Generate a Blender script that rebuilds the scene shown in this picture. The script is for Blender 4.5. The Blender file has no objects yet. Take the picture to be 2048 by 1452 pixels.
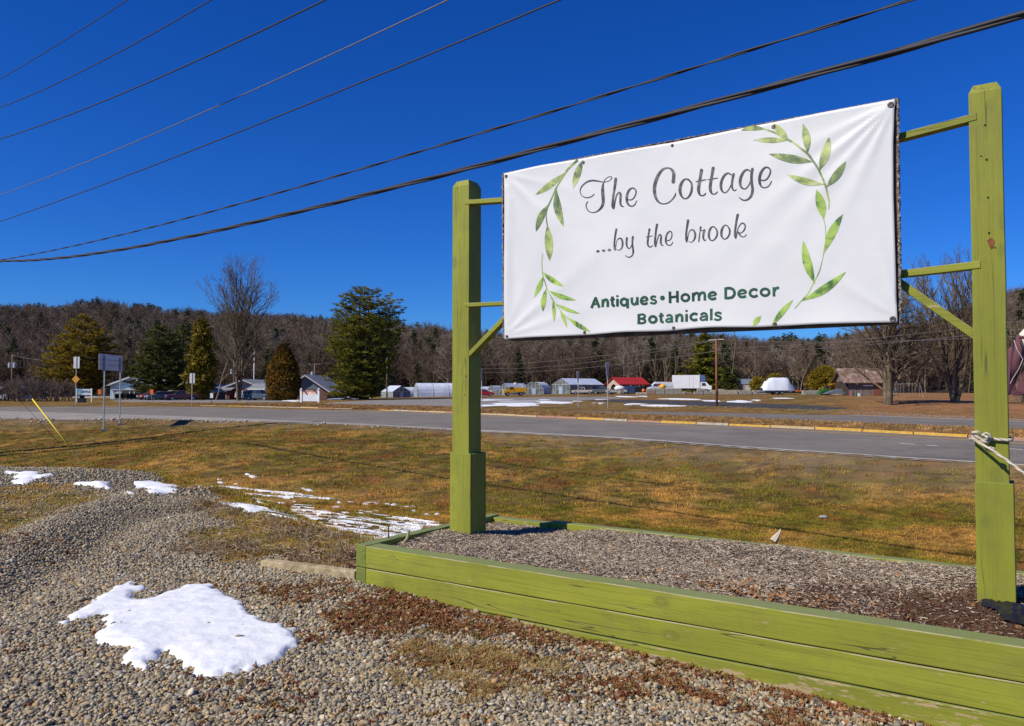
import bpy, bmesh, math, random
import numpy as np
from mathutils import Vector, Matrix

random.seed(7)
SC = bpy.context.scene
COL = SC.collection

# ------------------------------------------------------------------ camera, sky, sun, exposure
CAM_H = 1.5
PITCH = math.radians(1.907)
F_PX = 1562.0
cam_data = bpy.data.cameras.new("camera")
cam_data.sensor_width = 36.0
cam_data.lens = F_PX / 2048.0 * 36.0
cam_data.clip_start = 0.05
cam_data.clip_end = 6000.0
cam = bpy.data.objects.new("camera", cam_data)
COL.objects.link(cam)
cam.location = (0, 0, CAM_H)
cam.rotation_euler = (math.pi / 2 + PITCH, 0, 0)
SC.camera = cam

SUN_H = Vector((0.867, 0.498, 0.0)).normalized()      # the way shadows fall on the ground
SUN_EL = math.radians(42.0)
SUN_DIR = Vector((SUN_H.x * math.cos(SUN_EL), SUN_H.y * math.cos(SUN_EL), -math.sin(SUN_EL)))

world = bpy.data.worlds.new("World")
SC.world = world
world.use_nodes = True
wn, wl = world.node_tree.nodes, world.node_tree.links
wn.clear()
w_out = wn.new("ShaderNodeOutputWorld")
w_bg = wn.new("ShaderNodeBackground")
w_sky = wn.new("ShaderNodeTexSky")
w_sky.sky_type = 'NISHITA'
w_sky.sun_disc = False
w_sky.sun_elevation = SUN_EL
w_sky.sun_rotation = math.atan2(-SUN_H.x, -SUN_H.y)
w_sky.altitude = 500
w_sky.air_density = 1.0
w_sky.dust_density = 0.1
w_sky.ozone_density = 4.0
w_bg.inputs["Strength"].default_value = 0.060
w_hs = wn.new("ShaderNodeHueSaturation")
w_hs.inputs["Saturation"].default_value = 1.30
w_hs.inputs["Value"].default_value = 1.0
w_tint = wn.new("ShaderNodeMix"); w_tint.data_type = 'RGBA'; w_tint.blend_type = 'MULTIPLY'
w_tint.inputs[0].default_value = 1.0; w_tint.inputs[7].default_value = (0.42, 0.96, 1.90, 1)
wl.new(w_sky.outputs[0], w_hs.inputs["Color"])
wl.new(w_hs.outputs[0], w_tint.inputs[6])
wl.new(w_tint.outputs[2], w_bg.inputs["Color"])
wl.new(w_bg.outputs[0], w_out.inputs["Surface"])

sun_data = bpy.data.lights.new("sun", 'SUN')
sun_data.energy = 5.0
sun_data.angle = math.radians(0.53)
sun_data.color = (1.0, 0.93, 0.80)
sun = bpy.data.objects.new("sun", sun_data)
COL.objects.link(sun)
sun.rotation_euler = SUN_DIR.to_track_quat('-Z', 'Y').to_euler()
sun.location = (-20, -12, 25)

SC.view_settings.view_transform = 'Standard'
SC.view_settings.look = 'None'
SC.view_settings.exposure = 0.0
SC.view_settings.gamma = 1.0
SC.view_settings.use_curve_mapping = False
SC.render.engine = 'CYCLES'
SC.cycles.max_bounces = 5
SC.cycles.diffuse_bounces = 2
SC.cycles.transparent_max_bounces = 6

# ------------------------------------------------------------------ reading places off the photograph's geometry
CP, SP = math.cos(PITCH), math.sin(PITCH)
def ray(px, py):
    x = (px - 1024.0) / F_PX
    u = (726.0 - py) / F_PX
    return np.array([x, CP - u * SP, SP + u * CP])

def on_z(px, py, z):
    d = ray(px, py)
    t = (z - CAM_H) / d[2]
    return np.array([d[0] * t, d[1] * t, z])

def on_vplane(px, py, A, B):
    """ray against the vertical plane through the ground points A and B"""
    d = ray(px, py)
    ux, uy = B[0] - A[0], B[1] - A[1]
    det = d[0] * (-uy) + d[1] * ux
    t = (A[0] * (-uy) + A[1] * ux) / det
    return np.array([d[0] * t, d[1] * t, CAM_H + d[2] * t])

def project(p):
    x, y, z = p[0], p[1], p[2] - CAM_H
    f = y * CP + z * SP
    u = -y * SP + z * CP
    return 1024 + F_PX * x / f, 726 - F_PX * u / f

def sstep(t):
    t = np.clip(t, 0, 1)
    return t * t * (3 - 2 * t)

# road lines: (photo x, photo y) samples, all on the road level
RZ = -0.50
def line_fn(pts):
    xs = np.array([p[0] for p in pts], float); ys = np.array([p[1] for p in pts], float)
    def f(x):
        x = np.asarray(x, float)
        y = np.interp(x, xs, ys)
        s0 = (ys[1] - ys[0]) / (xs[1] - xs[0]); s1 = (ys[-1] - ys[-2]) / (xs[-1] - xs[-2])
        y = np.where(x < xs[0], ys[0] + (x - xs[0]) * s0, y)
        return np.where(x > xs[-1], ys[-1] + (x - xs[-1]) * s1, y)
    return f
L_shoulder = line_fn([(-300, 828), (0, 839), (130, 841), (300, 839), (480, 843), (694, 850.5), (903, 860.5), (1240, 879), (1500, 898), (1800, 918), (2048, 934.5)])
L_white = line_fn([(-300, 813), (0, 822), (240, 829), (480, 837.5), (694, 846.5), (903, 857), (1240, 875), (1500, 894), (1800, 914), (2048, 929.5)])
L_yellow = line_fn([(-300, 803.5), (0, 807.2), (220, 810.2), (460, 815), (720, 821.5), (880, 828), (1000, 833.5), (1240, 845.5), (1500, 857), (1700, 866.5), (1941, 880), (2048, 887.5)])
L_kerb = line_fn([(-300, 802.0), (0, 805.7), (220, 808.5), (460, 813), (720, 819), (880, 825.3), (1000, 830.5), (1240, 842), (1500, 853), (1700, 862), (1941, 875), (2048, 882.3)])
L2_near = line_fn([(700, 814.5), (850, 817.2), (950, 819.7), (1240, 829), (1440, 837), (1640, 845), (1940, 858), (2048, 862.5)])
L2_far = line_fn([(700, 813.2), (850, 815.3), (950, 816.4), (1240, 817.4), (1420, 819.3), (1640, 826.5), (1930, 837.7), (2048, 842)])

sh_px = np.concatenate([np.linspace(-420, 2048, 26), [2200, 2400, 2700]])
SH = np.array([on_z(x, float(L_shoulder(x)), RZ)[:2] for x in sh_px])

def seg_signed(P, poly):
    """signed distance of points P (N,2) to a polyline; positive on its left side (far side when the line runs right to left...)"""
    best = np.full(len(P), 1e9); sgn = np.zeros(len(P))
    for a, b in zip(poly[:-1], poly[1:]):
        ab = b - a; L2 = ab @ ab
        t = np.clip(((P - a) @ ab) / L2, 0, 1)
        q = a + t[:, None] * ab
        d = np.hypot(*(P - q).T)
        s = ab[0] * (P[:, 1] - a[1]) - ab[1] * (P[:, 0] - a[0])
        m = d < best
        best[m] = d[m]; sgn[m] = np.sign(s[m])
    return best * sgn

# near-side lawn heights (a shallow swale between the gravel lot and the road)
lawn_pts = [(8.5, 14.6, -1.6), (11.5, 13, -1.5), (15, 10, -1.4), (20, 4, -1.3), (5, 12, -1.5), (2, 13.5, -1.4), (-1.9, 23.0, -1.2),
            (-11.3, 31.8, -0.75), (-24, 46, -0.97), (-25.8, 39.3, -1.7), (-21.6, 41.7, -1.35), (-19.2, 43.1, -1.09),
            (-16.9, 44.3, -0.78), (-3.5, 16.7, -1.25), (-8, 18.5, -1.35), (-12, 22, -1.5), (-18, 30, -1.6),
            (-6, 25, -1.1), (3, 20, -1.35), (8, 20, -1.2), (-30, 32, -1.9), (-40, 50, -1.5), (-20, 20, -1.8), (-40, 25, -2.0), (22, -12, -1.3)]
_ctrl = [(a, b, c) for a, b, c in lawn_pts] + [(p[0], p[1], RZ) for p in SH[::2]]
_C = np.array(_ctrl)
def _phi(r2):
    return np.where(r2 > 1e-9, 0.5 * r2 * np.log(np.maximum(r2, 1e-9)), 0.0)
_n = len(_C)
_K = np.zeros((_n + 3, _n + 3))
_d2 = ((_C[:, None, :2] - _C[None, :, :2]) ** 2).sum(-1)
_K[:_n, :_n] = _phi(_d2) + np.eye(_n) * 1.5
_K[:_n, _n] = 1; _K[:_n, _n + 1:] = _C[:, :2]
_K[_n, :_n] = 1; _K[_n + 1:, :_n] = _C[:, :2].T
_W = np.linalg.solve(_K, np.concatenate([_C[:, 2], [0, 0, 0]]))
def lawn_z(P):
    out = np.empty(len(P))
    for s in range(0, len(P), 20000):
        q = P[s:s + 20000]
        d2 = ((q[:, None, :] - _C[None, :, :2]) ** 2).sum(-1)
        out[s:s + 20000] = _phi(d2) @ _W[:_n] + _W[_n] + q @ _W[_n + 1:]
    return np.clip(out, -2.1, -0.45)

BC = np.array([-1.138, 6.11])            # front left corner of the raised bed
BU = np.array([0.8315, -0.5556]); BV = np.array([0.5556, 0.8315])
PE = np.array([(-60, 24), (-30, 19.5), (-14, 17), (-9.8, 15.2), (-7.5, 14.5), (-6.1, 13.1), (-5.05, 11.9), (-4.1, 11.1), (-2.95, 9.3),
               (-2.25, 8.4), (-1.4, 7.65), (-0.2, 7.65), (3.75, 5.15), (8, 2.3), (14, -2), (22, -9)], float)

BUMPS = [(on_z(30, 950, 0)[:2], 1.3, 0.9, 0.10), (on_z(205, 957, 0)[:2], 1.25, 0.8, 0.13), (on_z(400, 1010, 0)[:2], 0.7, 0.5, 0.06)]
RIDGE = np.array([on_z(x, y, 0)[:2] for x, y in [(-120, 1190), (-10, 1130), (90, 1072), (190, 1025), (300, 992), (400, 990)]])
TRACK = np.array([on_z(x, y, 0)[:2] for x, y in [(-60, 1230), (60, 1170), (180, 1085), (290, 1030), (420, 1015)]])

_vr = np.random.RandomState(3)
_vt = _vr.rand(64, 64)
def vnoise(x, y, s):
    x = np.asarray(x) / s + 500.3; y = np.asarray(y) / s + 311.7
    xi = np.floor(x).astype(int); yi = np.floor(y).astype(int)
    fx = sstep(x - xi); fy = sstep(y - yi)
    g = lambda a, b: _vt[a % 64, b % 64]
    return (g(xi, yi) * (1 - fx) + g(xi + 1, yi) * fx) * (1 - fy) + (g(xi, yi + 1) * (1 - fx) + g(xi + 1, yi + 1) * fx) * fy

def terrain(P):
    P = np.atleast_2d(np.asarray(P, float))[:, :2]
    x, y = P[:, 0], P[:, 1]
    # gravel lot
    z = -0.012 - 0.046 * np.maximum(0, (P - BC) @ BU) * sstep(1.2 - ((P - BC) @ BV))
    z = z + 0.03 * (vnoise(x, y, 1.7) - 0.5) * sstep(((y - 2) / 3))
    for c, sx, sy, h in BUMPS:
        z = z + h * np.exp(-((x - c[0]) / sx) ** 2 - ((y - c[1]) / sy) ** 2)
    near = (y < 25) & (x < 4) & (x > -20)
    if near.any():
        d = np.abs(seg_signed(P[near], RIDGE)); z[near] += 0.11 * np.exp(-(d / 0.42) ** 2)
        d = np.abs(seg_signed(P[near], TRACK)); z[near] -= 0.05 * np.exp(-(d / 0.25) ** 2)
    e = seg_signed(P, PE)
    b = sstep(e / 2.8)
    lz = lawn_z(P) + 0.05 * (vnoise(x, y, 3.1) - 0.5)
    z = z * (1 - b) + lz * b
    # beyond the shoulder: road level, then the far flats
    r = seg_signed(P, SH)             # positive beyond the near shoulder
    far = RZ - 0.03 + 1.1 * sstep((y - 62) / 68.0) * sstep((x + 45) / 75.0)
    far = far + 0.32 * sstep((y - 84) / 24.0) * sstep((12 - x) / 40.0) * sstep((150 - y) / 60.0 + 0.35)
    far = far + 0.75 * np.exp(-((x - 41) / 16.0) ** 2 - ((y - 78) / 13.0) ** 2)
    k = sstep(r / 1.2)
    return z * (1 - k) + far * k
def G(px, py, tmax=900):
    """where the ray through a photo point meets the ground"""
    d = ray(px, py)
    t = np.exp(np.linspace(math.log(2.0), math.log(tmax), 900))
    Q = d[None, :] * t[:, None]
    zz = terrain(Q[:, :2])
    h = CAM_H + Q[:, 2] - zz
    i = np.argmax(h < 0)
    if h[i] >= 0:
        i = len(t) - 1
    a, b = t[max(i - 1, 0)], t[i]
    for _ in range(18):
        m = (a + b) / 2
        q = d * m
        if CAM_H + q[2] - terrain(q[None, :2])[0] < 0: b = m
        else: a = m
    q = d * b
    return np.array([q[0], q[1], terrain(q[None, :2])[0]])

def at(px, D):
    """ground point in the direction of photo column px, D metres ahead, and metres per photo pixel there"""
    x = (px - 1024.0) / F_PX * D
    return np.array([x, D, terrain(np.array([[x, D]]))[0]]), D / F_PX

# ------------------------------------------------------------------ small building kit
def tag(o, label=None, cat=None, group=None, kind=None):
    if label: o["label"] = label
    if cat: o["category"] = cat
    if group: o["group"] = group
    if kind: o["kind"] = kind
    return o

def thing(name, label, cat, loc=(0, 0, 0), rz=0.0, group=None):
    o = bpy.data.objects.new(name, None)
    o.empty_display_size = 0.2
    COL.objects.link(o)
    o.location = [float(v) for v in loc]; o.rotation_euler = (0, 0, rz)
    return tag(o, label, cat, group)

class MB:
    def __init__(self):
        self.v = []; self.f = []; self.m = []
    def add(self, vs, fs, m=0):
        n = len(self.v)
        self.v.extend([tuple(float(c) for c in q) for q in vs])
        self.f.extend([tuple(i + n for i in q) for q in fs])
        self.m.extend([m] * len(fs))
        return self
    def box(self, c, s, m=0, rz=0.0, taper=1.0):
        x, y, z = s[0] / 2, s[1] / 2, s[2] / 2
        ca, sa = math.cos(rz), math.sin(rz)
        vs = []
        for dz in (-1, 1):
            k = taper if dz > 0 else 1.0
            for dx, dy in ((-1, -1), (1, -1), (1, 1), (-1, 1)):
                a, b = dx * x * k, dy * y * k
                vs.append((c[0] + a * ca - b * sa, c[1] + a * sa + b * ca, c[2] + dz * z))
        return self.add(vs, [(3, 2, 1, 0), (4, 5, 6, 7), (0, 1, 5, 4), (1, 2, 6, 5), (2, 3, 7, 6), (3, 0, 4, 7)], m)
    def prism(self, poly, a, b, axis='y', m=0):
        """2D polygon (p,q) extruded along axis from a to b; axis y: (x,z); x: (y,z); z: (x,y)"""
        n = len(poly)
        def P(p, q, t):
            return {'y': (p, t, q), 'x': (t, p, q), 'z': (p, q, t)}[axis]
        vs = [P(p, q, a) for p, q in poly] + [P(p, q, b) for p, q in poly]
        fs = [tuple(range(n))[::-1], tuple(range(n, 2 * n))] + [(i, (i + 1) % n, (i + 1) % n + n, i + n) for i in range(n)]
        return self.add(vs, fs, m)
    def tube(self, pts, rad, k=6, m=0, cap=True):
        pts = [np.asarray(p, float) for p in pts]
        n = len(pts)
        if not hasattr(rad, '__len__'): rad = [rad] * n
        vs = []
        ref = None
        for i, p in enumerate(pts):
            t = pts[min(i + 1, n - 1)] - pts[max(i - 1, 0)]
            t = t / (np.linalg.norm(t) + 1e-12)
            if ref is None:
                ref = np.array([0, 0, 1.0]) if abs(t[2]) < 0.9 else np.array([1.0, 0, 0])
            a = np.cross(t, ref); a /= np.linalg.norm(a) + 1e-12
            b = np.cross(t, a)
            for j in range(k):
                an = 2 * math.pi * j / k
                vs.append(p + rad[i] * (math.cos(an) * a + math.sin(an) * b))
        fs = []
        for i in range(n - 1):
            for j in range(k):
                fs.append((i * k + j, i * k + (j + 1) % k, (i + 1) * k + (j + 1) % k, (i + 1) * k + j))
        if cap:
            fs.append(tuple(range(k))[::-1]); fs.append(tuple((n - 1) * k + j for j in range(k)))
        return self.add(vs, fs, m)
    def cyl(self, c, r, h, k=12, m=0, axis='z', r2=None):
        c = np.asarray(c, float)
        ax = {'x': np.array([1.0, 0, 0]), 'y': np.array([0, 1.0, 0]), 'z': np.array([0, 0, 1.0])}[axis]
        return self.tube([c - ax * h / 2, c + ax * h / 2], [r, r if r2 is None else r2], k, m)
    def ball(self, c, r, m=0, n=8, k=10):
        r = np.asarray(r if hasattr(r, '__len__') else (r, r, r), float)
        vs, fs = [], []
        for i in range(n + 1):
            th = math.pi * i / n
            for j in range(k):
                ph = 2 * math.pi * j / k
                vs.append((c[0] + r[0] * math.sin(th) * math.cos(ph), c[1] + r[1] * math.sin(th) * math.sin(ph), c[2] + r[2] * math.cos(th)))
        for i in range(n):
            for j in range(k):
                fs.append((i * k + j, (i + 1) * k + j, (i + 1) * k + (j + 1) % k, i * k + (j + 1) % k))
        return self.add(vs, fs, m)
    def build(self, name, mats, parent=None, smooth=False, loc=None, rz=0.0, bevel=0.0, seg=2):
        me = bpy.data.meshes.new(name)
        me.from_pydata(self.v, [], self.f)
        mats = mats if isinstance(mats, (list, tuple)) else [mats]
        for mt in mats: me.materials.append(mt)
        if len(mats) > 1: me.polygons.foreach_set("material_index", self.m)
        if smooth: me.polygons.foreach_set("use_smooth", [True] * len(self.f))
        me.update()
        o = bpy.data.objects.new(name, me)
        COL.objects.link(o)
        if parent: o.parent = parent
        if loc is not None: o.location = [float(v) for v in loc]
        o.rotation_euler = (0, 0, rz)
        if bevel:
            bm = bmesh.new(); bm.from_mesh(me)
            bmesh.ops.recalc_face_normals(bm, faces=bm.faces)
            bmesh.ops.bevel(bm, geom=bm.edges[:], offset=bevel, segments=seg, affect='EDGES', profile=0.6)
            bm.to_mesh(me); bm.free()
        return o

def np_mesh(name, V, Fc, mat, parent=None, smooth=False, link=True, mi=None, mats=None):
    me = bpy.data.meshes.new(name)
    V = np.asarray(V, np.float32); Fc = np.asarray(Fc, np.int32)
    n, k = Fc.shape
    me.vertices.add(len(V)); me.vertices.foreach_set("co", V.ravel())
    me.loops.add(n * k); me.loops.foreach_set("vertex_index", Fc.ravel())
    me.polygons.add(n); me.polygons.foreach_set("loop_start", np.arange(n, dtype=np.int32) * k)
    try: me.polygons.foreach_set("loop_total", np.full(n, k, np.int32))
    except Exception: pass
    for mt in (mats or [mat]): me.materials.append(mt)
    if mi is not None: me.polygons.foreach_set("material_index", np.asarray(mi, np.int32))
    if smooth: me.polygons.foreach_set("use_smooth", np.ones(n, bool))
    me.update(calc_edges=True); me.validate()
    o = bpy.data.objects.new(name, me)
    if link: COL.objects.link(o)
    if parent: o.parent = parent
    return o

def copy_thing(root, loc=None, rz=None, label=None, group=None, scale=None):
    r = root.copy(); COL.objects.link(r)
    if loc is not None: r.location = [float(v) for v in loc]
    if rz is not None: r.rotation_euler = (0, 0, rz)
    if scale is not None: r.scale = (scale,) * 3 if not hasattr(scale, '__len__') else scale
    if label: r["label"] = label
    if group: r["group"] = group
    for ch in list(root.children):
        c = ch.copy(); COL.objects.link(c); c.parent = r
        for g in list(ch.children):
            d = g.copy(); COL.objects.link(d); d.parent = c
    return r

def scatter(name, P, R, S, pick, protos, label=None, parent=None):
    """one object that carries many copies of small pieces at the points P"""
    me = bpy.data.meshes.new(name)
    n = len(P)
    me.vertices.add(n); me.vertices.foreach_set("co", np.asarray(P, np.float32).ravel())
    a = me.attributes.new("rot", 'FLOAT_VECTOR', 'POINT'); a.data.foreach_set("vector", np.asarray(R, np.float32).ravel())
    S = np.asarray(S, np.float32)
    if S.ndim == 1: S = np.repeat(S[:, None], 3, 1)
    a = me.attributes.new("scl", 'FLOAT_VECTOR', 'POINT'); a.data.foreach_set("vector", S.ravel())
    a = me.attributes.new("pick", 'INT', 'POINT'); a.data.foreach_set("value", np.asarray(pick, np.int32))
    for p in protos:
        for mt in p.data.materials: me.materials.append(mt)
    o = bpy.data.objects.new(name, me); COL.objects.link(o)
    ng = bpy.data.node_groups.new(name + "_spread", 'GeometryNodeTree')
    ng.interface.new_socket("Geometry", in_out='INPUT', socket_type='NodeSocketGeometry')
    ng.interface.new_socket("Geometry", in_out='OUTPUT', socket_type='NodeSocketGeometry')
    N, L = ng.nodes, ng.links
    gi = N.new("NodeGroupInput"); go = N.new("NodeGroupOutput")
    iop = N.new("GeometryNodeInstanceOnPoints")
    g2i = N.new("GeometryNodeGeometryToInstance")
    for p in reversed(protos):
        oi = N.new("GeometryNodeObjectInfo"); oi.inputs["Object"].default_value = p
        L.new(oi.outputs["Geometry"], g2i.inputs[0])
    def attr(nm, ty):
        q = N.new("GeometryNodeInputNamedAttribute"); q.data_type = ty; q.inputs["Name"].default_value = nm
        return [s for s in q.outputs if s.enabled and s.name == "Attribute"][0]
    m2p = N.new("GeometryNodeMeshToPoints")
    L.new(gi.outputs[0], m2p.inputs["Mesh"])
    L.new(m2p.outputs[0], iop.inputs["Points"])
    L.new(g2i.outputs[0], iop.inputs["Instance"])
    iop.inputs["Pick Instance"].default_value = True
    L.new(attr("pick", 'INT'), iop.inputs["Instance Index"])
    L.new(attr("rot", 'FLOAT_VECTOR'), iop.inputs["Rotation"])
    L.new(attr("scl", 'FLOAT_VECTOR'), iop.inputs["Scale"])
    L.new(iop.outputs[0], go.inputs[0])
    md = o.modifiers.new("spread", 'NODES'); md.node_group = ng
    o["kind"] = "stuff"
    if label: o["label"] = label
    if parent: o.parent = parent
    return o

# ------------------------------------------------------------------ materials
def new_mat(name):
    m = bpy.data.materials.new(name); m.use_nodes = True
    nt = m.node_tree
    b = nt.nodes["Principled BSDF"]
    return m, nt, b

def N_(nt, kind, **kw):
    n = nt.nodes.new("ShaderNode" + kind)
    for k, v in kw.items():
        if k in n.inputs: n.inputs[k].default_value = v
        else: setattr(n, k, v)
    return n

def ramp(nt, fac, stops, interp='LINEAR'):
    r = nt.nodes.new("ShaderNodeValToRGB")
    r.color_ramp.interpolation = interp
    els = r.color_ramp.elements
    while len(els) < len(stops): els.new(0.5)
    for e, (p, c) in zip(els, stops):
        e.position = p; e.color = (*c, 1) if len(c) == 3 else c
    nt.links.new(fac, r.inputs[0])
    return r.outputs[0]

def mixc(nt, fac, a, b, mode='MIX'):
    m = nt.nodes.new("ShaderNodeMix"); m.data_type = 'RGBA'; m.blend_type = mode
    for s, v in ((m.inputs[0], fac), (m.inputs[6], a), (m.inputs[7], b)):
        if hasattr(v, 'links') or hasattr(v, 'is_linked'): nt.links.new(v, s)
        elif isinstance(v, (int, float)): s.default_value = v
        else: s.default_value = (*v, 1)
    return m.outputs[2]

def noise_(nt, vec, scale, detail=4, rough=0.55, dist=0.0):
    n = nt.nodes.new("ShaderNodeTexNoise")
    n.inputs["Scale"].default_value = scale; n.inputs["Detail"].default_value = detail
    n.inputs["Roughness"].default_value = rough; n.inputs["Distortion"].default_value = dist
    if vec is not None: nt.links.new(vec, n.inputs["Vector"])
    return n.outputs["Fac"]

def mapped(nt, src, scale=(1, 1, 1), loc=(0, 0, 0)):
    mp = nt.nodes.new("ShaderNodeMapping")
    mp.inputs["Scale"].default_value = scale; mp.inputs["Location"].default_value = loc
    nt.links.new(src, mp.inputs[0])
    return mp.outputs[0]

def bump(nt, b, h, strength=0.3, dist=0.02):
    n = nt.nodes.new("ShaderNodeBump"); n.inputs["Strength"].default_value = strength; n.inputs["Distance"].default_value = dist
    nt.links.new(h, n.inputs["Height"]); nt.links.new(n.outputs[0], b.inputs["Normal"])

def objco(nt): return nt.nodes.new("ShaderNodeTexCoord").outputs["Object"]
def geopos(nt): return nt.nodes.new("ShaderNodeNewGeometry").outputs["Position"]

_pm = {}
def plain(name, col, rough=0.6, var=0.12, scale=3.0, metal=0.0, spec=0.4, bmp=0.0, bscale=40):
    """painted / cast surface: a base colour with slight soiling and fine relief"""
    if name in _pm: return _pm[name]
    m, nt, b = new_mat(name)
    co = objco(nt)
    n = noise_(nt, co, scale, 5)
    lo = tuple(c * (1 - var * 1.6) for c in col); hi = tuple(min(1, c * (1 + var)) for c in col)
    nt.links.new(ramp(nt, n, [(0.3, lo), (0.7, hi)]), b.inputs["Base Color"])
    b.inputs["Roughness"].default_value = rough; b.inputs["Metallic"].default_value = metal
    b.inputs["Specular IOR Level"].default_value = spec
    if bmp: bump(nt, b, noise_(nt, co, bscale, 3), bmp, 0.01)
    _pm[name] = m
    return m

# ------------------------------------------------------------------ ground materials
def mat_ground():
    m, nt, b = new_mat("ground_earth_grass_gravel")
    L = nt.links
    pos = geopos(nt)
    zone = N_(nt, "Attribute", attribute_name="zone", attribute_type='GEOMETRY')
    sep = N_(nt, "SeparateColor"); L.new(zone.outputs["Color"], sep.inputs[0])
    # winter grass
    n1 = noise_(nt, mapped(nt, pos, (1, 1, 0.3)), 0.35, 3, 0.6)
    n2 = noise_(nt, pos, 1.6, 5, 0.65)
    n3 = noise_(nt, mapped(nt, pos, (1.0, 1.0, 1)), 14.0, 3, 0.7)
    straw = (0.46, 0.25, 0.055); olive = (0.15, 0.13, 0.015); brown = (0.25, 0.11, 0.03); dark = (0.06, 0.036, 0.012)
    c = ramp(nt, n1, [(0.36, straw), (0.46, (0.31, 0.20, 0.045)), (0.54, olive), (0.64, brown)])
    c = mixc(nt, ramp(nt, n2, [(0.42, (0, 0, 0)), (0.60, (1, 1, 1))]), c, (0.10, 0.065, 0.016))
    gold = N_(nt, "Attribute", attribute_name="gold")
    gm = N_(nt, "Math", operation='MULTIPLY'); L.new(gold.outputs["Fac"], gm.inputs[0])
    L.new(ramp(nt, n2, [(0.30, (1, 1, 1)), (0.66, (0.35, 0.35, 0.35))]), gm.inputs[1])
    c = mixc(nt, gm.outputs[0], c, ramp(nt, noise_(nt, pos, 5, 5, 0.7), [(0.35, (0.34, 0.18, 0.045)), (0.6, (0.58, 0.34, 0.09))]))
    c = mixc(nt, ramp(nt, n3, [(0.32, (0.9, 0.9, 0.9)), (0.52, (0, 0, 0))]), c, dark)
    # coarse far grass
    # sandy shoulder
    sand = ramp(nt, noise_(nt, pos, 3.0, 6, 0.7), [(0.3, (0.16, 0.11, 0.06)), (0.7, (0.26, 0.195, 0.12))])
    sepb = N_(nt, "Math", operation='MULTIPLY'); L.new(sep.outputs["Blue"], sepb.inputs[0]); sepb.inputs[1].default_value = 0.8
    c = mixc(nt, sepb.outputs[0], c, sand)
    # leaf brown zone
    leafc = ramp(nt, noise_(nt, pos, 2.5, 6, 0.75), [(0.35, (0.15, 0.07, 0.03)), (0.5, (0.30, 0.14, 0.06)), (0.7, (0.40, 0.23, 0.10))])
    c = mixc(nt, sep.outputs["Green"], c, leafc)
    # gravel bed under the loose stones
    vor = N_(nt, "TexVoronoi"); vor.inputs["Scale"].default_value = 38.0
    L.new(pos, vor.inputs["Vector"])
    sepv = N_(nt, "SeparateColor"); L.new(vor.outputs["Color"], sepv.inputs[0])
    g = ramp(nt, sepv.outputs[0], [(0.0, (0.07, 0.065, 0.06)), (0.35, (0.16, 0.145, 0.12)), (0.6, (0.24, 0.205, 0.15)), (0.8, (0.12, 0.125, 0.14)), (1.0, (0.30, 0.27, 0.22))])
    g = mixc(nt, ramp(nt, vor.outputs["Distance"], [(0.25, (0, 0, 0)), (0.7, (1, 1, 1))]), g, (0.03, 0.026, 0.02))
    c = mixc(nt, sep.outputs["Red"], c, g)
    pn = noise_(nt, mapped(nt, pos, (1, 1, 0.2)), 0.22, 6, 0.72)
    c = mixc(nt, 1.0, c, ramp(nt, pn, [(0.32, (0.66, 0.64, 0.60)), (0.5, (1, 1, 1)), (0.68, (1.22, 1.18, 1.1))]), 'MULTIPLY')
    L.new(c, b.inputs["Base Color"])
    b.inputs["Roughness"].default_value = 0.95; b.inputs["Specular IOR Level"].default_value = 0.15
    bump(nt, b, noise_(nt, pos, 22, 4, 0.7), 0.6, 0.05)
    return m

def mat_asphalt(name, base=0.105):
    m, nt, b = new_mat(name)
    pos = geopos(nt)
    a = noise_(nt, pos, 0.25, 4); f = noise_(nt, pos, 60, 2, 0.8); s = noise_(nt, mapped(nt, pos, (1, 1, 1)), 2.2, 6, 0.7)
    c = ramp(nt, a, [(0.35, (base * 1.02, base * 0.90, base * 0.74)), (0.65, (base * 1.24, base * 1.10, base * 0.90))])
    c = mixc(nt, 0.5, c, ramp(nt, f, [(0.3, (0.25, 0.25, 0.25)), (0.7, (0.85, 0.85, 0.85))]), 'OVERLAY')
    c = mixc(nt, ramp(nt, s, [(0.55, (0, 0, 0)), (0.8, (0.35, 0.35, 0.35))]), c, (0.16, 0.15, 0.13))
    ck = noise_(nt, pos, 0.42, 6, 0.62, 0.6)
    c = mixc(nt, ramp(nt, ck, [(0.492, (0, 0, 0)), (0.4985, (0.6, 0.6, 0.6)), (0.5015, (0.6, 0.6, 0.6)), (0.508, (0, 0, 0))]), c, (base * .38, base * .36, base * .34))
    st_ = noise_(nt, mapped(nt, pos, (0.5, 0.5, 1), (3, 7, 0)), 0.9, 5, 0.7)
    c = mixc(nt, 1.0, c, ramp(nt, st_, [(0.35, (0.84, 0.84, 0.84)), (0.65, (1.12, 1.11, 1.1))]), 'MULTIPLY')
    nt.links.new(c, b.inputs["Base Color"]); b.inputs["Roughness"].default_value = 0.85; b.inputs["Specular IOR Level"].default_value = 0.3
    bump(nt, b, f, 0.3, 0.01)
    return m

def mat_line(name, col, wear=0.5):
    m, nt, b = new_mat(name)
    pos = geopos(nt)
    n = noise_(nt, pos, 5, 6, 0.75)
    nt.links.new(ramp(nt, n, [(0.30, tuple(c * wear for c in col)), (0.55, col)]), b.inputs["Base Color"])
    b.inputs["Roughness"].default_value = 0.8
    return m

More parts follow.
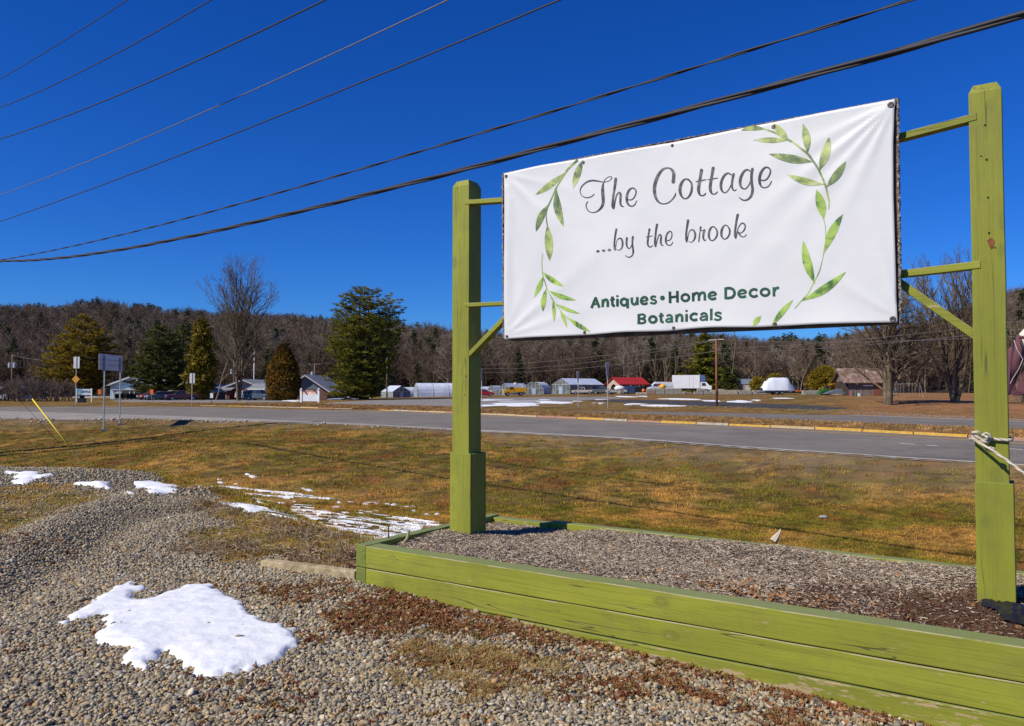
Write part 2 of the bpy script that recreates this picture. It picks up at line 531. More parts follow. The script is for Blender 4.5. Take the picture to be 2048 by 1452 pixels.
def mat_snow():
    m, nt, b = new_mat("old_snow")
    pos = geopos(nt)
    c = ramp(nt, noise_(nt, pos, 5, 5, 0.7), [(0.33, (0.72, 0.74, 0.77)), (0.55, (0.85, 0.86, 0.87))])
    c = mixc(nt, ramp(nt, noise_(nt, pos, 55, 3, 0.8), [(0.68, (0, 0, 0)), (0.78, (0.5, 0.5, 0.5))]), c, (0.33, 0.27, 0.2))
    nt.links.new(c, b.inputs["Base Color"])
    b.inputs["Roughness"].default_value = 0.6
    b.inputs["Subsurface Weight"].default_value = 0.15; b.inputs["Subsurface Radius"].default_value = (0.03, 0.03, 0.04); b.inputs["Subsurface Scale"].default_value = 0.3
    bump(nt, b, noise_(nt, pos, 11, 4, 0.5), 0.5, 0.025)
    return m

def mat_paintwood(name, long_axis='x', worn=0.0, base=(0.265, 0.278, 0.026)):
    """green painted timber: grain, knots, cracks, places where the paint has flaked"""
    m, nt, b = new_mat(name)
    L = nt.links
    co = objco(nt)
    sc = {'x': (0.35, 9, 9), 'y': (9, 0.35, 9), 'z': (9, 9, 0.35)}[long_axis]
    sc2 = {'x': (0.7, 4, 4), 'y': (4, 0.7, 4), 'z': (4, 4, 0.7)}[long_axis]
    info = N_(nt, "ObjectInfo")
    vadd = N_(nt, "VectorMath", operation='ADD')
    L.new(co, vadd.inputs[0])
    mul = N_(nt, "Math", operation='MULTIPLY'); L.new(info.outputs["Random"], mul.inputs[0]); mul.inputs[1].default_value = 17.0
    L.new(mul.outputs[0], vadd.inputs[1])
    v = vadd.outputs[0]
    grain = noise_(nt, mapped(nt, v, sc), 5.0, 5, 0.6, 1.0)
    broad = noise_(nt, mapped(nt, v, sc2), 0.9, 3, 0.5)
    c = ramp(nt, broad, [(0.3, tuple(x * 0.78 for x in base)), (0.7, tuple(x * 1.12 for x in base))])
    c = mixc(nt, ramp(nt, grain, [(0.30, (0.6, 0.6, 0.6)), (0.50, (0, 0, 0))]), c, tuple(x * 0.62 for x in base))
    # knots
    vk = N_(nt, "TexVoronoi"); vk.inputs["Scale"].default_value = 1.0
    L.new(mapped(nt, v, {'x': (2.6, 4.6, 4.6), 'y': (4.6, 2.6, 4.6), 'z': (4.6, 4.6, 2.6)}[long_axis]), vk.inputs["Vector"])
    kc = N_(nt, "SeparateColor"); L.new(vk.outputs["Color"], kc.inputs[0])
    kg = ramp(nt, kc.outputs[0], [(0.55, (0, 0, 0)), (0.6, (1, 1, 1))])
    c = mixc(nt, mixc(nt, 1.0, ramp(nt, vk.outputs["Distance"], [(0.05, (0.7, 0.7, 0.7)), (0.10, (0.35, 0.35, 0.35)), (0.12, (0.65, 0.65, 0.65)), (0.19, (0, 0, 0))]), kg, 'MULTIPLY'), c, (0.15, 0.17, 0.02))
    # cracks along the grain
    crack = noise_(nt, mapped(nt, v, tuple(s * 0.8 for s in sc)), 2.6, 2, 0.4, 0.3)
    cm = ramp(nt, crack, [(0.489, (0, 0, 0)), (0.497, (1, 1, 1)), (0.503, (1, 1, 1)), (0.511, (0, 0, 0))])
    gate = ramp(nt, noise_(nt, mapped(nt, v, sc2), 1.7, 2), [(0.50, (0, 0, 0)), (0.58, (0.9, 0.9, 0.9))])
    cm2 = mixc(nt, 1.0, cm, gate, 'MULTIPLY')
    c = mixc(nt, cm2, c, (0.075, 0.075, 0.02))
    # flaked paint
    fl = noise_(nt, mapped(nt, v, {'x': (1.2, 6, 6), 'y': (6, 1.2, 6), 'z': (6, 6, 1.2)}[long_axis]), 3.2, 7, 0.72)
    lo = 0.69 - 0.19 * worn
    fm = ramp(nt, fl, [(lo, (0, 0, 0)), (lo + 0.02, (1, 1, 1))])
    c = mixc(nt, fm, c, (0.42, 0.31, 0.17))
    # dirt
    dirt = ramp(nt, noise_(nt, v, 2.2, 6, 0.75), [(0.48, (0, 0, 0)), (0.75, (0.45, 0.45, 0.45))])
    c = mixc(nt, dirt, c, (0.13, 0.12, 0.04))
    # greyer green on the upward faces, and a worn top edge
    gn = N_(nt, "NewGeometry"); sz = N_(nt, "SeparateXYZ"); L.new(gn.outputs["Normal"], sz.inputs[0])
    c = mixc(nt, ramp(nt, sz.outputs[2], [(0.75, (0, 0, 0)), (0.9, (0.8, 0.8, 0.8))]), c, (0.20, 0.235, 0.085))
    if long_axis == 'x' and worn < 0.5:
        em = ramp(nt, sz.outputs[2], [(0.12, (0, 0, 0)), (0.25, (1, 1, 1)), (0.8, (1, 1, 1)), (0.92, (0, 0, 0))])
        eg = ramp(nt, noise_(nt, mapped(nt, v, (1.6, 9, 9)), 3.0, 5, 0.7), [(0.44, (0, 0, 0)), (0.52, (1, 1, 1))])
        c = mixc(nt, mixc(nt, 1.0, em, eg, 'MULTIPLY'), c, (0.40, 0.33, 0.20))
    L.new(c, b.inputs["Base Color"])
    b.inputs["Roughness"].default_value = 0.62; b.inputs["Specular IOR Level"].default_value = 0.35
    add = N_(nt, "Math", operation='SUBTRACT'); L.new(grain, add.inputs[0]); L.new(cm2, add.inputs[1])
    bump(nt, b, add.outputs[0], 0.45, 0.006)
    return m

def mat_instance(name, cols, rough=0.85, spec=0.25, val=0.25, trans=0.0):
    """each small piece takes one of several natural colours"""
    m, nt, b = new_mat(name)
    info = N_(nt, "ObjectInfo")
    st = [(i / max(1, len(cols) - 1) * 0.98, c) for i, c in enumerate(cols)]
    c = ramp(nt, info.outputs["Random"], st)
    n = noise_(nt, geopos(nt), 45, 2)
    c = mixc(nt, 1.0, c, ramp(nt, n, [(0.3, (1 - val,) * 3), (0.7, (1, 1, 1))]), 'MULTIPLY')
    nt.links.new(c, b.inputs["Base Color"])
    b.inputs["Roughness"].default_value = rough; b.inputs["Specular IOR Level"].default_value = spec
    return m

def mat_grassblade(name, cols, patch=0.5):
    m, nt, b = new_mat(name)
    pos = geopos(nt)
    n1 = noise_(nt, mapped(nt, pos, (1, 1, 0.3)), 0.35, 3, 0.6)
    c = ramp(nt, n1, cols)
    info = N_(nt, "ObjectInfo")
    c = mixc(nt, 1.0, c, ramp(nt, info.outputs["Random"], [(0, (0.6, 0.58, 0.55)), (0.5, (1, 1, 1)), (1, (1.3, 1.2, 1.05))]), 'MULTIPLY')
    n2 = noise_(nt, mapped(nt, pos, (1, 1, 0.3)), 1.6, 5, 0.65)
    c = mixc(nt, 1.0, c, ramp(nt, n2, [(0.36, (1.22, 1.15, 1.0)), (0.5, (0.9, 0.9, 0.85)), (0.64, (0.42, 0.42, 0.38))]), 'MULTIPLY')
    nt.links.new(c, b.inputs["Base Color"])
    b.inputs["Roughness"].default_value = 0.85; b.inputs["Specular IOR Level"].default_value = 0.2
    return m

def mat_foliage(name, dark, light, tip=None, scale=0.6):
    m, nt, b = new_mat(name)
    co = objco(nt)
    n = noise_(nt, co, scale, 4, 0.65)
    st = [(0.32, dark), (0.62, light)]
    if tip: st.append((0.78, tip))
    c = ramp(nt, n, st)
    nt.links.new(c, b.inputs["Base Color"])
    b.inputs["Roughness"].default_value = 0.75; b.inputs["Specular IOR Level"].default_value = 0.2
    try:
        tr = nt.nodes.new("ShaderNodeBsdfTranslucent"); nt.links.new(c, tr.inputs[0])
        mx = nt.nodes.new("ShaderNodeMixShader"); mx.inputs[0].default_value = 0.2
        out = nt.nodes["Material Output"]
        nt.links.new(b.outputs[0], mx.inputs[1]); nt.links.new(tr.outputs[0], mx.inputs[2]); nt.links.new(mx.outputs[0], out.inputs[0])
    except Exception: pass
    return m

M_ground = mat_ground()
M_asph = mat_asphalt("asphalt_near", 0.165)
M_asph2 = mat_asphalt("asphalt_far", 0.155)
M_shoulder = mat_asphalt("asphalt_shoulder", 0.27)
M_white = mat_line("worn_white_line", (0.68, 0.67, 0.64), 0.75)
M_yellow = mat_line("worn_yellow_line", (0.66, 0.33, 0.045), 0.7)
M_kerbpaint = mat_line("kerb_yellow_paint", (0.60, 0.35, 0.055), 0.5)
M_snow = mat_snow()
M_wood_x = mat_paintwood("green_paint_timber_long", 'x', 0.25)
M_wood_xw = mat_paintwood("green_paint_timber_worn", 'x', 0.75)
M_wood_y = mat_paintwood("green_paint_timber_side", 'y', 0.2, (0.19, 0.23, 0.04))
M_wood_z = mat_paintwood("green_paint_post", 'z', 0.05)
M_bark = plain("grey_bark", (0.17, 0.13, 0.085), 0.95, 0.3, 2.0, spec=0.1)
M_bark_pale = plain("pale_bark", (0.22, 0.17, 0.11), 0.95, 0.3, 1.2, spec=0.1)  # lighter bark colour for the birches and the thin leaning tree
M_bark_dark = plain("dark_bark", (0.07, 0.05, 0.04), 0.95, 0.3, 1.2, spec=0.1)
M_glass = plain("dark_glass", (0.03, 0.035, 0.045), 0.12, 0.1, spec=0.6)
M_tyre = plain("tyre_rubber", (0.025, 0.025, 0.025), 0.9)
M_rim = plain("wheel_rim", (0.35, 0.35, 0.36), 0.4, metal=0.6)
M_galv = plain("galvanised_steel", (0.42, 0.43, 0.43), 0.55, 0.15, 6, metal=0.2)
M_alu = plain("aluminium_sheet_back", (0.66, 0.65, 0.62), 0.6, 0.12, 4)
M_black = plain("black_plastic", (0.015, 0.015, 0.017), 0.35, 0.2, 5, spec=0.5)
M_wpaint = plain("white_paint", (0.78, 0.78, 0.76), 0.5, 0.06)
M_rust = plain("rust", (0.25, 0.09, 0.03), 0.9, 0.4, 12)

# ------------------------------------------------------------------ ground sheet
def axis(spans):
    out = []
    for a, b, st in spans:
        out.extend(list(np.arange(a, b, st)))
    out.append(spans[-1][1])
    return np.array(out)
gx = axis([(-900, -200, 40), (-200, -60, 7), (-60, -30, 1.4), (-30, -11, 0.5), (-11, 5, 0.12), (5, 24, 0.45), (24, 70, 1.6), (70, 200, 7), (200, 900, 40)])
gy = axis([(-60, -6, 4), (-6, 2, 0.8), (2, 17, 0.12), (17, 30, 0.4), (30, 62, 0.8), (62, 100, 1.6), (100, 260, 6), (260, 1500, 50)])
XX, YY = np.meshgrid(gx, gy)
GP = np.stack([XX.ravel(), YY.ravel()], 1)
GZ = terrain(GP)
nx, ny = len(gx), len(gy)
idx = np.arange(nx * ny).reshape(ny, nx)
quads = np.stack([idx[:-1, :-1], idx[:-1, 1:], idx[1:, 1:], idx[1:, :-1]], -1).reshape(-1, 4)
ground = np_mesh("ground", np.column_stack([GP, GZ]), quads, M_ground, smooth=True)
ground["kind"] = "structure"
e_pe = seg_signed(GP, PE)
e_sh = seg_signed(GP, SH)

# the brown-grass patches that lie on the gravel lot, as (photo outline)
def poly_world(pts, z=None):
    return np.array([(G(x, y) if z is None else on_z(x, y, z))[:2] for x, y in pts])
def in_poly(P, poly):
    x, y = P[:, 0], P[:, 1]
    c = np.zeros(len(P), bool)
    n = len(poly)
    for i in range(n):
        x1, y1 = poly[i]; x2, y2 = poly[(i + 1) % n]
        m = ((y1 > y) != (y2 > y)) & (x < (x2 - x1) * (y - y1) / (y2 - y1 + 1e-12) + x1)
        c ^= m
    return c
def poly_dist(P, poly):
    """positive inside"""
    d = np.full(len(P), 1e9)
    n = len(poly)
    for i in range(n):
        a, b = poly[i], poly[(i + 1) % n]
        ab = b - a
        t = np.clip(((P - a) @ ab) / (ab @ ab + 1e-12), 0, 1)
        d = np.minimum(d, np.hypot(*(P - a - t[:, None] * ab).T))
    return np.where(in_poly(P, poly), d, -d)

PATCH_BANK = poly_world([(395, 1000), (440, 1012), (520, 1028), (600, 1046), (720, 1076), (725, 1140), (640, 1138), (530, 1120), (430, 1128), (350, 1098), (385, 1060), (440, 1045), (400, 1020)], 0)
PATCH_LEFT = poly_world([(-60, 975), (120, 968), (230, 985), (240, 1000), (150, 1035), (60, 1075), (-60, 1100)], 0)
M_PATCHES = [([(620, 1225), (700, 1205), (800, 1185), (900, 1212), (960, 1240), (900, 1260), (820, 1240), (760, 1262), (690, 1275), (620, 1262)], 1.0),
             ([(860, 1205), (1000, 1235), (1120, 1262), (1200, 1290), (1100, 1300), (980, 1262), (880, 1230)], 1.0),
             ([(820, 1290), (1000, 1270), (1100, 1290), (1090, 1340), (960, 1350), (850, 1330)], 0.8),
             ([(1060, 1290), (1200, 1310), (1290, 1350), (1240, 1380), (1120, 1350)], 0.7),
             ([(1200, 1290), (1400, 1330), (1600, 1380), (1850, 1440), (1700, 1450), (1500, 1395), (1350, 1350)], 1.0),
             ([(480, 1180), (640, 1160), (720, 1190), (600, 1235), (520, 1215)], 0.45),
             ([(440, 1385), (560, 1375), (560, 1405), (460, 1410)], 0.5),
             ([(1420, 1400), (1700, 1430), (1650, 1460), (1450, 1440)], 0.8)]
MOSS = [(poly_world(p, -0.03), w) for p, w in M_PATCHES]

def gravel_mask(P):
    e = seg_signed(P, PE)
    n = vnoise(P[:, 0], P[:, 1], 0.25) - 0.5
    g = sstep((-e + n * 0.9 + 0.1) / 0.25)
    for q, k in ((PATCH_BANK, 0.95), (PATCH_LEFT, 0.72)):
        d = poly_dist(P, q) + n * 0.5
        g = g * (1 - k * sstep((d + 0.1) / 0.35))
    return g
zone = np.zeros((len(GP), 4), np.float32); zone[:, 3] = 1
zone[:, 0] = gravel_mask(GP)
zone[:, 2] = np.where(e_sh < 0.2, sstep((e_sh + 4.8) / 4.0), 0) * (0.35 + 0.65 * vnoise(GP[:, 0], GP[:, 1], 1.3))
# leaf litter under the bare trees across the road and dead leaves
def px_of(P, z=0.0):
    return 1024 + F_PX * P[:, 0] / np.maximum(P[:, 1], 0.1)
pxg = px_of(GP)
fargrass = (e_sh > 2) & (GP[:, 1] > 30)
zone[:, 1] = np.where(fargrass, sstep((pxg - 1560) / 240) * (0.55 + 0.45 * vnoise(GP[:, 0], GP[:, 1], 6)) * sstep((GP[:, 1] - 44) / 9), 0)
zone[:, 1] = np.maximum(zone[:, 1], np.where(fargrass & (pxg < 1560), 0.35 * vnoise(GP[:, 0], GP[:, 1], 5), 0))
gold = sstep((10.5 - e_pe + 3 * (vnoise(GP[:, 0], GP[:, 1], 2.2) - .5)) / 6.0) * (e_sh < -3)
ga = ground.data.attributes.new("gold", 'FLOAT', 'POINT'); ga.data.foreach_set("value", gold.astype(np.float32))
ca = ground.data.color_attributes.new("zone", 'FLOAT_COLOR', 'POINT')
ca.data.foreach_set("color", zone.ravel())

# ------------------------------------------------------------------ roads
def strip(name, f_near, f_far, z, mat, x0=-420, x1=2500, n=90, parent=None, offn=0.0, offf=0.0, rows=1):
    xs = np.linspace(x0, x1, n)
    V = []
    for x in xs:
        for r in range(rows + 1):
            t = r / rows
            y = float(f_near(x)) * (1 - t) + float(f_far(x)) * t
            V.append(on_z(x, y, z))
    V = np.array(V); k = rows + 1
    F = [(i * k + r, (i + 1) * k + r, (i + 1) * k + r + 1, i * k + r + 1) for i in range(n - 1) for r in range(rows)]
    return np_mesh(name, V, np.array(F), mat, parent)
def sh(f, d): return lambda x: float(f(x)) + d
road = strip("road", L_white, L_kerb, RZ, M_asph); road["kind"] = "structure"
shoulder = strip("road_shoulder", L_shoulder, L_white, RZ + 0.001, M_shoulder); shoulder["kind"] = "structure"
def px_line(name, f, z, width, mat, x0=-420, x1=2500, n=110, gaps=None):
    xs = np.linspace(x0, x1, n)
    C = np.array([on_z(x, float(f(x)), z) for x in xs])
    T = np.gradient(C[:, :2], axis=0); T /= np.hypot(*T.T)[:, None]
    Nn = np.stack([-T[:, 1], T[:, 0]], 1)
    V = np.empty((n * 2, 3)); V[0::2, :2] = C[:, :2] - Nn * width / 2; V[1::2, :2] = C[:, :2] + Nn * width / 2; V[:, 2] = z
    F = np.array([(2 * i, 2 * i + 2, 2 * i + 3, 2 * i + 1) for i in range(n - 1)])
    o = np_mesh(name, V, F, mat); o["kind"] = "structure"; return o
px_line("edge_line", L_white, RZ + 0.006, 0.16, M_white)
px_line("yellow_line", L_yellow, RZ + 0.006, 0.24, M_yellow)
far_road = strip("far_road", L2_near, L2_far, RZ + 0.01, M_asph2, 700, 2500, 70); far_road["kind"] = "structure"
px_line("far_edge_line", lambda x: float(L2_far(x)) + 0.9, RZ + 0.016, 0.3, M_white, 940, 2500, 70)
px_line("far_shoulder_line", lambda x: float(L2_near(x)) - 0.8, RZ + 0.014, 0.12, M_yellow, 1000, 2500, 60)

# short dashes left of the right-hand post
for xx, yy, ln in [(1815, 887.5, 0.6), (1865, 891, 0.4), (2030, 898, 0.5)]:
    p = on_z(xx, yy, RZ + 0.006); q = on_z(xx + 30, yy + 1.9, RZ + 0.006)
    d = (q - p)[:2]; d /= np.hypot(*d)
    mb = MB(); mb.box((0, 0, 0), (ln, 0.1, 0.003))
    o = mb.build("lane_mark", M_white, loc=p, rz=math.atan2(d[1], d[0])); o["kind"] = "structure"

# grass verge behind the kerb: rounded strip that carries on into the median
def verge_far(x):
    if x < 860: return 803.0 + 0.012 * x * 0 + (x > 600) * (x - 600) * 0.05
    return min(float(L2_near(x)) + 0.5, 1e9)
xs = np.linspace(-420, 2500, 240)
V = []; rows = 7
for x in xs:
    a = on_z(x, float(L_kerb(x)) - 0.4, RZ); b = on_z(x, verge_far(x), RZ)
    if b[1] > 150: b = b * (150 / b[1]); b[2] = RZ
    for r in range(rows + 1):
        t = r / rows
        p = a * (1 - t) + b * t
        w = min(1.0, 4 * t + 0.45) * min(1.0, 4 * (1 - t))
        zz = RZ + (0.12 + 0.08 * (vnoise([p[0]], [p[1]], 1.4)[0])) * w - (0.05 if r == rows else 0)
        V.append((p[0], p[1], zz))
k = rows + 1
F = [(i * k + r, (i + 1) * k + r, (i + 1) * k + r + 1, i * k + r + 1) for i in range(len(xs) - 1) for r in range(rows)]
verge = np_mesh("median_verge", np.array(V), np.array(F), M_ground, smooth=True); verge["kind"] = "structure"
cz = np.zeros((len(V), 4), np.float32); cz[:, 1] = 0.5; cz[:, 3] = 1
ca = verge.data.color_attributes.new("zone", 'FLOAT_COLOR', 'POINT'); ca.data.foreach_set("color", cz.ravel())
VERGE = np.array(V).reshape(len(xs), k, 3)

# kerb of separate stones, most with old yellow paint
kerb = thing("kerb", None, None, (0, 0, 0)); kerb["kind"] = "structure"
for k_ in ("label", "category"):
    if k_ in kerb: del kerb[k_]
K_pts = np.array([on_z(x, float(L_kerb(x)), RZ)[:2] for x in np.linspace(270, 2150, 900)])
seg = np.hypot(*np.diff(K_pts, axis=0).T); cum = np.concatenate([[0], np.cumsum(seg)])
M_kerb = plain("granite_kerb", (0.42, 0.36, 0.27), 0.85, 0.2, 6)
M_kerbred = mat_line("kerb_reddish", (0.40, 0.21, 0.13), 0.7)
M_kerbpale = mat_line("kerb_pale_yellow", (0.52, 0.38, 0.19), 0.6)
kerb_me = {}
s = 0.0; kr = random.Random(5)
while s < cum[-1] - 2:
    Ls = 2.1 + kr.random() * 0.9
    if s > 60: Ls = min(Ls, 2.6)
    a = np.array([np.interp(s, cum, K_pts[:, j]) for j in (0, 1)]); b = np.array([np.interp(s + Ls - 0.05, cum, K_pts[:, j]) for j in (0, 1)])
    d = b - a; LL = float(np.hypot(*d))
    mb = MB()
    mb.prism([(-0.02, -0.1), (0.22, -0.1), (0.22, 0.12), (0.05, 0.13), (0.0, 0.10)], 0, LL, 'x')
    pxk = 1024 + F_PX * a[0] / a[1]
    mt = kr.choice([M_kerbpaint, M_kerbpaint, M_kerbpale, M_kerb, M_kerbred] if pxk > 900 else [M_kerbpaint, M_kerb, M_kerbred, M_kerbpale, M_kerbpale])
    dip = kr.random() * (0.03 if pxk > 900 else 0.13)
    mb.build("kerb_stone", mt, kerb, loc=(a[0], a[1], RZ - dip), rz=math.atan2(d[1], d[0]) + kr.uniform(-0.01, 0.01))
    s += Ls

# ------------------------------------------------------------------ thin sheets that lie on the ground (snow, landscape cloth, drive)
def ground_sheet(name, outline, mat, lift=0.03, ragged=0.25, seed=0, thick=None, res=None, z=None, world=False, step=None, hmax=0.03, holes=0.0):
    """a sheet whose outline is given as photo points; its top follows the ground and thins out at its ragged edge"""
    poly = np.array(outline, float) if world else np.array([(G(x, y) if z is None else on_z(x, y, z))[:2] for x, y in outline])
    lo, hi = poly.min(0), poly.max(0)
    size = max(hi - lo)
    st = step or size / 60
    ax_ = np.arange(lo[0] - st * 2, hi[0] + st * 2.1, st); ay_ = np.arange(lo[1] - st * 2, hi[1] + st * 2.1, st)
    X, Y = np.meshgrid(ax_, ay_)
    P = np.stack([X.ravel(), Y.ravel()], 1)
    nn = vnoise(P[:, 0] + seed * 3.1, P[:, 1], st * 5) - 0.5
    n2 = vnoise(P[:, 0] + seed * 3.1, P[:, 1], st * 1.9) - 0.5
    d = poly_dist(P, poly) + (nn * 1.1 + n2 * 0.22) * ragged
    if holes: d = np.minimum(d, (vnoise(P[:, 0], P[:, 1] + seed, st * 4) - holes) * st * 12)
    keep = d > -st * 2.6
    h = hmax * np.sqrt(np.clip(d / (st * 4), 0, 1)) * (0.75 + 0.5 * vnoise(P[:, 0], P[:, 1], size / 9)) + 0.15 * hmax * nn
    zz = terrain(P) + np.where(d > 0, lift * 0.4 + h, lift * 0.4 + np.maximum(d * 1.3, -0.06))
    id_ = np.arange(len(P)).reshape(X.shape)
    q = np.stack([id_[:-1, :-1], id_[:-1, 1:], id_[1:, 1:], id_[1:, :-1]], -1).reshape(-1, 4)
    q = q[keep[q].all(1)]
    if not len(q): return None
    used = np.unique(q); re = np.full(len(P), -1); re[used] = np.arange(len(used))
    V = np.column_stack([P, zz])[used]
    return np_mesh(name, V, re[q], mat, smooth=True)

# ================================================================== the shop sign
BED_RZ = math.atan2(BU[1], BU[0])
def bedw(a, v, z):
    p = BC + a * BU + v * BV
    return (p[0], p[1], z)
def on_plane(px, py, v):
    """photo point on the vertical plane parallel to the bed's front, v metres behind it -> (a, z)"""
    A = BC + v * BV; B = A + BU
    p = on_vplane(px, py, A, B)
    return float((p[:2] - A) @ BU), float(p[2])

VF = 0.84                                   # front face of the posts
sign = thing("shop_sign", "white shop banner with leaf sprigs on a board between two lime green timber posts", "sign", bedw(0, 0, 0), BED_RZ)

# left post
def post(px_l, px_r, py, ptop, pbase, box_l, box_r, box_top, name_cap=None):
    aL, _ = on_plane(px_l, py, VF); aR, _ = on_plane(px_r, py, VF)
    w = aR - aL
    _, zt = on_plane((px_l + px_r) / 2, ptop, VF)
    _, zb = on_plane((box_l + box_r) / 2, pbase, VF - 0.02)
    bL, _ = on_plane(box_l, (box_top + pbase) / 2, VF - 0.022); bR, _ = on_plane(box_r, (box_top + pbase) / 2, VF - 0.022)
    _, zbt = on_plane((box_l + box_r) / 2, box_top, VF - 0.022)
    c = (aL + aR) / 2
    mb = MB()
    # shaft, subdivided along its height so it is very slightly out of true
    n = 9
    for i in range(n):
        pass
    vs = []; zs = np.linspace(zb + 0.02, zt - 0.05, n)
    rr = random.Random(int(px_l))
    for z in zs:
        ox, oy = rr.uniform(-.0015, .0015), rr.uniform(-.0015, .0015)
        for dx, dy in ((-.5, 0), (.5, 0), (.5, 1), (-.5, 1)):
            vs.append((c + dx * w + ox, VF + dy * w + oy, z))
    k = 0.72
    for dx, dy in ((-.5, 0), (.5, 0), (.5, 1), (-.5, 1)):
        vs.append((c + dx * w * k, VF + w / 2 + (dy - .5) * w * k, zt))
    m = n + 1
    fs = [(3, 2, 1, 0), tuple(4 * n + j for j in range(4))]
    for i in range(m - 1):
        for j in range(4):
            fs.append((4 * i + j, 4 * i + (j + 1) % 4, 4 * (i + 1) + (j + 1) % 4, 4 * (i + 1) + j))
    mb.add(vs, fs)
    p = mb.build("post", M_wood_z, sign, bevel=0.004)
    W = bR - bL
    cb = (bL + bR) / 2
    for face in range(4):           # four boards wrapped round the foot of the post
        q = MB()
        t = 0.022
        zc = (zb - 0.12 + zbt) / 2; hh = zbt - zb + 0.12
        if face == 0: q.box((cb, VF - t / 2 - 0.001, zc), (W, t, hh))
        if face == 1: q.box((bR - t / 2, VF + w / 2, zc - 0.002), (t, w - 0.003, hh - .004))
        if face == 2: q.box((cb, VF + w + t / 2 + .001, zc), (W, t, hh))
        if face == 3: q.box((bL + t / 2, VF + w / 2, zc - 0.001), (t, w - 0.003, hh - .002))
        q.build("base_board", M_wood_z, p, bevel=0.003)
    return c, w, zt, zb, bL, bR

pl = post(904.5, 937.5, 640, 360, 1068, 900, 941, 906)
pr = post(1944.5, 2011.5, 600, 163, 1209, 1952, 2029.5, 966)

M_dark_hole = plain("nail_hole", (0.02, 0.018, 0.01), 0.9)
for xx, yy, r in [(1970, 250, .0055), (1973, 319, .006), (1976, 395, .006), (1978, 466, .006), (1990, 495, .004), (1962, 312, .004), (932, 752, .006), (930, 790, .005)]:
    a, z = on_plane(xx, yy, VF)
    mb = MB(); mb.cyl((a, VF - 0.0015, z), r, 0.003, 8, axis='y')
    mb.build("screw_hole", M_dark_hole, sign)
# patch of rust that has run from a screw, and the long checks in the right post
mb = MB()
pts = [(1974, 481), (1983, 475), (1990, 482), (1987, 492), (1983, 499), (1977, 491)]
vs = [(a, VF - 0.0025, z) for a, z in (on_plane(x, y, VF) for x, y in pts)]
mb.add(vs, [tuple(range(6))]); mb.build("rust_stain", M_rust, sign)

def rail(pts, vback=0.075, name="rail", vf=VF - 0.004, m=None):
    """timber whose front face has the given photo outline"""
    q = [on_plane(x, y, vf) for x, y in pts]
    mb = MB()
    mb.prism(q, vf, vf + vback, 'y')
    return mb.build(name, m or M_wood_x, sign, bevel=0.0025)
rail([(1790, 268.5), (1952.5, 225.4), (1953.8, 238.8), (1790, 282)])
rail([(1792, 541.5), (1960.7, 521), (1960.7, 536), (1792, 555)])
rail([(1796, 553), (1946.0, 657), (1945.6, 678), (1796, 573)], 0.07, "brace", VF + 0.004)
rail([(929, 400), (1020, 393.2), (1020, 402.5), (929, 408.6)], 0.085)
rail([(929, 606), (1020, 602), (1020, 609.3), (929, 613.6)], 0.085)
rail([(937.5, 703), (1016, 621), (1016, 633), (938.5, 713)], 0.07, "brace", VF + 0.004)

# ---- backing board and banner
VB = 0.755                                 # plane of the banner
top_l = line_fn([(1007, 347), (1079, 331.5), (1164, 317), (1200, 310), (1345, 285), (1470, 259.5), (1536, 246.5), (1636, 226.5), (1790, 197.8)])
bot_l = line_fn([(1010, 678.5), (1050, 675.3), (1100, 673), (1180, 670), (1247, 664), (1337, 662.5), (1382, 657.5), (1427, 654.5), (1517, 654.8), (1640, 648), (1720, 646), (1795, 645)])
def smooth1(f, x, w=14):
    return (float(f(x - w)) + 2 * float(f(x)) + float(f(x + w))) / 4
def left_x(t):  return 1007.5 + 2.5 * t + 1.2 * math.sin(t * 5)
def right_x(t): return np.interp(t, [0, .05, .2, .43, .5, .9, 1], [1790, 1788.6, 1786, 1786.5, 1787.5, 1793, 1795])

def fold(a, z):
    """how far the banner stands off its board (towards the viewer) at (a, z)"""
    a0, z1 = A_L, Z_T; a1, z0 = A_R, Z_B
    w, h = a1 - a0, z1 - z0
    d = 0.003 * math.sin(a * 2.1 + z * 1.3) + 0.002 * math.sin(a * 7.0 + z * 4.0)
    for cx, cz, dirs in ((a0, z0, ((0.62, 0.010, .07), (0.25, .006, .05), (1.1, 0.005, .08))), (a1, z1, ((3.75, .011, .05), (3.98, .009, .05), (4.25, .007, .06), (3.5, .006, .07))),
                         (a0, z1, ((-0.8, .007, .08), (-1.35, .009, .05), (-.35, .004, .06))), (a1, z0, ((2.5, .005, .09), (1.8, .005, .06)))):
        dx, dz = a - cx, z - cz
        r = math.hypot(dx, dz) + 1e-6
        an = math.atan2(dz, dx)
        for th, amp, wd in dirs:
            dd = (an - th + math.pi) % (2 * math.pi) - math.pi
            d += amp * math.exp(-(dd / (wd + .03)) ** 2) * math.exp(-r / 0.75) * min(1, r / 0.12) * 1.2
    # scallops between the grommets along top and bottom
    s = (a - a0) / w
    sc_ = abs(math.sin(math.pi * s * 4))
    d += 0.012 * sc_ * math.exp(-(z - z0) / 0.10) + 0.004 * sc_ * math.exp(-(z1 - z) / 0.07)
    # left edge bulges away from the board
    d += 0.016 * math.exp(-((a - a0 - .03) / 0.045) ** 2) * math.sin(max(0, min(1, (z - z0) / h)) * math.pi)
    return d
A_L, Z_T = on_plane(1007.5, 347, VB); A_R, _ = on_plane(1792, 198, VB); Z_B = on_plane(1400, 656, VB)[1]
nu, nv = 150, 84
V = []
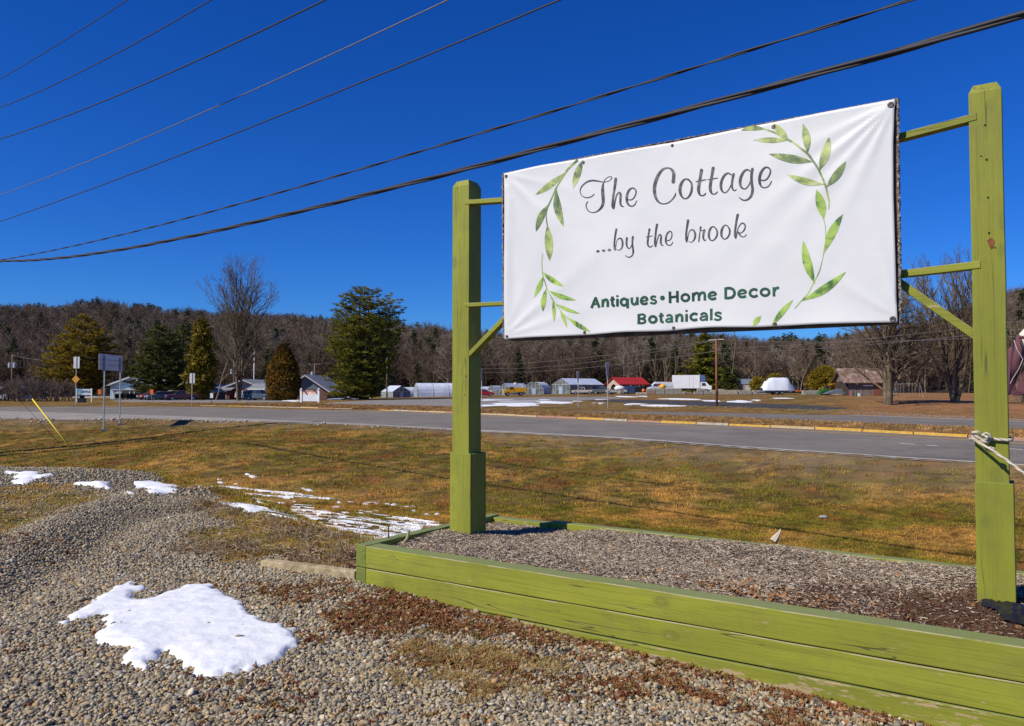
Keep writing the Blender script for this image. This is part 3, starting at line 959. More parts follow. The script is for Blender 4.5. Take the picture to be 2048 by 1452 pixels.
for j in range(nv + 1):
    t = j / nv
    for i in range(nu + 1):
        s = i / nu
        x = left_x(t) * (1 - s) + float(right_x(t)) * s
        y = smooth1(top_l, x, 8) * (1 - t) + smooth1(bot_l, x) * t
        a, z = on_plane(x, y, VB)
        V.append((a, VB - fold(a, z), z))
id_ = np.arange((nu + 1) * (nv + 1)).reshape(nv + 1, nu + 1)
Q = np.stack([id_[:-1, :-1], id_[1:, :-1], id_[1:, 1:], id_[:-1, 1:]], -1).reshape(-1, 4)
Mb, nt, b = new_mat("banner_vinyl")
co = objco(nt)
nt.links.new(ramp(nt, noise_(nt, co, 1.3, 3), [(0.3, (0.645, 0.64, 0.63)), (0.7, (0.70, 0.695, 0.68))]), b.inputs["Base Color"])
b.inputs["Roughness"].default_value = 0.42; b.inputs["Specular IOR Level"].default_value = 0.4
bump(nt, b, noise_(nt, co, 3.5, 3, 0.5), 0.12, 0.05)
banner = np_mesh("banner", np.array(V), Q, Mb, sign, smooth=True)
sol = banner.modifiers.new("thickness", 'SOLIDIFY'); sol.thickness = 0.0012; sol.offset = -1

def hug(px, py, lift):
    """photo point laid on the banner's surface"""
    a, z = on_plane(px, py, VB)
    return (a, VB - fold(a, z) - lift, z)

# board behind: weathered plywood with a rough bottom edge
M_board = plain("weathered_plywood", (0.17, 0.10, 0.065), 0.95, 0.45, 9, bmp=0.6, bscale=60)
M_boardedge = plain("splintered_board_edge", (0.30, 0.25, 0.20), 0.95, 0.55, 45, bmp=0.9, bscale=120)
def bp(x, y): return on_plane(x, y, 0.79)
outl = [bp(1007, 348.0), bp(1200, 310.3), bp(1500, 253.8), bp(1794.5, 198.0), bp(1799, 420), bp(1800.5, 648.0), bp(1640, 655.5), bp(1400, 665.5), bp(1250, 673.0), bp(1030, 682), bp(1009.3, 679)]
mb = MB(); mb.prism(outl, 0.785, 0.822, 'y'); mb.build("backing_board", M_board, sign)
mb = MB(); rr = random.Random(2)
for e0, e1, n in (((1795.2, 197), (1801.2, 648), 90), ((1007.2, 349), (1009, 677), 70), ((1007, 346), (1794, 195.6), 150)):
    for i in range(n):
        t = (i + .5) / n
        x = e0[0] + (e1[0] - e0[0]) * t; y = e0[1] + (e1[1] - e0[1]) * t
        if e0 == (1007, 346): y = float(np.interp(x, [1007, 1200, 1500, 1794], [346, 307.4, 250.8, 196]))
        a, z = on_plane(x, y, 0.79)
        if e1[1] > 600: mb.box((a, 0.787 + rr.uniform(-.004, .004), z), (0.008 + rr.random() * .008, 0.03, 0.01 + rr.random() * .016), rz=rr.uniform(-.2, .2))
        else: mb.box((a, 0.79 + rr.uniform(-.004, .004), z - .006), (0.01 + rr.random() * .02, 0.02, 0.003 + rr.random() * .005), rz=rr.uniform(-.2, .2))
mb.build("board_edge", M_boardedge, sign)

# ---- printed sprigs and lettering, laid on the vinyl
def catmull(pts, n=8):
    P = np.array(pts, float)
    Q = np.vstack([2 * P[0] - P[1], P, 2 * P[-1] - P[-2]])
    out = []
    for i in range(1, len(Q) - 2):
        for k in range(n):
            t = k / n
            a, b_, c, d = Q[i - 1], Q[i], Q[i + 1], Q[i + 2]
            out.append(0.5 * ((2 * b_) + (-a + c) * t + (2 * a - 5 * b_ + 4 * c - d) * t * t + (-a + 3 * b_ - 3 * c + d) * t ** 3))
    out.append(Q[-2])
    return np.array(out)
DOTS = []
class Print:
    def __init__(self): self.V = []; self.F = []; self.k = 0; self.S = []
    def stroke(self, pts, O, s, w=None, smooth=True, round_=True, n=6):
        P = np.array([(p[0], p[1], (p[2] if len(p) > 2 else w)) for p in pts], float)
        if smooth and len(P) > 2: P = catmull(P, n)
        elif len(P) == 2: P = np.array([P[0] * (1 - t) + P[1] * t for t in np.linspace(0, 1, 8)])
        lift = 0.0012 + 0.00012 * (self.k % 9); self.k += 1
        X = O[0] + P[:, 0] / s; Y = O[1] + P[:, 1] / s; W = np.maximum(P[:, 2], 4) / s / 2
        T = np.gradient(np.stack([X, Y], 1), axis=0); T /= np.hypot(*T.T)[:, None] + 1e-9
        Nn = np.stack([-T[:, 1], T[:, 0]], 1)
        n0 = len(self.V); self.S.append(len(self.F))
        L_ = [(X[i] + Nn[i, 0] * W[i], Y[i] + Nn[i, 1] * W[i]) for i in range(len(X))]
        R_ = [(X[i] - Nn[i, 0] * W[i], Y[i] - Nn[i, 1] * W[i]) for i in range(len(X))]
        for l, r in zip(L_, R_):
            self.V.append(hug(*l, lift)); self.V.append(hug(*r, lift))
        for i in range(len(X) - 1):
            self.F.append((n0 + 2 * i, n0 + 2 * i + 1, n0 + 2 * i + 3, n0 + 2 * i + 2))
        if round_:
            for e, sg in ((0, -1), (-1, 1)):
                c = (X[e], Y[e]); t = T[e] * sg; nn = Nn[e]
                b0 = len(self.V); K = 5
                for q in range(K + 1):
                    an = -math.pi / 2 + math.pi * q / K
                    self.V.append(hug(c[0] + W[e] * (math.cos(an) * t[0] + math.sin(an) * nn[0]), c[1] + W[e] * (math.cos(an) * t[1] + math.sin(an) * nn[1]), lift))
                self.F.append(tuple(range(b0, b0 + K + 1)))
    def disc(self, c, rx, ry, O, s, k=14):
        if not getattr(self, 'own', False):
            q_ = Print(); q_.own = True; q_.disc(c, rx, ry, O, s, k); DOTS.append(q_); return
        lift = 0.0015; b0 = len(self.V)
        for q in range(k):
            an = 2 * math.pi * q / k
            self.V.append(hug(O[0] + (c[0] + rx * math.cos(an)) / s, O[1] + (c[1] + ry * math.sin(an)) / s, lift))
        self.F.append(tuple(range(b0, b0 + k)))
    def ring(self, c, rx, ry, w, O, s):
        pts = [(c[0] + rx * math.cos(t), c[1] + ry * math.sin(t), w) for t in np.linspace(0, 2 * math.pi, 25)]
        self.stroke(pts, O, s, smooth=False, round_=False)
    def leaf(self, b, t, w, O, s, bend=0.0):
        b = np.array(b, float); t = np.array(t, float)
        d = t - b; L_ = np.hypot(*d); u = d / L_; nrm = np.array([-u[1], u[0]])
        prof = [(0, .06), (.1, .3), (.25, .72), (.42, .98), (.6, .95), (.78, .68), (.92, .30), (1, .03)]
        pts = []
        for q, wd in prof:
            c = b + d * q + nrm * bend * L_ * math.sin(q * math.pi)
            pts.append((c[0], c[1], wd * w))
        self.stroke(pts, O, s, round_=False, n=3)
    def build(self, name, mat, parent):
        if name == 'lettering':
            S = self.S + [len(self.F)]; grp = []
            for a_, b_ in zip(S[:-1], S[1:]):
                fs = self.F[a_:b_]; vs = np.array([self.V[i] for f in fs for i in f])
                lo, hi = vs.min(0), vs.max(0)
                grp.append([lo[0] + .003, hi[0] - .003, lo[2], hi[2], list(fs)])
            ch = True
            while ch:
                ch = False
                for i in range(len(grp)):
                    for j in range(i + 1, len(grp)):
                        g, h = grp[i], grp[j]
                        if g[0] < h[1] and h[0] < g[1] and g[2] < h[3] and h[2] < g[3]:
                            g[0], g[1], g[2], g[3] = min(g[0], h[0]), max(g[1], h[1]), min(g[2], h[2]), max(g[3], h[3]); g[4] += h[4]
                            grp.pop(j); ch = True; break
                    if ch: break
            for g in grp:
                used = sorted({i for f in g[4] for i in f}); re_ = {q: i for i, q in enumerate(used)}
                mb = MB(); mb.v = [self.V[i] for i in used]; mb.f = [tuple(re_[i] for i in f) for f in g[4]]; mb.m = [0] * len(mb.f)
                o = mb.build('letter', mat, parent)
            while DOTS:
                DOTS.pop().build('dot', mat, parent)
            return o
        mb = MB(); mb.v = self.V; mb.f = self.F; mb.m = [0] * len(self.F)
        o = mb.build(name, mat, parent)
        while DOTS:
            DOTS.pop().build('dot', mat, parent)
        return o

M_ink, nt, b = new_mat("dark_grey_print")
n = noise_(nt, mapped(nt, objco(nt), (3, 1, 22)), 1.6, 2, 0.5)
nt.links.new(ramp(nt, n, [(0.38, (0.035, 0.035, 0.04)), (0.55, (0.075, 0.072, 0.07)), (0.68, (0.15, 0.145, 0.14))]), b.inputs["Base Color"]); b.inputs["Roughness"].default_value = 0.4
M_greenink = plain("dark_green_print", (0.022, 0.085, 0.045), 0.4, 0.35, 7)
def leaf_mat(name, seedloc, bright):
    m, nt, b = new_mat(name)
    n = noise_(nt, mapped(nt, objco(nt), (1, 1, 1), seedloc), 9.0, 4, 0.6, 0.6)
    if bright: st = [(0.36, (0.06, 0.14, 0.035)), (0.46, (0.27, 0.42, 0.07)), (0.7, (0.48, 0.62, 0.12))]
    else: st = [(0.36, (0.07, 0.12, 0.05)), (0.47, (0.22, 0.29, 0.10)), (0.58, (0.42, 0.50, 0.13)), (0.70, (0.55, 0.58, 0.40))]
    nt.links.new(ramp(nt, n, st), b.inputs["Base Color"]); b.inputs["Roughness"].default_value = 0.42
    return m
M_leaf_a = leaf_mat("sprig_print_soft", (0, 0, 0), False)
M_leaf_b = leaf_mat("sprig_print_bright", (5, 2, 3), True)

OA, SA = (990, 300), 6.314
p = Print()
p.stroke([(1040, 132, 30), (970, 200, 28), (920, 250, 26), (860, 340, 22), (800, 440, 20), (770, 500, 22), (720, 610, 18), (680, 700, 20), (660, 760, 16), (652, 850, 12), (665, 950, 14)], OA, SA)
for b_, t_, w_, bd in [((880, 290), (512, 568), 80, -.03), ((1110, 128), (988, 488), 88, .02), ((778, 495), (872, 968), 98, .06), ((672, 695), (518, 1028), 88, .04), ((665, 945), (690, 1402), 104, -.01)]:
    p.leaf(b_, t_, w_, OA, SA, bd)
p.build("leaf_sprig", M_leaf_a, banner)
OB, SB = (990, 500), 7.643
p = Print()
p.stroke([(730, 62, 12), (715, 180, 12), (722, 340, 14), (740, 430, 14), (800, 600, 12), (850, 700, 14), (900, 790, 12), (960, 870, 12), (1030, 960, 10), (1110, 1040, 14), (1180, 1080, 18)], OB, SB)
for b_, t_, w_, bd in [((728, 338), (1052, 552), 84, .05), ((735, 395), (603, 718), 78, -.02), ((825, 622), (1238, 766), 74, .05), ((785, 585), (732, 938), 80, .03), ((925, 822), (1298, 970), 58, .04), ((885, 765), (906, 1094), 54, -.02), ((988, 905), (1097, 1184), 48, -.03), ((1110, 1035), (1460, 1248), 72, .03)]:
    p.leaf(b_, t_, w_, OB, SB, bd)
p.build("leaf_sprig", M_leaf_b, banner)
OC, SC_ = (1470, 190), 6.0235
p = Print()
p.stroke([(350, 410, 18), (420, 432, 22), (500, 463, 26), (560, 495, 30), (640, 540, 30), (720, 585, 24), (800, 650, 26), (870, 705, 32), (940, 795, 28), (1000, 885, 24), (1040, 970, 24), (1080, 1065, 28), (1100, 1130, 24), (1120, 1220, 20), (1134, 1300, 18), (1128, 1378, 8)], OC, SC_)
for b_, t_, w_, bd in [((375, 412), (75, 425), 58, .06), ((640, 540), (470, 345), 96, -.02), ((645, 545), (222, 544), 66, .0), ((875, 700), (820, 350), 98, .04), ((945, 805), (412, 712), 100, -.02), ((1018, 908), (1135, 512), 110, .03), ((1075, 1078), (628, 958), 84, -.05), ((1100, 1112), (1337, 800), 92, .03)]:
    p.leaf(b_, t_, w_, OC, SC_, bd)
p.build("leaf_sprig", M_leaf_a, banner)
OD, SD = (1480, 420), 5.585
p = Print()
p.stroke([(935, 100, 10), (955, 200, 8), (957, 330, 8), (942, 440, 12), (925, 540, 8), (890, 680, 10), (830, 800, 10), (760, 930, 12), (690, 1010, 12), (610, 1105, 7)], OD, SD)
for b_, t_, w_, bd in [((935, 105), (855, -225), 108, .03), ((943, 478), (1150, 48), 96, -.04), ((838, 825), (708, 345), 100, -.04), ((690, 1015), (1182, 692), 92, .05), ((352, 1300), (592, 1005), 64, -.02), ((150, 1300), (237, 1180), 56, -.02)]:
    p.leaf(b_, t_, w_, OD, SD, bd)
p.build("leaf_sprig", M_leaf_b, banner)

# "The Cottage"
O1, S1 = (1150, 320), 10.24
p = Print()
p.stroke([(395, 700, 20), (340, 752, 22), (230, 773, 20), (140, 725, 18), (110, 640, 20), (140, 550, 28), (230, 462, 36), (350, 422, 38), (480, 435, 30), (590, 452, 20), (700, 430, 16), (758, 370, 18), (735, 342, 16), (680, 355, 16), (620, 400, 16), (590, 460, 24)], O1, S1)
p.stroke([(590, 460, 22), (572, 540, 48), (570, 650, 68), (578, 760, 68), (580, 870, 62), (545, 970, 52), (460, 1050, 30), (370, 1078, 20), (280, 1045, 20), (232, 960, 22), (242, 890, 22), (266, 857, 18)], O1, S1)
p.stroke([(838, 390, 60), (825, 500, 55), (808, 620, 48), (788, 750, 50), (775, 880, 52), (778, 960, 54), (790, 990, 44)], O1, S1)
p.stroke([(800, 980, 40), (815, 900, 30), (840, 780, 28), (870, 700, 28), (912, 665, 34), (938, 710, 48), (935, 800, 46), (935, 890, 42), (955, 940, 36), (998, 960, 20)], O1, S1)
p.stroke([(1090, 815, 20), (1150, 820, 22), (1210, 780, 26), (1253, 690, 28), (1245, 610, 28), (1180, 577, 28), (1110, 625, 44), (1072, 720, 52), (1065, 820, 50), (1090, 900, 40), (1150, 948, 28), (1220, 928, 24), (1272, 838, 18)], O1, S1)
O2, S2 = (1290, 300), 12.1
p.stroke([(690, 775, 84), (700, 680, 80), (700, 580, 76), (665, 492, 60), (600, 447, 38), (520, 442, 38), (430, 482, 58), (340, 600, 72), (270, 760, 82), (240, 900, 82), (240, 1020, 78), (260, 1130, 66), (310, 1230, 52), (390, 1293, 32), (470, 1308, 26), (580, 1278, 28), (680, 1190, 34), (738, 1100, 36), (750, 1050, 24)], O2, S2)
p.stroke([(1060, 720, 40), (980, 708, 38), (910, 770, 60), (865, 880, 72), (855, 1000, 72), (890, 1115, 52), (960, 1180, 32), (1040, 1158, 38), (1110, 1060, 52), (1138, 930, 52), (1125, 800, 46), (1055, 718, 40)], O2, S2)
p.stroke([(1370, 490, 78), (1350, 600, 70), (1330, 720, 68), (1310, 850, 76), (1300, 950, 78), (1310, 1035, 62), (1340, 1090, 42), (1390, 1108, 30), (1440, 1090, 34), (1473, 1050, 26)], O2, S2)
p.stroke([(1240, 768, 22), (1350, 745, 36), (1478, 718, 20)], O2, S2)
p.stroke([(1650, 440, 78), (1630, 560, 70), (1610, 680, 68), (1590, 810, 74), (1580, 920, 76), (1595, 1005, 62), (1625, 1055, 42), (1675, 1073, 30), (1720, 1050, 34), (1758, 1012, 24)], O2, S2)
p.stroke([(1520, 720, 22), (1640, 700, 36), (1765, 677, 20)], O2, S2)
O3, S3 = (1420, 300), 12.1
p.stroke([(515, 600, 32), (440, 562, 42), (360, 605, 58), (292, 720, 66), (265, 850, 68), (282, 965, 54), (340, 1032, 32), (400, 1018, 28), (460, 950, 26), (508, 850, 30)], O3, S3)
p.stroke([(573, 585, 62), (547, 700, 58), (532, 820, 56), (535, 900, 50), (560, 960, 38), (600, 983, 28), (638, 957, 20)], O3, S3)
p.stroke([(968, 510, 32), (900, 478, 42), (820, 525, 58), (752, 650, 68), (728, 780, 68), (752, 890, 52), (820, 942, 30), (880, 922, 28), (940, 850, 28), (975, 770, 32)], O3, S3)
p.stroke([(1028, 465, 70), (1008, 580, 66), (1005, 700, 62), (1015, 830, 62), (1030, 950, 64), (1008, 1078, 62), (940, 1180, 50), (840, 1218, 36), (762, 1193, 32), (708, 1148, 22)], O3, S3)
p.stroke([(1222, 725, 28), (1300, 738, 28), (1380, 700, 32), (1448, 590, 38), (1462, 485, 38), (1400, 424, 36), (1320, 438, 46), (1243, 535, 66), (1203, 660, 68), (1203, 790, 62), (1240, 878, 42), (1310, 912, 28), (1400, 888, 30), (1458, 820, 28), (1490, 758, 20)], O3, S3)
o = p.build("lettering", M_ink, banner)
# "...by the brook"
O4, S4 = (1180, 420), 12.8
p = Print()
for c in ((213, 1060), (358, 1043), (503, 1027)): p.disc(c, 45, 33, O4, S4)
p.stroke([(680, 500, 58), (655, 640, 48), (635, 800, 44), (630, 900, 48), (640, 1000, 52), (648, 1025, 40)], O4, S4)
p.stroke([(655, 1000, 26), (672, 900, 18), (690, 800, 16), (738, 735, 28), (800, 732, 38), (833, 800, 48), (838, 900, 46), (808, 988, 32), (745, 1032, 20), (692, 1010, 20)], O4, S4)
p.stroke([(950, 722, 54), (940, 800, 48), (940, 880, 46), (960, 948, 38), (1000, 987, 26), (1050, 950, 24), (1080, 880, 30)], O4, S4)
p.stroke([(1103, 692, 56), (1090, 780, 48), (1092, 900, 42), (1105, 1000, 44), (1108, 1090, 46), (1078, 1168, 36), (1010, 1208, 28), (950, 1198, 24), (914, 1162, 20)], O4, S4)
p.stroke([(1530, 498, 54), (1505, 620, 44), (1490, 740, 46), (1480, 850, 50), (1495, 918, 40), (1535, 948, 30), (1575, 938, 26), (1606, 908, 20)], O4, S4)
p.stroke([(1442, 690, 18), (1520, 680, 26), (1608, 663, 16)], O4, S4)
p.stroke([(1725, 378, 58), (1700, 500, 50), (1685, 640, 46), (1670, 780, 50), (1670, 880, 54), (1683, 932, 42)], O4, S4)
p.stroke([(1695, 910, 28), (1725, 780, 24), (1755, 680, 24), (1798, 632, 36), (1828, 675, 48), (1820, 760, 46), (1820, 850, 44), (1845, 900, 32), (1883, 910, 18)], O4, S4)
p.stroke([(1965, 775, 20), (2030, 780, 22), (2083, 730, 26), (2106, 640, 28), (2090, 565, 26), (2040, 553, 28), (1978, 620, 42), (1948, 730, 48), (1952, 830, 44), (1987, 888, 32), (2045, 908, 22), (2095, 880, 22), (2128, 822, 18)], O4, S4)
O5, S5 = (1350, 400), 12.1
p.stroke([(325, 500, 62), (305, 620, 52), (285, 760, 48), (278, 880, 52), (285, 975, 54), (292, 1010, 42)], O5, S5)
p.stroke([(305, 980, 26), (325, 870, 18), (350, 780, 18), (400, 724, 28), (458, 738, 38), (493, 810, 48), (493, 900, 46), (458, 982, 32), (390, 1028, 18), (342, 1000, 18)], O5, S5)
p.stroke([(630, 658, 46), (620, 720, 38), (650, 745, 26), (695, 738, 30), (723, 730, 46), (700, 800, 52), (690, 890, 48), (705, 958, 38), (730, 987, 24), (760, 962, 18)], O5, S5)
p.stroke([(615, 740, 26), (600, 850, 28), (583, 1015, 28)], O5, S5)
for dx, dy in ((0, 0), (303, -37)):
    p.stroke([(970 + dx, 662 + dy, 28), (912 + dx, 648 + dy, 32), (858 + dx, 703 + dy, 50), (828 + dx, 800 + dy, 58), (828 + dx, 900 + dy, 48), (870 + dx, 972 + dy, 30), (920 + dx, 983 + dy, 26), (980 + dx, 938 + dy, 36), (1023 + dx, 850 + dy, 42), (1022 + dx, 750 + dy, 40), (968 + dx, 660 + dy, 28)], O5, S5)
p.stroke([(1520, 360, 64), (1495, 480, 54), (1475, 620, 50), (1460, 760, 52), (1460, 860, 56), (1472, 918, 42)], O5, S5)
p.stroke([(1488, 890, 28), (1515, 760, 20), (1545, 655, 24), (1620, 563, 30), (1688, 592, 38), (1702, 660, 36), (1668, 740, 28), (1600, 798, 18), (1545, 790, 18)], O5, S5)
p.stroke([(1532, 775, 36), (1570, 838, 40), (1610, 882, 26), (1660, 892, 20), (1708, 868, 20), (1730, 832, 14)], O5, S5)
p.build("lettering", M_ink, banner)
# "Antiques . Home Decor / Botanicals"
O6, S6 = (1170, 560), 9.309
p = Print(); W = 50
def st(pts, w=W, O=O6, S=S6, sm=True): p.stroke([(a, b_, w) for a, b_ in pts], O, S, smooth=sm, round_=False)
st([(125, 525), (208, 322)]); st([(200, 322), (275, 517)]); st([(150, 460), (248, 440)], 36)
st([(336, 507), (338, 360)]); st([(342, 430), (365, 380), (400, 368), (428, 395), (432, 505)])
st([(518, 308), (518, 445), (535, 478), (565, 478)]); st([(476, 372), (562, 358)], 36)
st([(612, 350), (612, 495)]); p.disc((610, 302), 24, 22, O6, S6)
p.ring((735, 412), 57, 62, W, O6, S6); st([(800, 345), (803, 532)])
st([(878, 325), (880, 410), (905, 450), (945, 450), (972, 405)]); st([(978, 318), (982, 468)])
st([(1055, 400), (1165, 376)], 32); st([(1164, 385), (1150, 335), (1105, 320), (1062, 350), (1050, 398), (1072, 438), (1120, 447), (1170, 425)])
st([(1325, 318), (1280, 305), (1238, 325), (1252, 360), (1310, 378), (1326, 410), (1290, 438), (1218, 422)], 40)
p.disc((1445, 335), 46, 46, O6, S6)
st([(1584, 215), (1588, 432)], 50); st([(1723, 203), (1726, 420)], 50); st([(1600, 322), (1715, 308)], 44)
p.ring((1873, 330), 68, 62, W, O6, S6)
O7, S7 = (1380, 550), 10.779; W7 = 58
def s7(pts, w=W7): p.stroke([(a, b_, w) for a, b_ in pts], O7, S7, round_=False)
s7([(72, 382), (76, 572)]); s7([(80, 450), (115, 402), (160, 392), (195, 425), (200, 560)]); s7([(206, 445), (240, 395), (285, 382), (322, 410), (328, 552)])
s7([(420, 460), (568, 432)], 38); s7([(566, 440), (545, 390), (492, 375), (435, 402), (414, 460), (445, 508), (500, 522), (572, 500)])
s7([(775, 268), (778, 524)], 56); s7([(785, 290), (860, 285), (930, 310), (965, 370), (960, 430), (915, 482), (850, 496), (785, 502)])
s7([(1058, 415), (1215, 388)], 38); s7([(1212, 395), (1190, 345), (1135, 328), (1078, 352), (1054, 410), (1082, 462), (1140, 478), (1215, 458)])
s7([(1455, 335), (1400, 310), (1342, 322), (1300, 370), (1308, 430), (1360, 466), (1410, 464), (1462, 438)])
p.ring((1620, 372), 88, 74, W7, O7, S7)
s7([(1807, 262), (1812, 462)]); s7([(1818, 350), (1840, 300), (1880, 278), (1922, 278)])
st([(1010, 632), (1012, 824)]); st([(1022, 648), (1080, 642), (1120, 662), (1112, 702), (1060, 720), (1022, 723)], 40); st([(1060, 722), (1115, 738), (1130, 772), (1100, 800), (1022, 806)], 42)
p.ring((1270, 735), 64, 58, W, O6, S6)
st([(1422, 612), (1420, 742), (1437, 780), (1470, 783)]); st([(1376, 674), (1470, 660)], 36)
st([(1522, 672), (1570, 652), (1608, 668), (1618, 705), (1622, 795)], 42); st([(1612, 715), (1560, 722), (1516, 746), (1530, 778), (1575, 778), (1612, 752)], 38)
st([(1706, 640), (1706, 784)]); st([(1712, 705), (1742, 656), (1780, 648), (1810, 680), (1814, 780)])
st([(1895, 632), (1896, 778)]); p.disc((1895, 576), 25, 22, O6, S6)
s7([(168, 852), (110, 834), (52, 852), (22, 900), (40, 950), (100, 975), (168, 956)])
s7([(235, 862), (295, 826), (345, 834), (370, 872), (376, 988)], 50); s7([(368, 890), (292, 900), (236, 928), (250, 965), (310, 972), (366, 940)], 44)
s7([(468, 725), (471, 980)]); s7([(688, 838), (625, 812), (568, 828), (572, 868), (640, 892), (678, 925), (658, 960), (600, 972), (535, 952)], 48)
p.build("lettering", M_greenink, banner)

M_grom = plain("grommet_steel", (0.22, 0.16, 0.13), 0.45, 0.3, 30, metal=0.6)
M_gromc = plain("screw_head", (0.10, 0.09, 0.085), 0.4, metal=0.7)
for gx_, gy_, r in [(1012.5, 352.5, .013), (1167, 325, .011), (1344.5, 291, .011), (1547, 253.5, .013), (1781, 209.5, .017), (1785.5, 638, .017), (1550, 648, .012), (1347.5, 656, .012), (1169, 664.8, .012), (1014, 673, .013)]:
    a, v, z = hug(gx_, gy_, 0.002)
    mb = MB()
    k, m2 = 16, 6
    vs = []; fs = []
    for i in range(k):
        for j in range(m2):
            t1, t2 = 2 * math.pi * i / k, 2 * math.pi * j / m2
            rr_ = r * 0.8 + r * 0.28 * math.cos(t2)
            vs.append((a + rr_ * math.cos(t1), v - r * .28 * math.sin(t2), z + rr_ * math.sin(t1)))
            fs.append((i * m2 + j, ((i + 1) % k) * m2 + j, ((i + 1) % k) * m2 + (j + 1) % m2, i * m2 + (j + 1) % m2))
    mb.add(vs, fs)
    mb.build("grommet", M_grom, banner, smooth=True)
    mb = MB(); mb.cyl((a, v, z), r * 0.5, 0.008, 8, axis='y'); mb.build("screw", M_gromc, banner)

# ================================================================== raised bed
bed = thing("raised_bed", "long raised bed of lime green painted timbers filled with shredded bark mulch", "planter", bedw(0, 0, 0), BED_RZ)
BL = 4.75
def timber(a0, a1, v0, v1, z0, z1, mat, name="timber", sub=18, wob=0.002, seed=1):
    rr = random.Random(seed)
    long_a = (a1 - a0) > (v1 - v0)
    n = sub
    vs = []; off = [(rr.uniform(-wob, wob), rr.uniform(-wob, wob)) for _ in range(n + 1)]
    for i in range(n + 1):
        t = i / n
        o1, o2 = off[i]
        if long_a:
            a = a0 + (a1 - a0) * t
            vs += [(a, v0 + o1, z0), (a, v0 + o1, z1 + o2), (a, v1 + o1, z1 + o2), (a, v1 + o1, z0)]
        else:
            v = v0 + (v1 - v0) * t
            vs += [(a0 + o1, v, z0), (a0 + o1, v, z1 + o2), (a1 + o1, v, z1 + o2), (a1 + o1, v, z0)]
    fs = [(0, 1, 2, 3), (4 * n + 3, 4 * n + 2, 4 * n + 1, 4 * n)]
    for i in range(n):
        for j in range(4):
            fs.append((4 * i + j, 4 * (i + 1) + j, 4 * (i + 1) + (j + 1) % 4, 4 * i + (j + 1) % 4))
    mb = MB(); mb.add(vs, fs)
    o = mb.build(name, mat, bed, bevel=0.006, seg=2)
    return o
ZT, ZJ1, ZJ2, ZB0 = 0.280, 0.112, -0.054, -0.215
timber(0.002, BL, 0.0, 0.145, ZJ1 + 0.003, ZT, M_wood_x, seed=3)
timber(0.002, BL, 0.003, 0.145, ZJ2 + 0.004, ZJ1 - 0.003, M_wood_x, seed=4)
timber(0.002, BL, -0.004, 0.145, ZB0, ZJ2 - 0.004, M_wood_xw, seed=5)
timber(-0.105, -0.002, 0.001, 1.83, ZJ1 + 0.002, ZT + 0.004, M_wood_y, seed=6)
timber(-0.105, -0.002, 0.004, 1.83, ZJ2, ZJ1 - 0.002, M_wood_y, seed=7)
timber(0.0, 0.62, 1.72, 1.83, ZJ1, ZT - 0.012, M_wood_xw, seed=8, sub=6)
timber(0.62, BL, 1.735, 1.83, ZJ1, ZT + 0.004, M_wood_x, seed=9)
timber(0.0, BL, 1.73, 1.835, ZJ2, ZJ1 - 0.003, M_wood_x, seed=10)
timber(0.0, BL, 1.73, 1.835, -0.4, ZJ2 - 0.004, M_wood_xw, seed=11)
timber(BL + .002, BL + 0.1, 0.0, 1.83, ZJ1 + .002, ZT, M_wood_y, seed=12)
timber(BL + .002, BL + 0.1, 0.0, 1.83, -0.3, ZJ1 - .002, M_wood_y, seed=13)

def mulch_z(a, v):
    a = np.asarray(a, float); v = np.asarray(v, float)
    z = 0.205 + 0.035 * (vnoise(a, v, 0.5) - 0.5) + 0.02 * (vnoise(a, v, 0.16) - .5)
    z = z + 0.05 * np.exp(-((a - 1.2) / 1.3) ** 2 - ((v - 0.55) / 0.4) ** 2)
    z = z + 0.005 * np.exp(-((a - 0.35) / 0.4) ** 2 - ((v - 1.55) / 0.35) ** 2)
    z = z + 0.018
    z = z + 0.05 * sstep((v - 1.1) / .5) * sstep((a - .75) / .5)
    for pa, pz in ((pl[0], pl[3]), (pr[0], pr[3])):
        k = np.exp(-((a - pa) / .30) ** 2 - ((v - .85) / .25) ** 2)
        z = z * (1 - k) + (pz + .012) * k
    return z
Am, Vm = np.meshgrid(np.linspace(0, BL, 150), np.linspace(0.13, 1.75, 56))
idm = np.arange(Am.size).reshape(Am.shape)
qm = np.stack([idm[:-1, :-1], idm[:-1, 1:], idm[1:, 1:], idm[1:, :-1]], -1).reshape(-1, 4)
M_mulchbed, nt, b = new_mat("mulch_bed")
n = noise_(nt, mapped(nt, geopos(nt), (1, 1, 1)), 28, 5, 0.7)
br = N_(nt, "Attribute", attribute_name="brown")
c1 = ramp(nt, n, [(0.3, (0.03, 0.022, 0.018)), (0.7, (0.15, 0.12, 0.10))])
c2 = ramp(nt, n, [(0.3, (0.045, 0.02, 0.01)), (0.7, (0.13, 0.065, 0.035))])
nt.links.new(mixc(nt, br.outputs["Fac"], c1, c2), b.inputs["Base Color"]); b.inputs["Roughness"].default_value = 0.95
bump(nt, b, n, 0.8, 0.03)
def mulch_brown(a, v):
    return sstep((a - 2.8 - 0.9 * (vnoise(a, v, .3) - .5)) / 0.9) * sstep((1.35 - v + 0.5 * (vnoise(v, a, .25) - .5)) / 0.5)
mulch = np_mesh("mulch_soil", np.column_stack([Am.ravel(), Vm.ravel(), mulch_z(Am.ravel(), Vm.ravel())]), qm, M_mulchbed, bed, smooth=True)
at_ = mulch.data.attributes.new("brown", 'FLOAT', 'POINT'); at_.data.foreach_set("value", mulch_brown(Am.ravel(), Vm.ravel()).astype(np.float32))
mulch["kind"] = "stuff"

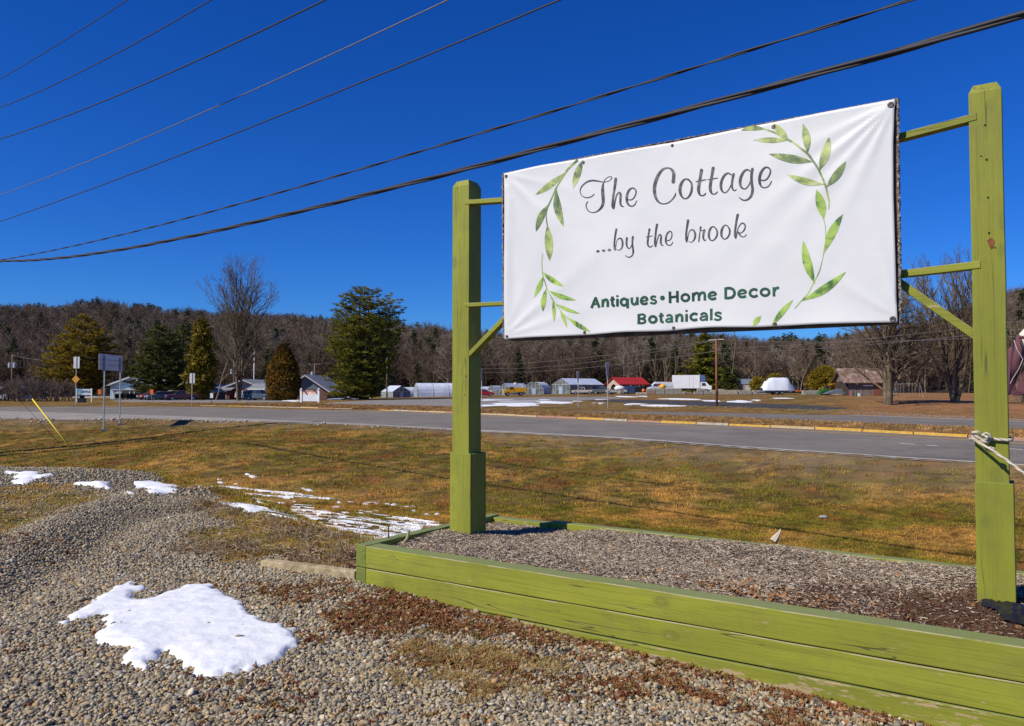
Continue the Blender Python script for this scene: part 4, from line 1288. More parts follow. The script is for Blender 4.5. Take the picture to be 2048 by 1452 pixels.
def proto(name, mb, mat, smooth=False):
    o = mb.build(name, mat, smooth=smooth)
    COL.objects.unlink(o)
    return o
def chip(seed, L_, w, h, curl):
    rr = random.Random(seed); mb = MB()
    n = 3; vs = []
    for i in range(n + 1):
        t = i / n; x = (t - .5) * L_; z = curl * (1 - (2 * t - 1) ** 2); ww = w * (1 - 0.5 * abs(2 * t - 1) ** 2) * rr.uniform(.8, 1.2); y = rr.uniform(-.15, .15) * w
        vs += [(x, y - ww / 2, z), (x, y + ww / 2, z + rr.uniform(-.3, .3) * h), (x, y, z + h)]
    fs = [(0, 1, 2), (3 * n + 2, 3 * n + 1, 3 * n)]
    for i in range(n):
        for j in range(3): fs.append((3 * i + j, 3 * i + 3 + j, 3 * i + 3 + (j + 1) % 3, 3 * i + (j + 1) % 3))
    mb.add(vs, fs); return mb
M_chip = mat_instance("grey_mulch_chips", [(0.117, 0.078, 0.046), (0.312, 0.234, 0.163), (0.442, 0.351, 0.254), (0.195, 0.137, 0.091), (0.494, 0.403, 0.293), (0.65, 0.559, 0.429)])
M_chipb = mat_instance("brown_mulch_chips", [(0.05, 0.022, 0.012), (0.11, 0.05, 0.025), (0.16, 0.075, 0.035), (0.08, 0.035, 0.02), (0.20, 0.12, 0.07)])
pr_g = [proto("bark_chip", chip(i, L_, w, .004, c), M_chip) for i, (L_, w, c) in enumerate([(.040, .007, .001), (.028, .009, .001), (.05, .007, .002), (.022, .012, .001)])]
pr_b = [proto("bark_chip", chip(9 + i, L_, w, .004, c), M_chipb) for i, (L_, w, c) in enumerate([(.03, .006, .003), (.02, .008, .002), (.04, .007, .006)])]
rs = np.random.RandomState(11)
nch = 60000
a_ = rs.rand(nch) * BL; v_ = 0.15 + rs.rand(nch) * 1.58
brn = mulch_brown(a_, v_)
pick = np.where(rs.rand(nch) < brn * .85, 4 + rs.randint(0, 3, nch), rs.randint(0, 4, nch))
keep = rs.rand(nch) > 0.35 * brn
R = np.stack([rs.normal(0, .35, nch), rs.normal(0, .35, nch), rs.rand(nch) * 6.28], 1)
S_ = rs.uniform(.35, 1.05, nch)
P_ = np.column_stack([a_, v_, mulch_z(a_, v_) + rs.uniform(0, .012, nch)])
scatter("mulch", P_[keep], R[keep], S_[keep], pick[keep], pr_g + pr_b, parent=bed)

# ---- gravel stones
def stone(seed, sub=1):
    bm = bmesh.new(); bmesh.ops.create_icosphere(bm, subdivisions=sub, radius=0.5)
    rr = random.Random(seed)
    sx, sy, sz = rr.uniform(.75, 1.35), rr.uniform(.6, .95), rr.uniform(.38, .7)
    ph = [rr.uniform(0, 6) for _ in range(3)]
    mb = MB()
    vs = []
    for v in bm.verts:
        k = 1 + .15 * math.sin(6 * v.co.x + ph[0]) + .15 * math.sin(7 * v.co.y + ph[1]) + .10 * rr.uniform(-1, 1)
        vs.append((v.co.x * sx * k, v.co.y * sy * k, v.co.z * sz * k))
    fs = [tuple(v.index for v in f.verts) for f in bm.faces]
    bm.free(); mb.add(vs, fs); return mb
M_stone = mat_instance("gravel_stones", [(0.186, 0.152, 0.102), (0.483, 0.376, 0.204), (0.353, 0.287, 0.178), (0.084, 0.085, 0.093), (0.575, 0.475, 0.288), (0.251, 0.211, 0.144), (0.51, 0.323, 0.136), (0.371, 0.318, 0.229), (0.074, 0.063, 0.051), (0.687, 0.6, 0.441), (0.204, 0.202, 0.187), (0.464, 0.376, 0.22)], rough=0.75, spec=0.3, val=0.2)
st_near = [proto("stone", stone(i, 2), M_stone, True) for i in range(7)]
st_far = [proto("stone", stone(20 + i, 1), M_stone, True) for i in range(5)]
def frustum_points(n, y0, y1, rs, xa=-0.70, xb=0.70, pw=1.0):
    y = (y0 ** (2 * pw) + rs.rand(n) * (y1 ** (2 * pw) - y0 ** (2 * pw))) ** (1 / (2 * pw))
    x = (xa + rs.rand(n) * (xb - xa)) * y
    return np.stack([x, y], 1)
def bed_ok(P):
    q = P - BC
    a = q @ BU; v = q @ BV
    return ~((a > -0.10) & (a < BL + .1) & (v > 0.0) & (v < 1.85))
def make_gravel(name, n, y0, y1, smin, smax, protos, rs, xa=-0.72, xb=0.72):
    P = frustum_points(n, y0, y1, rs, xa, xb)
    ok = bed_ok(P) & (seg_signed(P, PE) < 0.25)
    P = P[ok]
    mk = gravel_mask(P)
    ms = np.zeros(len(P))
    for q, w in MOSS: ms = np.maximum(ms, w * sstep((poly_dist(P, q) + 0.25 * (vnoise(P[:, 0], P[:, 1], .15) - .5) + .02) / .12))
    keep = rs.rand(len(P)) < mk * (1 - 0.78 * ms * vnoise(P[:, 0] + 9, P[:, 1], .09) ** .5 * 1.2)
    P = P[keep]; m = len(P)
    s = smin + (smax - smin) * rs.rand(m) ** 2.0
    s = np.where(rs.rand(m) > .996, s * 1.9, s)
    z = terrain(P) + rs.uniform(-.1, .35, m) * s
    R = np.stack([rs.normal(0, .45, m), rs.normal(0, .45, m), rs.rand(m) * 6.28], 1)
    return scatter(name, np.column_stack([P, z]), R, s, rs.randint(0, len(protos), m), protos)
rs = np.random.RandomState(5)
make_gravel("gravel", 190000, 3.05, 6.6, .009, .032, st_near, rs, -0.72, 0.62)
make_gravel("gravel", 120000, 6.6, 10.5, .012, .033, st_far, rs, -0.74, 0.05)
make_gravel("gravel", 70000, 10.5, 18, .018, .048, st_far, rs, -0.74, -0.1)

# ---- reddish moss and dead leaf litter, dry stalks, grass clumps
M_moss = mat_instance("red_brown_moss", [(0.16, 0.05, 0.02), (0.30, 0.11, 0.045), (0.20, 0.07, 0.03), (0.40, 0.18, 0.07), (0.16, 0.11, 0.02), (0.48, 0.30, 0.13)])
def tuft(seed, nbl, h, spread, w, lean=0.6, curl=0.3, mat=None, nm="tuft"):
    rr = random.Random(seed); mb = MB()
    for i in range(nbl):
        an = rr.uniform(0, 6.28); r0 = spread * math.sqrt(rr.random())
        x, y = r0 * math.cos(an), r0 * math.sin(an)
        a2 = rr.uniform(0, 6.28); hh = h * rr.uniform(.5, 1.15); ln = lean * rr.random()
        dx, dy = math.cos(a2) * hh * ln, math.sin(a2) * hh * ln
        px, py = -math.sin(a2) * w / 2, math.cos(a2) * w / 2
        mb.add([(x - px, y - py, -0.01), (x + px, y + py, -0.01), (x + dx * .5 + px * .8, y + dy * .5 + py * .8, hh * .6), (x + dx * .5 - px * .8, y + dy * .5 - py * .8, hh * .6),
                (x + dx * (1 + curl), y + dy * (1 + curl), hh * (1 - curl * ln))], [(0, 1, 2, 3), (3, 2, 4)])
    return mb
M_blade = mat_grassblade("winter_grass_blades", [(0.36, (0.62, 0.34, 0.085)), (0.46, (0.46, 0.29, 0.055)), (0.54, (0.26, 0.235, 0.025)), (0.64, (0.38, 0.18, 0.045))])
M_tallblade = mat_grassblade("dry_verge_grass", [(0.36, (0.46, 0.28, 0.12)), (0.55, (0.34, 0.21, 0.085)), (0.66, (0.50, 0.33, 0.16))])
moss_pr = [proto("moss_tuft", tuft(i, 16, .014, .018, .006, 1.4, .2), M_moss) for i in range(4)]
P = frustum_points(120000, 3.05, 7.6, rs)
P = P[bed_ok(P) & (seg_signed(P, PE) < 0)]
ms = np.zeros(len(P))
for q, w in MOSS: ms = np.maximum(ms, w * sstep((poly_dist(P, q) + 0.45 * (vnoise(P[:, 0], P[:, 1], .16) - .5) + .03) / .24))
# a band along the foot of the front timbers
q = P - BC; aa = q @ BU; vv = q @ BV
ms = np.maximum(ms, np.where((aa > 0.15), np.exp(-((vv + .03) / .07) ** 2) * .9, 0))
ms = np.maximum(ms, 0.30 * vnoise(P[:, 0], P[:, 1], .45) ** 3 * (0.4 + .6 * sstep((P[:, 0] + 2) / 2)))
k_ = rs.rand(len(P)) < ms * (.25 + .75 * vnoise(P[:, 0] + 5, P[:, 1], .07)); P = P[k_]; m = len(P)
scatter("dead_leaf_litter", np.column_stack([P, terrain(P) + .006]), np.stack([rs.normal(0, .3, m), rs.normal(0, .3, m), rs.rand(m) * 6.28], 1), rs.uniform(.6, 1.5, m), rs.randint(0, 4, m), moss_pr, "red brown moss and leaf litter between the gravel stones along the bed")

M_leaf = mat_instance("fallen_leaves", [(0.30, 0.12, 0.04), (0.40, 0.20, 0.08), (0.20, 0.08, 0.03), (0.5, 0.32, 0.16)])
def leafp(seed):
    rr = random.Random(seed); mb = MB(); L_ = .05
    vs = [(-.5 * L_, 0, 0), (-.2 * L_, .3 * L_, .01), (.2 * L_, .28 * L_, .004), (.5 * L_, 0, .012), (.2 * L_, -.3 * L_, .01), (-.2 * L_, -.26 * L_, .002), (0, 0, -.004)]
    mb.add(vs, [(6, 0, 1), (6, 1, 2), (6, 2, 3), (6, 3, 4), (6, 4, 5), (6, 5, 0)]); return mb
lf = [proto("leaf", leafp(i), M_leaf) for i in range(2)]
n = 420
P = np.array([BC + BU * rs.uniform(.2, 4) + BV * rs.normal(-.12, .16) for _ in range(n)])
P = P[bed_ok(P)]
Pm = [(rs.normal(2.9, .35), rs.normal(.42, .12)) for _ in range(240)] + [(rs.uniform(.1, 4.4), rs.uniform(.2, 1.7)) for _ in range(90)]
Pw = []
for a, v in Pm:
    if .16 < v < 1.7 and 0 < a < BL:
        c = BC + a * BU + v * BV; Pw.append((c[0], c[1], float(mulch_z(a, v)) + .012))
P3 = np.vstack([np.column_stack([P, terrain(P) + .015]), np.array(Pw)])
m = len(P3)
scatter("fallen_leaves", P3, np.stack([rs.normal(0, .5, m), rs.normal(0, .5, m), rs.rand(m) * 6.28], 1), rs.uniform(.35, .9, m), rs.randint(0, 2, m), lf, "curled brown leaves on the mulch and along the bed")

# lawn clumps
cl = [proto("grass_clump", tuft(40 + i, 34, .045, .11, .006, 1.3, .35), M_blade) for i in range(4)]
def lawn_scatter(name, n, y0, y1, sc, xa=-0.72, xb=0.72):
    P = frustum_points(n, y0, y1, rs, xa, xb)
    e = seg_signed(P, PE); r = seg_signed(P, SH)
    g = gravel_mask(P)
    ok = bed_ok(P) & (r < -0.25) & ((e > 0.1) | (g < 0.35)) & (rs.rand(len(P)) < np.clip(0.25 + (-r) / 6, 0, 1))
    P = P[ok]; m = len(P)
    scatter(name, np.column_stack([P, terrain(P)]), np.stack([rs.normal(0, .12, m), rs.normal(0, .12, m), rs.rand(m) * 6.28], 1), np.stack([np.full(m, 1.0) * sc, np.full(m, 1.0) * sc, sc * rs.uniform(.4, 1.2, m) * np.where(seg_signed(P, PE) < 0, .45, 1.0)], 1), rs.randint(0, 4, m), cl)
lawn_scatter("lawn_grass", 26000, 7.0, 19, 1.0)
lawn_scatter("lawn_grass", 20000, 19, 52, 1.7)

# straw and stalks on the bank left of the bed
M_straw = mat_instance("dry_stalks", [(0.45, 0.33, 0.19), (0.32, 0.22, 0.13), (0.55, 0.44, 0.28), (0.24, 0.15, 0.08), (0.38, 0.22, 0.12)])
straw = [proto("stalk", chip(70 + i, .13, .006, .004, c), M_straw) for i, c in enumerate([.01, .025, .0])] + [proto("dry_tuft", tuft(80, 14, .06, .04, .005, 1.2, .3), M_straw)]
P = np.vstack([frustum_points(16000, 5.8, 11, rs, -0.5, -0.08)])
d = poly_dist(P, PATCH_BANK) + 0.4 * (vnoise(P[:, 0], P[:, 1], .3) - .5)
k_ = (rs.rand(len(P)) < sstep((d + .1) / .3) * (0.15 + .85 * vnoise(P[:, 0], P[:, 1] + 3, .35) ** 2)); P = P[k_ & bed_ok(P)]; m = len(P)
scatter("dry_stalks", np.column_stack([P, terrain(P) + .015]), np.stack([rs.normal(0, .3, m), rs.normal(0, .35, m), rs.rand(m) * 6.28], 1), rs.uniform(.4, 1.1, m), rs.randint(0, 4, m), straw, "dry broken stalks strewn on the bank left of the bed")

P = frustum_points(26000, 3.6, 5.4, rs, -.18, .12)
q_ = poly_world([(800, 1275), (960, 1262), (1110, 1290), (1120, 1340), (980, 1362), (840, 1345), (770, 1300)], -.03)
d = poly_dist(P, q_) + .5 * (vnoise(P[:, 0], P[:, 1], .18) - .5)
P = P[(rs.rand(len(P)) < .38 * sstep((d + .05) / .35) * vnoise(P[:, 0], P[:, 1], .1) ** 1.6 * 1.8) & bed_ok(P)]; m = len(P)
thin = [proto("thin_tuft", tuft(90 + i, 12, .022, .025, .003, 1.5, .3), mat_instance("yellow_green_moss_%d" % i, [(0.46, 0.30, 0.10), (0.55, 0.38, 0.16), (0.30, 0.24, 0.05), (0.42, 0.20, 0.07)])) for i in range(2)]
scatter("yellow_moss", np.column_stack([P, terrain(P) + .012]), np.stack([rs.normal(0, .2, m), rs.normal(0, .2, m), rs.rand(m) * 6.28], 1), np.stack([rs.uniform(.6, 1.4, m)] * 2 + [rs.uniform(.25, .7, m)], 1), rs.randint(0, 2, m), thin)

# verge grass: taller dry clumps on the median and behind the kerb
tall = [proto("verge_clump", tuft(60 + i, 26, .13, .20, .022, .7, .3), M_tallblade) for i in range(4)]
Pv = []
for i in range(len(VERGE) - 1):
    a, b_ = VERGE[i], VERGE[i + 1]
    Ln = np.hypot(*(b_[1] - a[1])[:2])
    if a[0][1] > 120 or px_of(np.array([a[0][:2]]))[0] < -200: continue
    wd = min(np.hypot(*(a[-1] - a[0])[:2]), 14)
    for _ in range(int(min(Ln, 6) * wd * 5)):
        r_ = rs.rand(); t = rs.rand() * wd / (np.hypot(*(a[-1] - a[0])[:2]) + 1e-6) * (rows)
        t = min(t, rows - .01); j = int(t); f = t - j
        q = (a[j] * (1 - f) + a[j + 1] * f) * (1 - r_) + (b_[j] * (1 - f) + b_[j + 1] * f) * r_
        Pv.append(q)
Pv = np.array(Pv)
if len(Pv) > 26000: Pv = Pv[rs.permutation(len(Pv))[:26000]]
m = len(Pv)
scatter("verge_grass", Pv, np.stack([rs.normal(0, .1, m), rs.normal(0, .1, m), rs.rand(m) * 6.28], 1), rs.uniform(.5, 1.15, m), rs.randint(0, 4, m), tall)

# ---- snow
def snow(name, outline, label=None, kind=None, **kw):
    o = ground_sheet(name, outline, M_snow, **kw)
    if o is None: return None
    if kind: o["kind"] = kind
    if label: tag(o, label, "snow patch", "patches of old snow on the gravel lot")
    return o
snow("snow_patch", [(122, 1252), (150, 1228), (178, 1214), (212, 1185), (262, 1166), (290, 1182), (258, 1192), (262, 1202), (290, 1204), (352, 1182), (385, 1170), (425, 1175), (452, 1196), (485, 1206), (502, 1236), (540, 1252), (585, 1262), (596, 1290), (570, 1318), (520, 1334), (465, 1352), (420, 1362), (382, 1355), (372, 1335), (350, 1310), (325, 1306), (292, 1340), (240, 1330), (270, 1302), (225, 1298), (200, 1290), (185, 1278), (205, 1262), (212, 1234), (180, 1234)],
     "large melting snow patch lying on the gravel in front", step=0.0125, lift=.006, ragged=.06, hmax=.032, seed=1)
snow("snow_patch", [(262, 962), (300, 962), (352, 972), (350, 987), (300, 989), (272, 978)], "snow patch in the dip at the edge of the gravel", step=.035, lift=.01, ragged=.12, hmax=.03, seed=2)
snow("snow_patch", [(20, 944), (60, 946), (105, 950), (70, 958), (50, 968), (22, 962)], "leftmost snow patch on top of the gravel heap", step=.035, lift=.01, ragged=.2, hmax=.03, seed=3)
snow("snow_patch", [(152, 969), (195, 966), (220, 966), (218, 979), (195, 976)], "small snow patch between the two gravel humps", step=.03, lift=.01, ragged=.12, hmax=.05, seed=4)
snow("snow_patch", [(238, 985), (268, 984), (266, 989), (245, 989)], "thin snow strip below the second gravel hump", step=.03, lift=.01, ragged=.08, hmax=.02, seed=5)
snow("snow_patch", [(445, 1004), (500, 1010), (545, 1024), (520, 1026), (470, 1016)], "thin snow tongue where the gravel meets the lawn", step=.035, lift=.01, ragged=.15, hmax=.02, seed=6)
# streaks in the grass of the swale
allsn = []
def snow_streaks(name, outline, dens, seed, a_px=(560, 1013), b_px=(890, 1050), L1=1.1, W1=.10, st_=(.10, .035)):
    poly = poly_world(outline)
    da = (G(*b_px) - G(*a_px))[:2]; da /= np.hypot(*da); db = np.array([-da[1], da[0]])
    S = poly @ da; T_ = poly @ db
    SS, TT = np.meshgrid(np.arange(S.min() - .3, S.max() + .3, st_[0]), np.arange(T_.min() - .2, T_.max() + .2, st_[1]))
    P = SS.ravel()[:, None] * da + TT.ravel()[:, None] * db
    s1, t1 = SS.ravel(), TT.ravel() + .10 * vnoise(SS.ravel(), TT.ravel(), .9)
    n = .5 * vnoise(s1 / L1 + seed * 7, t1 / W1, 1.0) + .3 * vnoise(s1 / (L1 * .35) + 9, t1 / (W1 * .5) + seed, 1.0) + .2 * vnoise(s1 / .12, t1 / .05 + seed, 1.0)
    pd = poly_dist(P, poly)
    f = n - (1 - dens) - .35 * (1 - sstep((pd + .05) / .45))
    z = terrain(P) + np.where(f > 0, .012 + .05 * np.sqrt(np.clip(f, 0, 1)), .012 + f * .8)
    id_ = np.arange(len(P)).reshape(SS.shape)
    q = np.stack([id_[:-1, :-1], id_[:-1, 1:], id_[1:, 1:], id_[1:, :-1]], -1).reshape(-1, 4)
    q = q[(f[q] > -.09).all(1) & (f[q] > 0).any(1)]
    used = np.unique(q); re_ = np.full(len(P), -1); re_[used] = np.arange(len(used))
    o = np_mesh(name, np.column_stack([P, z])[used], re_[q], M_snow, smooth=True); o["kind"] = "stuff"; return o
snow_streaks("snow_streaks", [(455, 996), (560, 1002), (700, 1012), (860, 1036), (900, 1046), (895, 1075), (800, 1085), (700, 1078), (620, 1060), (540, 1040), (470, 1020)], .46, 1, W1=.07)
snow_streaks("snow_streaks", [(640, 1030), (760, 1036), (895, 1050), (895, 1082), (780, 1085), (690, 1070), (630, 1052)], .56, 2, W1=.05)
snow_streaks("snow_streaks", [(400, 968), (520, 974), (650, 986), (780, 1003), (880, 1018), (880, 1030), (740, 1012), (600, 998), (440, 990)], .36, 3, W1=.14, L1=1.6)
snow_streaks("snow_streaks", [(480, 975), (600, 984), (700, 997), (700, 1003), (590, 992), (480, 982)], .56, 4, W1=.2, L1=2.2)
rq = random.Random(8)
for i in range(26):
    x = rq.uniform(430, 900); y = 955 + (x - 430) * .115 + rq.uniform(-5, 58) * .8
    if y > 1040 + (x - 700) * .08: continue
    w = rq.uniform(3, 10); h = rq.uniform(.8, 1.7)
    o = ground_sheet("snow_flecks", [(x - w, y), (x - w * .3, y - h), (x + w * .6, y - h * .7), (x + w, y + h * .3), (x, y + h)], M_snow, lift=.03, ragged=.12, seed=i, step=.05, hmax=.03)
    if o: allsn.append(o)
w_ = [(493, 948), (516, 953), (512, 958), (500, 954)]
o = ground_sheet("snow_flecks", w_, M_snow, lift=.03, ragged=.1, seed=77, step=.05)
if o: allsn.append(o)
def join(objs, name):
    V = []; F = []
    for o in objs:
        n0 = len(V)
        V += [tuple(v.co) for v in o.data.vertices]; F += [tuple(i + n0 for i in p.vertices) for p in o.data.polygons]
        mats = o.data.materials[0]
        bpy.data.objects.remove(o)
    mb = MB(); mb.v = V; mb.f = F; mb.m = [0] * len(F)
    return mb.build(name, mats, smooth=True)
fl = join(allsn, "snow_flecks"); fl["kind"] = "stuff"

# ---- old landscape timber on the ground left of the bed
a0 = on_z(528, 1126, 0.02); a1 = on_z(716, 1150, 0.02)
d = (a1 - a0)[:2]; Ln = float(np.hypot(*d))
edging = MB(); edging.box((Ln / 2, 0, 0), (Ln, .09, .10))
M_oldwood = plain("grey_bleached_timber", (0.42, 0.33, 0.19), 0.9, 0.3, 14, bmp=.5, bscale=60)
o = edging.build("edging_timber", M_oldwood, loc=((a0[0]), a0[1], .005), rz=math.atan2(d[1], d[0]), bevel=.012)
tag(o, "bleached old edging timber half sunk in gravel at the bed's left corner", "timber")

# ---- stick and husks in the bed
def blob_thing(name, label, cat, pos, r, mat, seed=0):
    mb = MB(); mb.ball((0, 0, 0), r, n=6, k=8)
    rr = random.Random(seed)
    mb.v = [(x * rr.uniform(.8, 1.2), y * rr.uniform(.8, 1.2), z * rr.uniform(.85, 1.15)) for x, y, z in mb.v]
    return tag(mb.build(name, mat, loc=pos, smooth=True), label, cat)
def onmulch(px, py):
    a, v = 0, 0
    p = on_z(px, py, .22); q = p[:2] - BC; a, v = q @ BU, q @ BV
    return p, float(mulch_z(a, v))
p, z = onmulch(808, 1092)
mb = MB(); mb.tube([(-.01, 0, 0), (.03, .03, .035), (.05, .05, .10)], [.014, .013, .009], 6)
tag(mb.build("wood_scrap", M_oldwood, loc=(p[0], p[1], z), rz=.3), "short pale stick standing in the mulch near the bed's corner", "stick")
p, z = onmulch(1553, 1090)
mb = MB(); mb.tube([(-.03, 0, 0), (.0, 0, .035), (.03, 0, .075), (.04, 0, .10)], [.03, .026, .012, .002], 6)
M_husk = plain("pale_husk", (0.62, 0.52, 0.40), 0.8, .2)
tag(mb.build("corn_husk", M_husk, loc=(p[0], p[1], .25), rz=.2), "pale upright husk at the back edge of the mulch bed", "husk")
mb = MB(); mb.tube([(0, 0, -.05), (0, 0, .13)], [.007, .006], 6)
c = BC + BU * .04 + BV * .35
p = on_z(777, 1078, .28)
tag(mb.build("stake", M_bark, loc=(p[0], p[1], .25)), "thin grey stake at the inner left corner of the raised bed", "stake")

# dry stalk clumps near the bed's left end
M_stk = plain("tan_stalk", (0.42, 0.27, 0.16), .9, .4, 9)
for j, (x, y, n_, h) in enumerate([(697, 1118, 26, .17), (668, 1122, 18, .09), (622, 1106, 22, .10), (700, 1135, 14, .07)]):
    g = on_z(x, y, 0.0); mb = MB(); rr = random.Random(j)
    for _ in range(n_):
        an = rr.uniform(0, 6.28); L_ = h * rr.uniform(.5, 1.1); ln = rr.uniform(.2, 1.3)
        mb.tube([(rr.uniform(-.04, .04), rr.uniform(-.04, .04), 0), (math.cos(an) * L_ * ln * .5, math.sin(an) * L_ * ln * .5, L_ * .6), (math.cos(an) * L_ * ln, math.sin(an) * L_ * ln, L_ * rr.uniform(.4, 1))], [.0045, .004, .002], 4)
    tag(mb.build("dead_plant", M_stk, loc=g), ["tallest clump of dead tan stalks against the bed's corner", "low clump of dead stalks just left of the tallest clump", "clump of dead stalks behind the bleached timber", "small fan of dead stalks at the foot of the green corner"][j], "dead plant", "dead stalk clumps beside the bed")

M_scrap = plain("pale_paper_scrap", (.55, .62, .66), .6)
for (x, y, w_, h_, lb) in [(1646, 1036, .16, .10, "pale blue scrap of litter on the lawn behind the bed"), (915, 874, .5, .3, "flat grey stone cover in the lawn beside the left green post"), (722, 853, .35, .2, "pale flat stone near the road shoulder left of the left green post")]:
    g = G(x, y); mb = MB(); mb.prism([(-w_ / 2, -h_ / 2), (w_ * .4, -h_ * .4), (w_ / 2, h_ * .3), (0, h_ / 2), (-w_ * .45, h_ * .3)], 0, .03, 'z')
    tag(mb.build("litter_scrap" if w_ < .2 else "flat_stone", M_scrap if w_ < .2 else M_kerb, loc=g + np.array([0, 0, .02])), lb, "litter" if w_ < .2 else "stone")

# ---- black weed-barrier plastic at the right post
def bedlocal(px, py, z):
    p = on_z(px, py, z)[:2] - BC
    return float(p @ BU), float(p @ BV)
outl = [bedlocal(x, y, .28) for x, y in [(1962, 1206), (1990, 1210), (2035, 1214), (2110, 1218), (2110, 1250), (2046, 1238), (2004, 1230), (1990, 1219), (1966, 1212)]]
poly = np.array(outl)
lo, hi = poly.min(0), poly.max(0)
X, Y = np.meshgrid(np.arange(lo[0] - .02, hi[0] + .03, .012), np.arange(lo[1] - .02, hi[1] + .03, .012))
P = np.stack([X.ravel(), Y.ravel()], 1)
d = poly_dist(P, poly) + .02 * (vnoise(P[:, 0], P[:, 1], .04) - .5)
zz = mulch_z(P[:, 0], P[:, 1]) + .010 + np.clip(d, 0, .03) * .5 + .035 * np.abs(vnoise(P[:, 0], P[:, 1], .035) - .5) + .02 * np.abs(vnoise(P[:, 0] + P[:, 1], P[:, 1], .08) - .5)
id_ = np.arange(len(P)).reshape(X.shape)
q = np.stack([id_[:-1, :-1], id_[:-1, 1:], id_[1:, 1:], id_[1:, :-1]], -1).reshape(-1, 4)
q = q[(d[q] > -.008).all(1)]
used = np.unique(q); re_ = np.full(len(P), -1); re_[used] = np.arange(len(used))
o = np_mesh("plastic_sheet", np.column_stack([P, zz])[used], re_[q], M_black, smooth=False)
o.location = bedw(0, 0, 0); o.rotation_euler = (0, 0, BED_RZ)
tag(o, "crumpled black plastic sheet at the foot of the right green post", "plastic sheet")

# ---- rope knotted round the right post
M_rope, nt, b = new_mat("braided_rope")
wv = N_(nt, "TexWave"); wv.inputs["Scale"].default_value = 18; wv.inputs["Distortion"].default_value = 1.0; wv.bands_direction = 'DIAGONAL'
nt.links.new(objco(nt), wv.inputs["Vector"])
nt.links.new(ramp(nt, wv.outputs["Fac"], [(0.2, (0.36, 0.30, 0.20)), (0.6, (0.58, 0.54, 0.44))]), b.inputs["Base Color"]); b.inputs["Roughness"].default_value = .9
bump(nt, b, wv.outputs["Fac"], .6, .01)
c, w, zt, zb, bL, bR = pr
rope = thing("rope", "pale braided rope knotted round the right green post and pulled down to the right", "rope", bedw(0, 0, 0), BED_RZ)
aL, zL = on_plane(1945, 876, VF); aR, zR = on_plane(2018, 880, VF)
r = .0095
a_l, a_r = c - w / 2 - r, c + w / 2 + r
mb = MB()
loopp = [(c - .05, VF - r - .002, zL - .004), (c, VF - r - .001, zL - .002), (c + .05, VF - r - .001, zR), (a_r, VF - .004, zR), (a_r, VF + w * .5, zR + .002), (a_r - .004, VF + w + r, zR), (c, VF + w + r, zR), (a_l, VF + w + .004, zL), (a_l, VF + w * .5, zL), (a_l, VF - .004, zL + .002), (c - .06, VF - r - .004, zL)]
mb.tube(catmull(loopp, 5), r, 8); mb.build("loop", M_rope, rope, smooth=True)
mb = MB()
def kp(x, y, v): a, z = on_plane(x, y, v); return (a, v, z)
knot = [kp(1944, 866, VF - .03), kp(1955, 864, VF - .045), kp(1962, 872, VF - .03), kp(1972, 867, VF - .04), kp(1980, 872, VF - .035), kp(1978, 882, VF - .03), kp(1968, 884, VF - .045), kp(1960, 878, VF - .035), kp(1966, 870, VF - .022), kp(1976, 876, VF - .05), kp(1970, 880, VF - .035), kp(1956, 876, VF - .04), kp(1948, 868, VF - .02)]
mb.tube(catmull(knot, 6), .0088, 8); mb.build("knot", M_rope, rope, smooth=True)
mb = MB()
line = [kp(1940, 878, VF - .012), kp(1950, 880, VF - .05), kp(1980, 898, VF - .10), kp(2010, 918, VF - .17), kp(2050, 948, VF - .27), kp(2140, 1015, VF - .5)]
e0, e1 = np.array(line[-2]), np.array(line[-1]); dd = (e1 - e0) / np.linalg.norm(e1 - e0)
line.append(tuple(e1 + dd * (e1[2] + .0) / max(.05, -dd[2])))
mb.tube(catmull(line, 6), .0085, 8); mb.build("free_line", M_rope, rope, smooth=True)
gl = line[-1]
mb = MB(); mb.tube([(gl[0], gl[1], -.15), (gl[0] + .03, gl[1] - .02, .12)], [.014, .014], 6)
wst = mb.build("tent_stake", M_galv, loc=bedw(0, 0, 0), rz=BED_RZ); tag(wst, "steel ground stake that holds the lower end of the pale rope", "stake")
mb = MB()
pp = kp(1981, 898, VF - .10)
for q in range(2): mb.ball((pp[0] + q * .012, pp[1], pp[2] - q * .004), (.012, .012, .016), n=6, k=8)
mb.build("hitch", M_rope, rope, smooth=True)

# ---- maroon canvas hanging beyond the right post
M_mar = plain("maroon_canvas", (0.15, 0.055, 0.07), .85, .15, 8, bmp=.3, bscale=90)
M_cream = plain("cream_canvas", (0.72, 0.70, 0.62), .85, .06, 8)
flag = thing("canvas_banner", "maroon and cream canvas banner with white stitching hanging behind the right green post", "banner", (0, 0, 0))
def fp(px, py, D):
    d_ = ray(px, py); t = D / d_[1]
    return np.array([0, 0, CAM_H]) + d_ * t
def sheet(name, rows_, mat, parent, nseg=10):
    """surface lofted between polylines given as lists of world points"""
    cur = [catmull(r_, nseg) for r_ in rows_]
    n_ = min(len(c_) for c_ in cur); V = []
    for c_ in cur: V += [tuple(q_) for q_ in c_[:n_]]
    F = [(i * n_ + j, i * n_ + j + 1, (i + 1) * n_ + j + 1, (i + 1) * n_ + j) for i in range(len(cur) - 1) for j in range(n_ - 1)]
    o_ = np_mesh(name, np.array(V), np.array(F), mat, parent, smooth=True)
    s_ = o_.modifiers.new("thickness", 'SOLIDIFY'); s_.thickness = .004
    return o_
